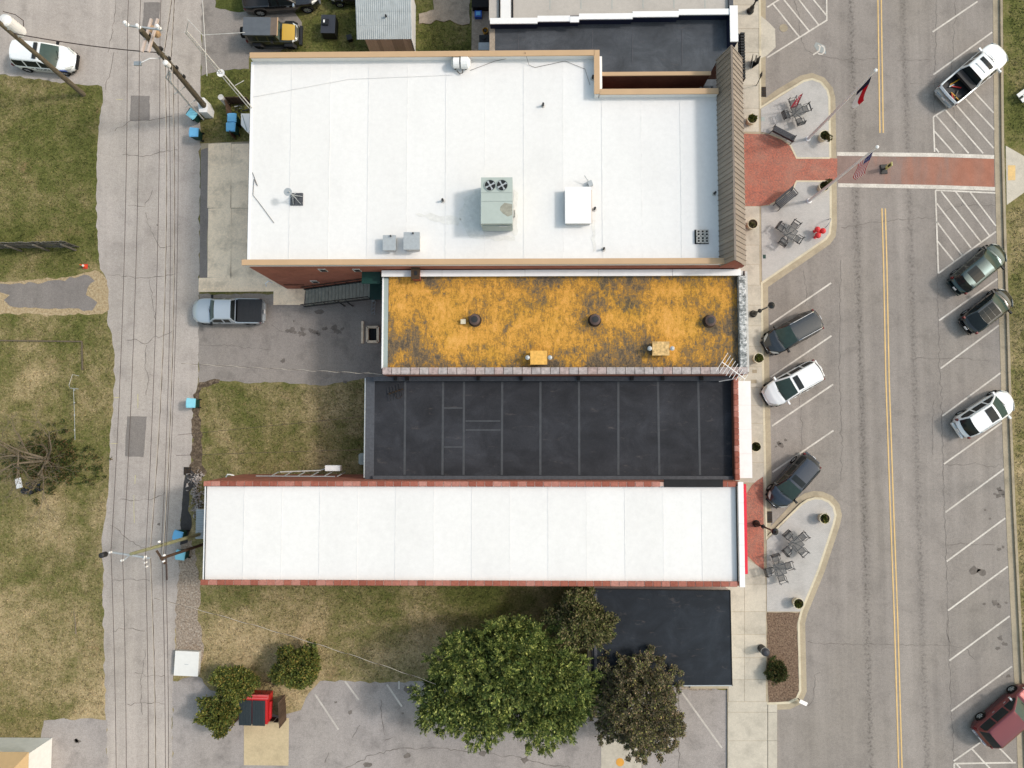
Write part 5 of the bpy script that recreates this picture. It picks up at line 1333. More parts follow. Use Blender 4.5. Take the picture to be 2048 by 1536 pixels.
# flagpoles
def flag(T_, p0, p1, zt, h, wd, mat, dirv):
    nx, nz = 14, 22; V = []; F = []
    for j in range(nz+1):
        s = j/nz
        for i in range(nx+1):
            t = i/nx
            z = zt-h*s*(1-.15*t)-.75*t*wd
            base_ = p0.lerp(p1, z/p1.z)
            ph = t*9+s*1.5
            off = dirv*(.06+.38*t*wd+.07*math.sin(ph))+dirv.cross(Vector((0, 0, 1)))*(.16*math.sin(ph*1.1)*(.3+t)*(.5+.5*s)+.12*t)
            V.append(Vector((base_.x, base_.y, z))+off)
    F = [(j*(nx+1)+i, j*(nx+1)+i+1, (j+1)*(nx+1)+i+1, (j+1)*(nx+1)+i) for j in range(nz) for i in range(nx)]
    m = MB().add(V, F); me = m.mesh('flag', True, T_.location)
    uv = me.uv_layers.new(name='UVMap')
    for poly in me.polygons:
        for li in poly.loop_indices:
            vi = me.loops[li].vertex_index; uv.data[li].uv = ((vi % (nx+1))/nx, 1-(vi//(nx+1))/nz)
    link_mesh('flag', me, mat, T_)
def flagmat(kind):
    g = G('flag_'+kind, .8, .2); uvn = g.node('ShaderNodeUVMap'); u = g.sep(uvn.outputs[0])
    red, wht, blu = S(206, 24, 44), (.82, .82, .83, 1), S(40, 50, 130)
    if kind == 'stripes':
        st_ = g.math('MODULO', g.math('FLOOR', g.math('MULTIPLY', u[1], 13)), 2)
        c = g.mix(st_, red, wht)
        can = g.math('MULTIPLY', g.math('LESS_THAN', u[0], .4), g.math('GREATER_THAN', u[1], .46))
        c = g.mix(can, c, blu)
        st2 = g.math('MULTIPLY', can, g.math('LESS_THAN', g.vor(14, 'F1', uvn.outputs[0], .2), .22))
        c = g.mix(st2, c, wht)
    else:
        c = g.mix(g.math('GREATER_THAN', u[1], .5), wht, red)
        c = g.mix(g.math('LESS_THAN', u[0], .3), c, S(30, 34, 64))
    return g.out(c)
for nm, b, t, kind in (('flagpole on the upper plaza with a limp navy, red and white flag', (1616, 278), (1750, 142), 'bands'), ('flagpole on the middle plaza with a limp stars-and-stripes flag', (1618, 402), (1753, 295), 'stripes')):
    p0, p1 = P(b[0], b[1], .13), P(t[0], t[1], 10.4)
    T_ = thing('flagpole', 'white '+nm, 'flagpole', (p0.x, p0.y, .13), 0, 'flagpoles on the plazas')
    MB().tube([p0, p0.lerp(p1, .5), p1], [.115, .095, .06], 12).build('pole', M['white'], T_, True)
    MB().lathe([(.02, -.1), (.1, -.06), (.12, 0), (.1, .07), (.02, .12)], p1+Vector((0, 0, .06)), 12).build('finial', M['white'], T_, True)
    MB().lathe([(.2, 0), (.2, .05), (.1, .09)], p0, 14).build('base_collar', M['white'], T_, True)
    MB().box(p0.lerp(p1, .33)+Vector((.08, 0, 0)), (.1, .08, .2)).build('cleat', M['dark'], T_, True)
    flag(T_, Vector((p0.x, p0.y, 0)), p1, 9.9, 1.9, 2.2, flagmat(kind), Vector((.42, -.91, 0)))
# lamps
def lamp(px, py, tx, ty, label):
    p0, p1 = P(px, py, .13), P(tx, ty, 4.2)
    T_ = thing('street_lamp', label, 'street lamp', (p0.x, p0.y, .13), 0, 'black street lamps on the sidewalk')
    MB().lathe([(.27, 0), (.27, .12), (.2, .2), (.17, .55), (.1, .75), (.08, .9)], (0, 0, 0), 14).build('lamp_base', M['blackgloss'], T_)
    MB().tube([(0, 0, .8), (0, 0, 3.55)], [.07, .055], 10).build('lamp_post', M['blackgloss'], T_)
    MB().lathe([(.08, 0), (.16, .06), (.1, .12)], (0, 0, 1.5), 10).build('collar', M['blackgloss'], T_)
    MB().lathe([(.1, 0), (.16, .05), (.22, .4), (.2, .45)], (0, 0, 3.55), 12).build('lantern', M['galv'], T_)
    MB().lathe([(.25, 0), (.2, .12), (.08, .2), (.02, .32)], (0, 0, 4.0), 12).build('lantern_cap', M['blackgloss'], T_)
    return T_
lamp(1500, 23, 1513, 0, 'black street lamp at the top edge beside the white-capped shopfront')
lamp(1506, 628, 1544, 610, 'black street lamp in front of the lichen-roofed building')
lamp(1512, 1047, 1550, 1063, 'black street lamp on the brick walk by the red awning')
# ================================================================== street furniture
def picnic(px, py, rz, label):
    c = P(px, py, .6); T_ = thing('picnic_table', label, 'picnic table', (c.x, c.y, .136), rz, 'steel picnic tables with four seats on the plazas')
    def mesh_panel(nm, cx, cy, z, w_, d_, tilt=0, rz_=0):
        m = MB(); n = max(4, int(d_/.055))
        for i in range(n): m.box((0, -d_/2+d_*(i+.5)/n, 0), (w_, d_/n*.62, .015))
        for s in (-1, 1):
            m.box((0, s*d_/2, 0), (w_, .035, .03)); m.box((s*w_/2, 0, 0), (.035, d_+.03, .03))
        R = Matrix.Rotation(rz_, 3, 'Z') @ Matrix.Rotation(tilt, 3, 'Y')
        m.v = [tuple(R @ Vector(v)+Vector((cx, cy, z))) for v in m.v]
        return m.build(nm, M['meshm'], T_)
    mesh_panel('table_top', 0, 0, .74, .82, .82)
    MB().tube([(0, 0, 0), (0, 0, .73)], .05, 8).build('pedestal', M['dark'], T_)
    for k in range(4):
        a = k*math.pi/2; ca, sa = math.cos(a), math.sin(a)
        mesh_panel('seat', .74*ca, .74*sa, .46, .40, .46, 0, a)
        mesh_panel('backrest', 1.04*ca, 1.04*sa, .70, .38, .62, math.radians(72), a)
        m = MB()
        for s in (-1, 1):
            def q(x, y, z): return (x*ca-y*sa, x*sa+y*ca, z)
            m.tube([q(.12, s*.1, .2), q(.5, s*.2, .44), q(.98, s*.24, .44), q(1.04, s*.26, .66), q(1.06, s*.26, .95)], .026, 6)
            m.tube([q(.62, s*.28, .46), q(.66, s*.29, .66), q(1.04, s*.29, .68)], .022, 6)
        m.build('seat_frame', M['dark'], T_)
    return T_
pt_ = picnic(1592, 224, .32, 'steel picnic table under the red feather banner on the upper plaza')
picnic(1578, 467, .95, 'steel picnic table near the three red posts on the middle plaza')
picnic(1590, 1087, .72, 'steel picnic table in the middle of the lower plaza')
picnic(1557, 1137, .28, 'steel picnic table at the west edge of the lower plaza')
def bench(px, py, rz, label):
    c = P(px, py, .5); T_ = thing('bench', label, 'bench', (c.x, c.y, .136), rz, 'slate steel benches on the plazas')
    for i in range(5): MB().box((0, .26-.11*i, .45), (1.75, .092, .03)).build('seat_slat', M['bench'], T_)
    for i in range(5): MB().box((0, -.27-.03*i, .55+.1*i), (1.75, .03, .085)).build('back_slat', M['bench'], T_)
    for s in (-1, 1):
        MB().tube([(s*.88, .32, 0), (s*.88, .30, .45), (s*.88, .28, .66), (s*.88, -.26, .66)], .03, 6).build('arm_frame', M['dark'], T_)
        MB().tube([(s*.88, -.22, 0), (s*.88, -.25, .5), (s*.88, -.42, 1.02)], .03, 6).build('leg', M['dark'], T_)
bench(1566, 269, -.50, 'slate steel bench above the brick plaza')
bench(1571, 398, .70+math.pi, 'slate steel bench below the brick plaza')
def leafset(C, Nn, per, ln, wd, spread, up=.25, jitter=.12):
    C = np.asarray(C); Nn = np.asarray(Nn); k = len(C)
    c = np.repeat(C, per, 0); n = np.repeat(Nn, per, 0); m = len(c)
    d = n+rng.normal(0, spread, (m, 3)); d[:, 2] += up
    d /= np.linalg.norm(d, axis=1)[:, None]+1e-9
    b = c+rng.normal(0, jitter, (m, 3))
    l = rng.uniform(.6, 1.25, m)*ln; w_ = rng.uniform(.7, 1.3, m)*wd
    s = np.cross(d, rng.normal(0, 1, (m, 3))*.5+np.array([0, 0, 1.0])); s /= np.linalg.norm(s, axis=1)[:, None]+1e-9
    mid = b+d*(l*.5)[:, None]; tip = b+d*l[:, None]; tip[:, 2] -= l*.12
    V = np.stack([b, mid+s*w_[:, None], tip, mid-s*w_[:, None]], 1).reshape(-1, 3)
    return V
def quads_obj(name, V, mat, parent=None, off=None):
    if off is not None: V = V-np.array(off)
    n = len(V)//4; me = bpy.data.meshes.new(name)
    me.vertices.add(len(V)); me.vertices.foreach_set('co', V.ravel())
    me.loops.add(len(V)); me.loops.foreach_set('vertex_index', np.arange(len(V), dtype=np.int32))
    me.polygons.add(n); me.polygons.foreach_set('loop_start', np.arange(0, len(V), 4, dtype=np.int32)); me.polygons.foreach_set('loop_total', np.full(n, 4, dtype=np.int32))
    me.update(); me.validate()
    return link_mesh(name, me, mat, parent)
def planter(px, py, label, leafy=0, mat='leafs', spill=0):
    c = P(px, py, .45); T_ = thing('planter', label, 'planter', (c.x, c.y, .132), random.uniform(0, 6), 'round planters on the sidewalk and plazas')
    MB().lathe([(.26, 0), (.30, .05), (.37, .55), (.40, .58), (.40, .66), (.35, .66), (.34, .58)], (0, 0, 0), 20).build('pot', M['curb'], T_)
    MB().lathe([(.345, 0), (.345, .02)], (0, 0, .57), 18).build('soil', M['soil'], T_)
    k = 26 if leafy else 12
    a = rng.uniform(0, 6.28, k); r = rng.uniform(0, .28, k)
    C = np.c_[r*np.cos(a), r*np.sin(a), np.full(k, .60)]; N_ = np.c_[np.cos(a)*.5, np.sin(a)*.5, np.ones(k)]
    if spill: C = np.r_[C, np.c_[rng.uniform(.1, .5, 20), rng.uniform(.0, .35, 20), rng.uniform(.6, 1.0, 20)]]; N_ = np.r_[N_, np.tile([.5, .3, .8], (20, 1))]
    quads_obj('plant', leafset(C, N_, 10, .16 if leafy else .12, .035, .5, .2, .03), M[mat], T_)
planter(1502, 241, 'round planter on the sidewalk beside the taupe metal roof, above the bench', 1)
planter(1646, 274, 'round planter with a leaning evergreen beside the upper flagpole', 1, 'ivy', 1)
planter(1645, 375, 'round planter with a leaning evergreen beside the lower flagpole', 1, 'ivy', 1)
planter(1503, 450, 'round planter on the sidewalk left of the middle plaza', 0, 'mixed' if 0 else 'leafm')
planter(1515, 717, 'round planter in front of the corner of the lichen-roofed building', 1)
planter(1509, 893, 'round planter beside the white shop canopy', 1, 'ivy')
planter(1646, 1036, 'round planter at the rounded tip of the lower plaza', 1, 'leafs')
planter(1594, 1205, 'round planter above the mulch bed', 1, 'leafs')
for x, y, lb in ((1636, 458, 'red ball-topped post at the upper left of the cluster of three'), (1647, 461, 'red ball-topped post nearest the curb in the cluster of three'), (1637, 470, 'red ball-topped post lowest of the cluster of three')):
    c = P(x, y, .8); T_ = thing('red_post', lb, 'bollard', (c.x, c.y, .136), 0, 'cluster of three red posts')
    MB().lathe([(.12, 0), (.12, .04), (.05, .07), (.05, .4)], n=10).build('stem', M['bollard'], T_)
    MB().lathe([(.04, .36), (.17, .42), (.23, .56), (.17, .70), (.04, .77)], n=14).build('ball', M['bollard'], T_)
c = P(1650, 450); o = MB().tube([(c.x+.14*math.cos(a)*1.6, c.y+.4*math.cos(a), .14+.75*math.sin(a)) for a in np.linspace(0, math.pi, 12)], .03, 8).build('bike_hoop', M['galv'])
tag(o, 'small silver hoop rack above the three red posts', 'bike rack')
# banner
T_ = thing('feather_banner', 'red feather banner with white lettering on the upper plaza', 'banner', P(1592, 222), 0)
b0 = P(1591, 219, .14); tps = P(1606, 186, 2.9)
MB().tube([b0, b0.lerp(tps, .6), tps], [.025, .02, .012], 6).build('banner_pole', M['dark'], T_, True)
m = MB(); nz = 14; vs = []
side = Vector((-.55, -.2, 0))
for i in range(nz+1):
    f = i/nz; p = b0.lerp(tps, .18+.82*f); wd = (.95-.15*f)*math.sqrt(max(0, 1-f**2.2))+.02
    vs += [p, p+side*wd+Vector((0, 0, -.06+.03*math.sin(i)))]
m.add(vs, [(2*i, 2*i+1, 2*i+3, 2*i+2) for i in range(nz)])
fl = m.build('banner_cloth', plain('red_banner_cloth', S(206, 74, 92), .8), T_, True)
zax = (tps-b0).normalized(); yax = side.normalized()
for i, ch in enumerate('OPEN'):
    me = text_mesh(ch, .36, .003)
    o = link_mesh('lettering', me, M['white'], T_)
    p = b0.lerp(tps, .36+.15*(3-i))+side*.40; n_ = zax.cross(yax).normalized()
    if n_.z < 0: n_ = -n_
    y_ = zax; x_ = y_.cross(n_).normalized()
    R = Matrix((x_, y_, n_)).transposed().to_4x4()
    o.matrix_local = Matrix.Translation(p-T_.location+n_*.03) @ R
# bins, signs, grates
T_ = thing('trash_can', 'black round trash can with grey lid beside the mulch bed', 'trash can', (P(1521, 1295).x, P(1521, 1295).y, .13))
MB().lathe([(.25, 0), (.29, .04), (.29, .85)], n=18).build('can_body', M['black'], T_)
MB().lathe([(.31, .85), (.31, .93)], n=18).build('rim', M['galv'], T_)
MB().lathe([(.30, .93), (.28, 1.05), (.18, 1.17), (.02, 1.2)], n=18).build('lid', M['bench'], T_)
T_ = thing('sidewalk_sign', 'black sandwich-board sign standing on the sidewalk', 'sign', (P(1503, 131).x, P(1503, 131).y, .132), -.25)
for s in (-1, 1):
    mt = Matrix.Rotation(s*.26, 3, 'Y')
    MB().box((s*.17, 0, .45), (.04, .6, .95), M=mt).build('board', M['black'], T_)
MB().box((0, 0, .91), (.12, .55, .03)).build('hinge_bar', M['wood'], T_)
T_ = thing('sign_post', 'thin black sign post at the curb above the upper plaza', 'sign', (P(1512, 172).x, P(1512, 172).y, .13))
tpp = P(1525, 146, 2.6)-T_.location; tpp.z = 2.4
MB().tube([(0, 0, 0), tpp], .03, 8).build('post', M['black'], T_)
MB().bar(tpp-Vector((.0, 0, .5)), tpp, .32, .03).build('sign_plate', M['dark'], T_)
T_ = thing('crossing_sign', 'yellow-green pedestrian sign on a black base in the crosswalk', 'sign', P(1767, 339)+Vector((0, 0, .02)), .05)
MB().prism([(-.24, -.36), (.24, -.36), (.24, .36), (-.24, .36)], 0, .09).build('base', M['black'], T_)
MB().tube([(0, 0, .05), (.02, 0, .3)], .06, 8).build('pivot', M['dark'], T_)
MB().box((.02, 0, .75), (.04, .3, .95)).build('panel', M['sign'], T_)
MB().box((-.005, 0, .85), (.012, .16, .42)).build('symbol', M['black'], T_)
def grate(px, py, w_, d_, label, z=.024):
    c = P(px, py); T_ = thing('storm_drain', label, 'drain', (c.x, c.y, z))
    MB().box((0, 0, .0), (w_, d_, .02)).build('frame', M['black'], T_)
    for s in (-1, 1):
        for k in range(5): MB().box((s*w_*.24, -d_/2+d_*(k+.5)/5, .015), (w_*.4, d_*.11, .03)).build('bar', M['dbark'], T_)
grate(1525.5, 184, .5, .8, 'rusty storm drain grate in the gutter above the upper plaza')
grate(1537.5, 1034, .5, .85, 'rusty storm drain grate in the gutter by the lower street lamp', .0245)
grate(375, 942, .55, .6, 'square drain grate at the alley edge above the rubble', .024)
T_ = thing('curb_sign', 'small white sign leaning over the corner of the mulch bed', 'sign', P(1598, 1398, .13)+Vector((0, 0, 0)), -.5)
MB().tube([(-.1, 0, 0), (.0, 0, .5)], .03, 6).build('post', M['dark'], T_)
MB().box((.12, 0, .55), (.75, .26, .03), M=Matrix.Rotation(.35, 3, 'Y')).build('plate', M['white'], T_)
for x, y, w_, d_, lb, mm in ((1524.5, 239.5, .26, .3, 'small square utility cover on the upper plaza', 'hvacd'), (1527.5, 514, .22, .3, 'small green round cover on the middle plaza', 'greenroof'), (1508, 743, .34, .26, 'upper dark cellar plate set in the sidewalk', 'gutter'), (1506.5, 763, .42, .28, 'lower dark cellar plate set in the sidewalk', 'gutter')):
    c = P(x, y); o = MB().prism([(c.x-w_/2, c.y-d_/2), (c.x+w_/2, c.y-d_/2), (c.x+w_/2, c.y+d_/2), (c.x-w_/2, c.y+d_/2)], .13, .142).build('utility_cover', M[mm]); tag(o, lb, 'cover')
c = P(1567, 56); o = MB().lathe([(.32, 0), (.32, .012)], (c.x, c.y, .008), 20).build('manhole_cover', M['gutter']); tag(o, 'round rusty manhole cover in the hatched bay', 'manhole')
# aluminium bench on the verge
T_ = thing('bleacher_bench', 'aluminium bench with two planks cut by the right edge', 'bench', P(2048, 192)+Vector((0, 0, .13)), .62)
for y, z in ((-.18, .46), (.3, .46)): MB().box((.3, y, z), (2.4, .3, .05)).build('plank', M['galv'], T_)
for x in (-.5, 1.2): MB().box((x, 0, .22), (.08, .8, .44)).build('leg', M['galv'], T_)
# trash carts
def cart(px, py, rz, lid, label):
    c = P(px, py, 1.0); T_ = thing('trash_cart', label, 'trash cart', (c.x, c.y, .012), rz, 'blue-lidded trash carts along the alley')
    MB().add([(-.24, -.26, .08), (.24, -.26, .08), (.24, .26, .08), (-.24, .26, .08), (-.32, -.34, 1.0), (.32, -.34, 1.0), (.32, .34, 1.0), (-.32, .34, 1.0)],
             [(3, 2, 1, 0), (0, 1, 5, 4), (1, 2, 6, 5), (2, 3, 7, 6), (3, 0, 4, 7), (4, 5, 6, 7)]).build('cart_body', M['cart'], T_)
    m = MB()
    q = [(-.36, -.34), (.30, -.37), (.36, -.2), (.36, .2), (.30, .37), (-.36, .34)]
    m.prism(q, 1.0, 1.06); m.prism([(a*.86, b*.86) for a, b in q], 1.06, 1.1); m.build('lid', M['blue'][lid], T_)
    MB().tube([(-.42, -.26, 1.0), (-.42, .26, 1.0)], .025, 6).build('handle', M['cart'], T_)
    for s in (-1, 1): MB().tube([(-.28, s*.27, .12), (-.28, s*.33, .12)], .12, 12).build('wheel', M['rubber'], T_)
cart(385, 228, -.6, 2, 'pale blue-lidded trash cart turned askew beside the meter cabinet')
cart(388, 265, 3.1, 1, 'blue-lidded trash cart below the askew one')
cart(464, 236, 1.6, 1, 'upper blue-lidded cart inside the brown fence')
cart(462, 254, 1.55, 1, 'lower blue-lidded cart inside the brown fence')
cart(382, 806, 3.1, 2, 'lone cyan-lidded trash cart at the corner of the small lawn')
cart(356, 1071, 2.9, 1, 'blue-lidded trash cart just above the pale greenish pole')
cart(361, 1110, 3.0, 2, 'cyan-lidded trash cart under the short brown pole')
# fence pen behind the white-roofed building
T_ = thing('fence_pen', 'low brown board pen around two trash carts', 'fence', P(475, 240))
for i in range(14):
    p = P(456+i*3.6, 208, .0); MB().box((p.x, p.y, .6), (.115, .04, 1.2)).build('board', M['bwood'], T_, True)
for i in range(14):
    p = P(461+i*.8, 213+i*5.0, 0); MB().box((p.x, p.y, .55), (.04, .165, 1.1)).build('board', M['bwood'], T_, True)
MB().lathe([(.2, 0), (.2, 1.28), (.22, 1.3), (.22, 1.36)], P(456, 210), 14).build('corner_post', M['greywhite'], T_, True)
T_ = thing('appliance', 'white appliance box inside the brown pen against the wall', 'appliance', P(505, 262))
q = [P(482, 227, .95), P(505, 227, .95), P(505, 266, .95), P(494, 264, .95), P(482, 250, .95)]
MB().prism([(v.x, v.y) for v in q], 0, .95).build('cabinet', M['white'], T_, True)
MB().bar(q[0]+Vector((.1, -.1, .01)), q[3]+Vector((.0, .1, .01)), .05, .02).build('seam', M['hvacd'], T_, True)
T_ = thing('scrap_pile', 'dark pile of scrap metal in the corner of the pen', 'scrap', P(483, 217))
for i in range(16):
    p = P(random.uniform(470, 500), random.uniform(211, 222), random.uniform(.1, .5)); MB().bar(p, p+Vector((random.uniform(-.5, .5), random.uniform(-.3, .3), random.uniform(-.1, .2))), .05, .05).build('scrap_bar', M[random.choice(['dark', 'black', 'galv', 'dark'])], T_, True)
# stair and landing on the side wall
T_ = thing('outside_stair', 'dark metal outside stair climbing the brick side wall', 'stair', P(680, 590))
s0 = PV(612, 580, Ys); xs0 = P(613, 590).x; xs1 = P(742, 575, 3.4).x
yst = Ys-.75; n = 19
for i in range(n):
    f = (i+.5)/n; x = lerp(xs0, xs1, f); z = .15+3.3*f
    MB().box((x, yst, z), ((xs1-xs0)/n*.82, 1.25, .04)).build('tread', M['stair'], T_, True)
for s in (-.66, .66):
    MB().bar((xs0-.1, yst+s, .15), (xs1, yst+s, 3.5), .06, .22).build('stringer', M['dark'], T_, True)
    MB().tube([(xs0-.1, yst+s, 1.1), (xs1, yst+s, 4.45)], .035, 6).build('handrail', M['black'], T_, True)
    for i in range(7):
        f = i/6; x = lerp(xs0, xs1, f); MB().tube([(x, yst+s, .2+3.3*f), (x, yst+s, 1.12+3.3*f)], .022, 5).build('baluster', M['black'], T_, True)
xl = P(763, 570, 3.5).x
MB().box(((xs1+xl)/2+.2, yst, 3.52), (xl-xs1+.5, 1.45, .07)).build('landing', M['greenroof'], T_, True)
MB().box(((xs1+xl)/2+.2, Ys-.42, 6.1), (xl-xs1+.5, .8, .08)).build('door_canopy', M['greenroof'], T_, True)
MB().box(((xs1+xl)/2+.2, Ys-.04, 4.55), (.95, .06, 2.0)).build('door', M['greenroof'], T_, True)
for x in (P(690, 600).x, P(706, 600).x): MB().tube([(x, yst-.6, 0), (x, yst-.6, 2.1)], .05, 6).build('support_post', M['dark'], T_, True)
tag(MB().prism(PX([(548, 560), (612, 575), (608, 610), (547, 610)]), 0, .06).build('stair_pad', M['drive']), kind='structure')
T_ = thing('cellar_well', 'concrete-rimmed cellar stairwell behind the lichen-roofed building', 'stairwell', P(744, 670))
q = [P(736, 655), P(757, 655), P(757, 684), P(736, 684)]
for i in range(4):
    a, b = q[i], q[(i+1) % 4]; MB().bar((a.x, a.y, .15), (b.x, b.y, .15), .18, .3).build('rim_wall', M['drive'], T_, True)
MB().prism([(v.x, v.y) for v in q], .0, .03).build('well_floor', M['tar2'], T_, True)
p = P(726, 665); MB().box((p.x, p.y, .12), (.16, 1.7, .24)).build('wheel_stop', M['drive'], T_, True)
T_ = thing('hand_truck', 'grey folded hand truck standing in the shade by the stair', 'hand truck', P(748, 615))
MB().box((0, .5, .2), (.25, .05, .4)).build('toe_plate', M['galv'], T_)
for s in (-.12, .12): MB().bar((s, .5, .1), (s, -.6, .35), .04, .04).build('rail', M['galv'], T_)
for k in range(4): MB().bar((-.12, -.5+.3*k, .3-.06*k), (.12, -.35+.3*k, .3-.06*k), .03, .03).build('rung', M['galv'], T_)
# ================================================================== rooftop things
def rt(name, label, cat, px, py, z, rz=0, group=None):
    p = P(px, py, z); return thing(name, label, cat, (p.x, p.y, z), rz, group)
rz_ = ZR+.014
p0 = P(962, 355, ZR+1.9); p1 = P(1025, 447, ZR+1.9)
w_, d_ = p1.x-p0.x, p0.y-p1.y
T_ = thing('rooftop_unit', 'large grey-green rooftop air unit with two fans', 'air conditioner', ((p0.x+p1.x)/2, (p0.y+p1.y)/2, rz_))
MB().box((0, 0, 1.02), (w_, d_, 1.75)).build('casing', M['hvac'], T_)
MB().box((0, 0, .08), (w_*.94, d_*.94, .16)).build('curb_frame', M['dark'], T_)
for yy in (d_*.17, -d_*.02): MB().box((0, yy, 1.905), (w_+.01, .025, .02)).build('panel_seam', M['hvacd'], T_)
MB().box((0, -d_/2-.03, .9), (w_*.92, .05, 1.2)).build('intake_panel', M['hvacd'], T_)
MB().box((w_*.2, -d_/2-.065, 1.45), (.55, .03, .2)).build('access_label', M['galv'], T_)
for s in (-1, 1):
    cx, cy = s*w_*.19-.04, d_/2-.52
    MB().lathe([(.37, 0), (.38, .05), (.345, .05), (.34, .02)], (cx, cy, 1.895), 22).build('fan_ring', M['hvacd'], T_)
    MB().lathe([(.335, 0), (.335, .004)], (cx, cy, 1.917), 22).build('fan_well', M['black'], T_)
    f = MB()
    for k in range(4):
        a = k*math.pi/2+.5; f.add([(cx+r*math.cos(a+b), cy+r*math.sin(a+b), 1.932) for r, b in ((.05, -.3), (.32, -.22), (.32, .24), (.05, .3))], [(0, 1, 2, 3)])
    f.lathe([(.09, 0), (.09, .02)], (cx, cy, 1.928), 12).build('fan_blades', M['galv'], T_)
MB().tube([(w_/2+.12, -.5, 0), (w_/2+.12, -.5, 1.5), (w_/2-.05, -.5, 1.6)], .05, 8).build('gas_pipe', M['greywhite'], T_)
MB().flat([(w_/2-.02, -.25), (w_/2-.5, -.15), (w_*.12, -.4), (w_*.1, -.62), (w_*.2, -.85), (w_/2-.3, -1.05), (w_/2-.02, -.95)], 1.899).build('rust_stain', plain('rust_stain', S(160, 158, 145), .8, var=.3, scale=5), T_)
for x, y, wd, dp, hh, lb in ((782, 490, .85, 1.0, .55, 'smaller pale grey vent box near the south parapet'), (827, 488, 1.05, 1.15, .75, 'larger pale grey vent box near the south parapet')):
    T_ = rt('roof_vent_box', lb, 'vent', x, y, rz_)
    MB().box((0, 0, hh*.45), (wd*.86, dp*.86, hh*.9)).build('curb', M['greywhite'], T_)
    MB().box((0, 0, hh), (wd, dp, .16)).build('hood', M['galv'], T_)
    MB().lathe([(.05, 0), (.06, .12)], (.1, dp*.42, hh+.08), 8).build('knob', M['dark'], T_)
T_ = rt('roof_hatch', 'flat white roof hatch east of the rooftop air unit', 'roof hatch', 1155, 416, rz_)
MB().box((0, 0, .28), (1.6, 2.3, .55)).build('curb', M['greywhite'], T_)
MB().box((0, 0, .6), (1.72, 2.42, .1)).build('lid', M['white'], T_)
MB().bar((.9, -1.1, .3), (.9, 1.1, .3), .04, .06).build('hinge', M['tan'], T_)
T_ = rt('satellite_antenna', 'satellite antenna on a concrete paver mount on the big white roof', 'antenna', 594, 399, rz_)
for i in range(3):
    for j in range(3): MB().box((-.28+.28*i, -.28+.28*j, .05), (.26, .26, .1)).build('paver', M['flash'], T_)
for k in range(5):
    a = k*1.257+.4; MB().bar((0, 0, .9), (.42*math.cos(a), .42*math.sin(a), .1), .03, .03).build('strut', M['galv'], T_)
MB().tube([(0, 0, .1), (0, 0, 1.1), (-.1, .1, 1.4)], .035, 8).build('mast', M['galv'], T_)
MB().lathe([(.02, 0), (.2, .05), (.27, .11)], (-.2, .1, 1.15), 14).build('dish', M['galv'], T_)
T_ = rt('block_stack', 'grid of six pale cinder blocks on a black mat on the white roof', 'cinder blocks', 1403, 474, rz_)
MB().box((0, 0, .02), (.92, .95, .04)).build('mat', M['black'], T_)
for i in range(3):
    for j in range(2):
        cx, cy = -.24+.27*i, -.22+.44*j; b = MB()
        for xx in (-.1, .1): b.box((cx+xx, cy, .14), (.045, .4, .19))
        for yy in (-.185, 0, .185): b.box((cx, cy+yy, .14), (.2, .045, .19))
        b.build('block', M['cinder'], T_)
T_ = rt('exhaust_fan', 'white duct fan lying against the north parapet', 'exhaust fan', 923, 131, rz_+.1)
MB().tube([(-.5, 0, .35), (-.1, 0, .35)], .34, 14).build('duct', M['white'], T_)
MB().tube([(.0, 0, .35), (.45, 0, .35)], .38, 14).build('drum', M['white'], T_)
MB().tube([(-.65, 0, .35), (-.5, 0, .35)], [.22, .34], 14).build('inlet_cone', M['galv'], T_)
MB().tube([(.45, 0, .35), (.62, 0, .35)], [.38, .2], 14).build('outlet_cone', M['white'], T_)
MB().tube([(-.3, -.4, .1), (-.1, -.6, .05), (.1, -.55, .1), (.05, -.35, .3)], .03, 6).build('wiring', M['wire'], T_)
for s in (-.4, .3): MB().box((s, 0, .05), (.12, .6, .1)).build('foot', M['dark'], T_)
def pipe_vent(px, py, z, label, r=.06, hh=.4, mat='dark', on=''):
    T_ = rt('vent_pipe', label, 'vent pipe', px, py, z)
    MB().lathe([(r*2.2, 0), (r*2.0, .03), (r*1.1, .06)], n=10).build('boot', M['greywhite'], T_)
    MB().lathe([(r, .04), (r, hh), (r*.8, hh)], n=10).build('pipe', M[mat], T_)
for x, y, lb in ((1086, 212, 'thin vent pipe in the open north half of the big white roof'), (886, 402, 'small dark vent pipe west of the rooftop air unit'), (1189, 419, 'black vent pipe beside the roof hatch'), (1207, 499, 'small vent pipe near the south parapet east of the hatch'), (1185, 157, 'black vent pipe in the notch corner of the big white roof'), (1399, 181, 'vent pipe near the top of the taupe metal roof'), (1421, 180, 'dark vent stub touching the taupe metal roof'), (1428, 388, 'dark drain strainer at the foot of the taupe metal roof')):
    pipe_vent(x, y, rz_, lb, .07)
T_ = rt('roof_bracket', 'grey bent bracket above the roof hatch', 'bracket', 1178, 368, rz_)
MB().tube([(-.35, .35, .6), (-.1, .1, .4), (0, 0, 0)], .03, 6).build('arm', M['galv'], T_)
MB().box((.05, -.05, .2), (.3, .36, .25), .4).build('block', M['galv'], T_)
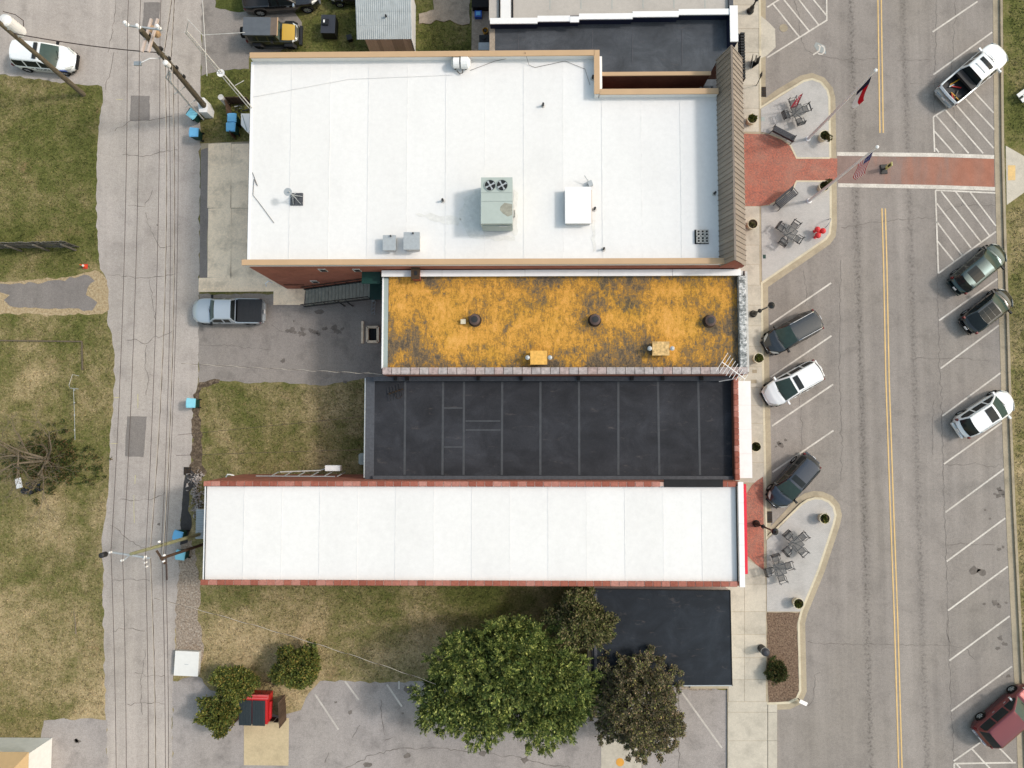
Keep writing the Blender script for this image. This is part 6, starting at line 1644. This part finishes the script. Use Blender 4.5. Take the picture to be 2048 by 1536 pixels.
# lichen roof
r2 = R2+.002
for x, y, lb in ((950, 641, 'westernmost round brown turbine vent on the lichen roof'), (1189, 641, 'middle round brown turbine vent on the lichen roof'), (1418, 643, 'easternmost round brown turbine vent on the lichen roof')):
    T_ = rt('roof_turbine', lb, 'vent', x, y, r2, 0, 'round vents on the lichen roof')
    MB().lathe([(.45, 0), (.3, .04), (.27, .1), (.27, .4)], n=18).build('stack', M['dbark'], T_)
    MB().lathe([(.36, .4), (.36, .5), (.24, .56)], n=18).build('cap', plain('rusty_brown_metal', S(98, 80, 76), .7, var=.2, scale=8), T_)
    MB().lathe([(.22, .56), (.22, .6), (.05, .61)], n=18).build('cap_disc', M['dark'], T_)
T_ = rt('small_vent', 'small cream square vent beside the westernmost turbine vent', 'vent', 927, 644, r2)
MB().box((0, 0, .1), (.3, .28, .2)).build('curb', M['curb'], T_); MB().box((0, 0, .22), (.34, .32, .05)).build('lid', M['curb'], T_)
for x, y, lb, sx in ((1077, 717, 'orange lichen-crusted roof box between two round knobs', .9), (1318, 699, 'peeling white and orange roof box near the east end', .9)):
    T_ = rt('roof_box', lb, 'roof box', x, y, r2)
    MB().box((0, 0, .3), (1.0, .8, .6)).build('casing', M['lichen'], T_)
    MB().box((0, 0, .63), (1.12, .92, .06)).build('lid', plain('orange_lichen_lid', S(236, 182, 96), .9, var=.25, scale=5) if x < 1200 else varied('peeling_lid', [(0, S(214, 178, 122)), (1, S(220, 190, 140))], nscale=5, namt=.5), T_)
    for s in (-1, 1): MB().lathe([(.05, 0), (.05, .6), (.14, .62), (.15, .72), (.05, .78)], (s*.74, 0, 0), 14).build('knob_vent', M['galv'], T_)
T_ = rt('chimney', 'small red brick chimney at the north parapet of the lichen roof', 'chimney', 835, 552, r2)
MB().box((0, .0, .45), (.5, .7, .9)).build('stack', M['terra'], T_)
MB().box((0, 0, .93), (.58, .78, .08)).build('cap', M['dbark'], T_)
MB().box((.02, -.0, .96), (.2, .3, .05)).build('flue', M['black'], T_)
# fallen aerials
T_ = thing('tv_aerial', 'bent white TV aerial lying over the corner of the lichen roof', 'aerial', P(1465, 738, Z2))
a, b = P(1444, 724, Z2+.5), P(1490, 758, Z2-.1)
MB().tube([a, b], .03, 6).build('boom', M['white'], T_, True)
dv = (b-a).normalized(); nv = Vector((-dv.y, dv.x, .05))
for i in range(9):
    c = a.lerp(b, i/8); l = .75-.05*i
    MB().tube([c-nv*l, c+nv*l], .018, 5).build('element', M['white'], T_, True)
MB().tube([P(1438, 763, R3+.3), P(1470, 757, R3+.8), P(1480, 752, Z2-.6)], .03, 6).build('mast', M['white'], T_, True)
T_ = thing('antenna_rotor', 'dark tangled aerial lying on the west end of the black roof', 'aerial', P(790, 785, R3))
MB().tube([P(776, 788, R3+.1), P(806, 778, R3+.12)], .05, 6).build('boom', M['dbark'], T_, True)
for i in range(5):
    c = P(778+6*i, 788-2*i, R3+.15); MB().tube([c+Vector((-.1, .45, 0)), c+Vector((.12, -.5, .1))], .02, 5).build('element', M['dark'], T_, True)
MB().tube([P(797+7*math.cos(t), 789+8*math.sin(t), R3+.06) for t in np.linspace(0, 6.28, 14)], .015, 5).build('cable_coil', M['wire'], T_, True)
# ================================================================== yard things
T_ = thing('dumpster', 'red dumpster with two black plastic lids among the shrubs', 'dumpster', P(520, 1405), -.02)
MB().add([(-.95, -1.0, .15), (1.0, -1.0, .15), (1.0, .95, .15), (-.95, .95, .15), (-1.0, -1.05, 1.25), (1.05, -1.05, 1.25), (1.05, 1.0, 1.5), (-1.0, 1.0, 1.5)],
         [(3, 2, 1, 0), (0, 1, 5, 4), (1, 2, 6, 5), (2, 3, 7, 6), (3, 0, 4, 7), (4, 5, 6, 7)]).build('bin', M['redm'], T_)
MB().box((0, .97, 1.42), (2.2, .3, .14)).build('top_rail', plain('sun_faded_red', S(214, 96, 96), .6), T_)
MB().box((1.16, -.1, 1.0), (.16, 1.2, .2)).build('fork_pocket', M['redm'], T_)
for s in (-.48, .5):
    m = MB().box((s-.06, -.2, 1.42), (.92, 1.85, .05), M=Matrix.Rotation(math.radians(5), 3, 'X'))
    for k in range(7): m.box((s-.42+.12*k-.06, -.2, 1.455), (.035, 1.7, .02), M=Matrix.Rotation(math.radians(5), 3, 'X'))
    m.build('lid', M['black'] if 0 else plain('black_lid', S(50, 58, 62), .6, var=.15, scale=6), T_)
T_ = thing('wood_fence', 'brown board fence beside the red dumpster', 'fence', P(572, 1415))
for i in range(9):
    p = P(570+.3*i, 1392+5.6*i); MB().box((p.x, p.y, .75), (.05, .2, 1.5)).build('board', M['bwood'], T_, True)
for i in range(4):
    p = P(540+9*i, 1433+1.8*i); MB().box((p.x, p.y, .35+.0*i), (.32, .05, .7)).build('board', M['bwood'], T_, True)
for i in range(7):
    p = P(484-3*i*.3, 1398+6*i); MB().box((p.x, p.y, .7), (.05, .2, 1.4)).build('board', M['bwood'], T_, True)
T_ = thing('utility_vault', 'flat white square cover beside the alley, left of the shrubs', 'cover', P(379, 1323), -.04)
MB().box((0, 0, .2), (1.72, 1.72, .4)).build('vault', M['greywhite'], T_)
MB().box((0, 0, .44), (1.8, 1.8, .08)).build('lid', plain('cream_lid', (.7, .69, .66, 1), .6, var=.04), T_)
MB().box((0, -.05, .485), (.3, .03, .01)).build('handle', M['galv'], T_)
T_ = thing('board_fence', 'weathered grey board fence across the left lawn', 'fence', P(80, 497))
for i in range(36):
    p = P(-20+5.05*i, 497.5-.1*i); MB().box((p.x, p.y+random.uniform(-.03, .03), .9), (.17, .04, 1.75+random.uniform(-.12, .12)), M=Matrix.Rotation(random.uniform(-.05, .05), 3, 'Y')).build('board', M['wood'], T_, True)
for z in (.5, 1.4): MB().bar(P(-20, 498)+Vector((0, -.07, z)), P(158, 494)+Vector((0, -.07, z)), .05, .1).build('rail', M['wood'], T_, True)
for i in range(4): p = P(-10+54*i, 500-.8*i); MB().box((p.x, p.y-.12, .9), (.12, .12, 1.8)).build('post', M['wood'], T_, True)
T_ = thing('traffic_cone', 'small orange and white traffic cone on the grass edge', 'traffic cone', P(171, 533))
MB().box((0, 0, .02), (.36, .36, .04)).build('base', M['bollard'], T_)
MB().lathe([(.15, .04), (.09, .3)], n=12).build('cone', plain('cone_orange', S(235, 92, 50), .5), T_)
MB().lathe([(.09, .3), (.05, .5)], n=12).build('stripe', M['white'], T_)
MB().lathe([(.05, .5), (.03, .7)], n=12).build('tip', bpy.data.materials['cone_orange'], T_)
T_ = thing('junk_heap', 'small heap of dumped boards and dark junk on the left lawn', 'junk', P(60, 975))
MB().box((-.7, .35, .25), (.45, .75, .06), .25, M=None).build('white_board', M['white'], T_)
for i in range(14):
    MB().box((random.uniform(-.4, .9), random.uniform(-.6, .4), random.uniform(.05, .3)), (random.uniform(.1, .5), random.uniform(.1, .3), random.uniform(.05, .2)), random.uniform(0, 3)).build('junk_piece', M[random.choice(['dark', 'navy', 'black', 'flash', 'rockpad'])], T_)
T_ = thing('chain_fence', 'broken metal gate frame and pipe rail on the left lawn', 'fence', P(155, 790))
MB().tube([P(138, 770, .8), P(145, 749, .9), P(158, 752, .9)], .018, 6).build('gate_frame', M['greywhite'], T_, True)
MB().tube([P(138, 770, .8), P(140, 776, .5), P(157, 778, .5)], .025, 6).build('gate_frame', M['galv'], T_, True)
MB().tube([P(147, 778, .9), P(149, 830, .9), P(150, 880, .9)], .018, 6).build('rail', M['galv'], T_, True)
for y in (780, 805, 830, 860): MB().tube([P(151, y, 0), P(148.5, y, .95)], .035, 6).build('post', M['galv'], T_, True)
for a, b in (((0, 681), (164, 683)), ((164, 684), (165, 740))): MB().bar(P(a[0], a[1], .06), P(b[0], b[1], .06), .1, .08).build('edging', M['edging'], T_, True)
T_ = thing('smoker_box', 'black metal box with a small lidded top behind the jeep', 'box', P(663, 62), -.03)
MB().box((0, .0, .5), (1.05, 1.4, .9)).build('body', M['black'], T_)
MB().box((0, .0, .97), (1.1, 1.45, .06)).build('lid', M['bench'], T_)
MB().box((-.2, .1, 1.06), (.46, .46, .14)).build('top_box', M['black'], T_); MB().box((-.28, .14, 1.14), (.12, .22, .01)).build('label_plate', M['white'], T_)
T_ = thing('bucket', 'small black bin on the grass between black box and shed', 'bin', P(701, 80), .3)
MB().box((0, 0, .2), (.36, .36, .4)).build('bin', M['black'], T_); MB().box((0, 0, .42), (.42, .42, .05)).build('lid', M['dark'], T_)
T_ = thing('storage_crate', 'blue plastic crate on the walkway at the top', 'crate', P(957, 33))
MB().box((0, 0, .2), (.55, .5, .4)).build('crate', M['bluec'], T_); MB().box((0, 0, .38), (.36, .3, .1)).build('contents', M['blue'][1], T_)
T_ = thing('black_tarp_box', 'black flat box behind the blue crate', 'box', P(961, 12))
MB().box((0, 0, .3), (1.25, .9, .6)).build('box', M['black'], T_); MB().box((0, 0, .62), (1.28, .94, .04)).build('lid', M['tar2'], T_)
T_ = thing('mop_bucket', 'yellow bucket on the walkway beside the dark grey roof', 'bucket', P(971, 66))
m = MB()
m.lathe([(.16, 0), (.22, .4), (.24, .4), (.2, .36), (.16, .1)], n=12); m.build('pail', M['yellowc'], T_); MB().box((0, 0, .36), (.2, .2, .06)).build('wringer', M['dark'], T_)
T_ = thing('wall_unit', 'black framed machine with a grey cover beside the tan parapet', 'machine', P(969, 92))
MB().box((0, .2, .35), (.75, .6, .7)).build('frame', M['black'], T_); MB().box((0, -.45, .4), (.85, .6, .8)).build('cover', M['galv'], T_)
MB().tube([(-.2, .3, .72), (0, .1, .75), (.2, .3, .72)], .03, 6).build('hose', M['dark'], T_)
T_ = thing('condenser', 'grey air-conditioning condenser at the corner of the black-roofed building', 'air conditioner', P(728, 918, .8))
T_.location.z = .02
MB().prism([(-.4, -.32), (-.28, -.42), (.5, -.42), (.5, .42), (-.28, .42), (-.4, .32)], 0, .8).build('case', M['hvac'], T_)
MB().lathe([(.34, 0), (.34, .04), (.3, .04)], (.08, 0, .8), 20).build('fan_ring', M['hvacd'], T_); MB().lathe([(.1, 0), (.1, .06)], (.08, 0, .8), 10).build('fan_hub', M['dark'], T_)
T_ = thing('wall_box', 'white utility box with a pipe rack on the side of the long building', 'utility box', P(667, 936))
q = P(667, 936, 2.2)
MB().box((q.x, q.y, 2.2), (1.1, .4, .5)).build('box', M['white'], T_, True)
y_ = P(600, 947, 3).y
MB().tube([P(560, 944, 2.0), P(640, 941, 2.0), P(655, 936, 2.0)], .05, 6).build('pipe', M['greywhite'], T_, True)
MB().tube([P(512, 952, 3.2), P(670, 953, 3.2)], .04, 6).build('pipe', M['galv'], T_, True)
for x in (540, 566, 593, 620, 647, 674): MB().bar(P(x, 953, 3.2), P(x+17, 944, 2.0), .06, .05).build('rack_arm', M['galv'], T_, True)
o = MB().tube([P(452, 954, .4), P(455, 949, .7), P(460, 949, .7), P(468, 951, .5)], .05, 6).build('pipe_bend', M['white']); tag(o, 'short white bent pipe at the corner of the long building', 'pipe')
# rubble
T_ = thing('rubble', 'pale stone rubble against the back of the long white-roofed building', 'rubble', P(396, 985)); T_['kind'] = 'stuff'
m = MB()
for i in range(260):
    f = random.random(); p = P(lerp(392, 398, f)+random.gauss(0, 7), lerp(948, 1035, f)+random.gauss(0, 5), random.uniform(.02, .25)); r = random.uniform(.06, .2)
    vs = [p+Vector((random.uniform(-1, 1), random.uniform(-1, 1), random.uniform(-.6, .6)))*r for _ in range(4)]+[p+Vector((0, 0, r))]
    m.add(vs, [(0, 1, 4), (1, 2, 4), (2, 3, 4), (3, 0, 4), (0, 2, 1), (0, 3, 2)])
o = m.build('stones', M['rock'], T_, True); o['kind'] = 'stuff'
# ================================================================== trees and shrubs
def fib(n, zmin=-.2):
    i = np.arange(n)+.5; z = 1-(1-zmin)*i/n; a = i*2.39996; r = np.sqrt(np.maximum(0, 1-z*z))
    return np.c_[r*np.cos(a), r*np.sin(a), z]
def crown_pts(c, rad, n, lobes=9, amp=.22, zmin=-.15, fill=.25):
    d = fib(n, zmin)+rng.normal(0, .05, (n, 3)); d /= np.linalg.norm(d, axis=1)[:, None]
    L = rng.normal(0, 1, (lobes, 3)); L[:, 2] = np.abs(L[:, 2])*.7; L /= np.linalg.norm(L, axis=1)[:, None]
    b = np.max(np.exp((d @ L.T-1)*14), axis=1)
    s = (1-amp)+amp*1.5*b+rng.normal(0, .05, n)
    ins = rng.random(n) < fill; s[ins] *= rng.uniform(.55, .9, ins.sum())
    return np.array(c)+d*np.array(rad)*s[:, None], d
def tree(name, label, cat, px, py, rad, cz, n, per, ln, wd, spread, mat, trunk_mat='dbark', lobes=9, amp=.22, up=.25, group=None, basepx=None, zmin=-.2, twigs=30):
    c = P(px, py, cz); b = P(*basepx) if basepx else Vector((c.x, c.y, 0))
    T_ = thing(name, label, cat, (b.x, b.y, 0), 0, group)
    C, D = crown_pts((c.x, c.y, cz), rad, n, lobes, amp, zmin)
    cc = np.array((c.x, c.y, cz)); C2 = cc+(C-cc)*rng.uniform(.55, .86, (len(C), 1))
    V = np.concatenate([leafset(C, D, per, ln, wd, spread, up, ln*.5), leafset(C2, D, max(8, per//3), ln*1.15, wd*1.3, 1.1, .1, ln*.8)])
    quads_obj('crown', V, M[mat], T_, (b.x, b.y, 0))
    m = MB(); top = Vector((c.x, c.y, cz+rad[2]*.3)); r0 = .04*max(rad)+.03
    m.tube([b, b.lerp(top, .5)+Vector((.1, .1, 0)), top], [r0*1.3, r0, r0*.3], 8)
    m.build('trunk', M[trunk_mat], T_, True)
    m = MB()
    for i in rng.choice(n, min(twigs, n), replace=False):
        s = b.lerp(top, random.uniform(.35, .85)); e = Vector(C[i])
        m.tube([s, s.lerp(e, .5)+Vector((0, 0, .15)), e], [r0*.35, r0*.2, r0*.06], 5)
    m.build('limbs', M[trunk_mat], T_, True)
    return T_
# the big evergreen: several stems, sprays of leaves that sweep up and outward
c = P(1003, 1362, 4.4); b = Vector((c.x, c.y, 0))
EV = thing('evergreen_tree', 'large dense green evergreen tree at the edge of the parking lot', 'tree', b)
subs = [(888, 1398, 2.0, 1.9, 3.0, 3.4), (930, 1318, 2.4, 2.0, 3.4, 3.8), (1010, 1345, 3.0, 2.6, 3.4, 4.6), (1090, 1350, 2.6, 2.5, 3.2, 4.2), (960, 1418, 2.2, 1.9, 2.8, 3.6), (1070, 1425, 2.6, 1.9, 2.8, 3.6), (1020, 1285, 2.2, 1.6, 3.0, 3.8), (1125, 1400, 1.9, 1.8, 2.6, 3.4)]
Cs, Ds = [], []
for x, y, rx_, ry_, rz3, cz in subs:
    q = P(x+8, y-5, cz); Cc, Dd = crown_pts((q.x, q.y, cz), (rx_, ry_, rz3), 92, 9, .36, -.1, .08); Cs.append(Cc); Ds.append(Dd)
Cs = np.concatenate(Cs); Ds = np.concatenate(Ds)
# each spray: a short stem with leaflets on both sides
k = len(Cs); V = []
nl = 13
for s_ in range(7):
    ax = Ds+rng.normal(0, .55, (k, 3)); ax[:, 2] += .35; ax /= np.linalg.norm(ax, axis=1)[:, None]
    L_ = rng.uniform(.38, .72, k)
    sd = np.cross(ax, rng.normal(0, .35, (k, 3))+np.array([0, 0, 1.0])); sd /= np.linalg.norm(sd, axis=1)[:, None]+1e-9
    for j in range(nl):
        t = j/(nl-1); sg = 1 if j % 2 else -1
        base_ = Cs+ax*(L_*t)[:, None]; base_[:, 2] -= (L_*t*t*.25)
        d = ax*.75+sd*sg*.75*(1-.55*t)+rng.normal(0, .12, (k, 3)); d /= np.linalg.norm(d, axis=1)[:, None]
        l = (.25-.1*t)*rng.uniform(.8, 1.2, k); w_ = .034*rng.uniform(.8, 1.2, k)
        s2 = np.cross(d, ax+.3*rng.normal(0, 1, (k, 3))); s2 /= np.linalg.norm(s2, axis=1)[:, None]+1e-9
        s2 = np.cross(d, np.cross(ax, sd)+.4*rng.normal(0, 1, (k, 3))); s2 /= np.linalg.norm(s2, axis=1)[:, None]+1e-9
        V.append(np.stack([base_, base_+d*(l*.5)[:, None]+s2*w_[:, None], base_+d*l[:, None], base_+d*(l*.5)[:, None]-s2*w_[:, None]], 1).reshape(-1, 3))
for x, y, rx_, ry_, rz3, cz in subs:
    q = P(x+8, y-5, cz); Cc, Dd = crown_pts((q.x, q.y, cz), (rx_*.84, ry_*.84, rz3*.84), 130, 6, .2, -.45, .4); V.append(leafset(Cc, Dd, 26, .26, .06, 1.0, .1, .2))
quads_obj('crown', np.concatenate(V), M['leaf'], EV, b)
m = MB()
for x, y, rx_, ry_, rz3, cz in subs:
    e = P(x, y, cz+rz3*.5); g0 = b+Vector((e.x-b.x, e.y-b.y, 0))*.35; m.tube([g0, g0.lerp(e, .6), e], [.22, .14, .04], 7)
m.build('trunk', M['dbark'], EV, True)
m = MB()
for i in range(0, k, 6):
    e = Vector(Cs[i]); s = Vector((lerp(b.x, e.x, .45), lerp(b.y, e.y, .45), e.z*.55)); m.tube([s, e], [.05, .015], 5)
m.build('limbs', M['dbark'], EV, True)
tree('bronze_tree', 'rounded bronze-brown tree beside the small black roof', 'tree', 1272, 1400, (3.15, 3.2, 3.0), 3.4, 560, 75, .165, .04, .7, 'leafb', lobes=22, amp=.34, up=.4)
tree('bronze_tree', 'smaller mixed green-brown tree between lawn and small black roof', 'tree', 1158, 1238, (2.05, 2.0, 2.2), 3.2, 270, 55, .22, .05, .7, 'leafm', lobes=13, amp=.36, up=.4)
tree('shrub', 'dense green shrub above the red dumpster, right side', 'shrub', 602, 1338, (1.75, 1.8, 1.6), 1.3, 240, 55, .18, .045, .8, 'leafs', lobes=9, amp=.4, up=.4)
tree('shrub', 'dense green shrub above the red dumpster, left side', 'shrub', 475, 1362, (1.55, 1.25, 1.4), 1.2, 190, 55, .18, .045, .8, 'leafs', lobes=8, amp=.4, up=.4)
tree('shrub', 'yellow-tipped green shrub left of the red dumpster', 'shrub', 440, 1428, (1.5, 1.35, 1.3), 1.1, 190, 55, .18, .045, .8, 'leafs', lobes=8, amp=.4, up=.4)
tree('shrub', 'low evergreen shrub in the mulch bed', 'shrub', 1553, 1341, (.8, .85, .6), .5, 110, 45, .12, .03, .8, 'ivy', lobes=6, amp=.3, up=.4)
tree('ground_shrub', 'dark ivy-covered undergrowth below the bare tree', 'shrub', 105, 925, (3.6, 2.5, .35), .06, 210, 20, .15, .04, .9, 'ivy', lobes=14, amp=.45, up=.5, zmin=.05, twigs=10)
def bare(name, label, base_, dirs, depth, l0, r0, mat, seed, spread=.55, up=.25, cat='tree'):
    R = random.Random(seed); T_ = thing(name, label, cat, (base_.x, base_.y, 0)); tr = MB(); br = MB()
    def grow(p, d, l, r, k):
        n = 3; pts = [p]; q = p; dd = d
        for _ in range(n):
            dd = (dd+Vector((R.gauss(0, .12), R.gauss(0, .12), R.gauss(0, .08)))).normalized(); q = q+dd*(l/n); pts.append(q)
        (tr if k == depth else br).tube(pts, [lerp(r, r*.55, i/n) for i in range(n+1)], 6 if k > 2 else 4, cap=False)
        if k == 0: return
        for _ in range(3 if k > 1 else 4):
            nd = (dd+Vector((R.gauss(0, spread), R.gauss(0, spread), R.gauss(0, spread*.6)+up*.3))).normalized()
            grow(pts[R.choice([1, 2, 3, 3])], nd, l*R.uniform(.6, .85), r*.52, k-1)
    for d in dirs: grow(base_, Vector(d).normalized(), l0, r0, depth)
    tr.build('trunk', M[mat], T_, True); br.build('branches', M[mat], T_, True); return T_
bare('bare_tree', 'leafless pale-barked tree spreading over the left lawn', P(97, 920), [(-.1, .5, .9), (-.7, -.2, .6), (.5, .35, .7), (-.5, .35, .7), (.2, -.4, .8)], 4, 2.4, .11, 'bark', 5, .6, .1)
bare('bare_shrub', 'leafless brown shrub behind the red dumpster', P(548, 1362), [(.3, .3, 1), (-.4, .2, 1), (0, -.4, 1), (.5, -.1, .8), (-.2, .5, .9)], 3, .8, .035, 'dbark', 9, .6, .2, 'shrub')
# trees and a pole just outside the right edge: only their shadows reach the picture
bare('bare_tree', 'leafless street tree past the right edge whose shadow crosses the parking bays', P(2180, 655), [(0, 0, 1.0)], 5, 3.6, .2, 'bark', 21, .55, .35)
bare('bare_tree', 'leafless street tree past the right edge whose shadow falls by the lower bays', P(2200, 1215), [(0, 0, 1.0)], 5, 3.6, .2, 'bark', 33, .55, .35)
T_ = thing('utility_pole', 'wooden pole past the right edge whose shadow crosses the street', 'utility pole', P(2150, 935))
MB().tube([P(2150, 935), P(2150, 935)+Vector((0, 0, 11))], [.17, .12], 10).build('pole', M['pole'], T_, True)
MB().bar(P(2150, 935)+Vector((0, -.9, 10.4)), P(2150, 935)+Vector((0, .9, 10.4)), .1, .12).build('crossarm', M['pole'], T_, True)
# fallen branch and tufts on the left lawn
o = MB().tube([P(152, 1268, .05), P(151, 1245, .06), P(148, 1222, .1)], [.06, .03, .01], 6).build('fallen_branch', M['bark']); tag(o, 'pale fallen branch on the left lawn', 'branch')
# drift of gravel pieces and leaf litter
m = MB()
for i in range(900):
    k = random.random()
    if k < .5: p = P(random.uniform(354, 402), random.uniform(1090, 1345), .03)
    else: p = P(random.uniform(1534, 1594), random.uniform(1226, 1400), .14)
    r = random.uniform(.025, .07)
    vs = [p+Vector((random.uniform(-1, 1), random.uniform(-1, 1), random.uniform(0, .3)))*r for _ in range(4)]
    m.add(vs, [(0, 1, 2), (0, 2, 3)])
o = m.build('litter', plain('litter', S(150, 130, 108), .95, var=.6, scale=20)); tag(o, 'scattered stone chips and bark litter in the gravel and the mulch bed', 'litter', kind='stuff')
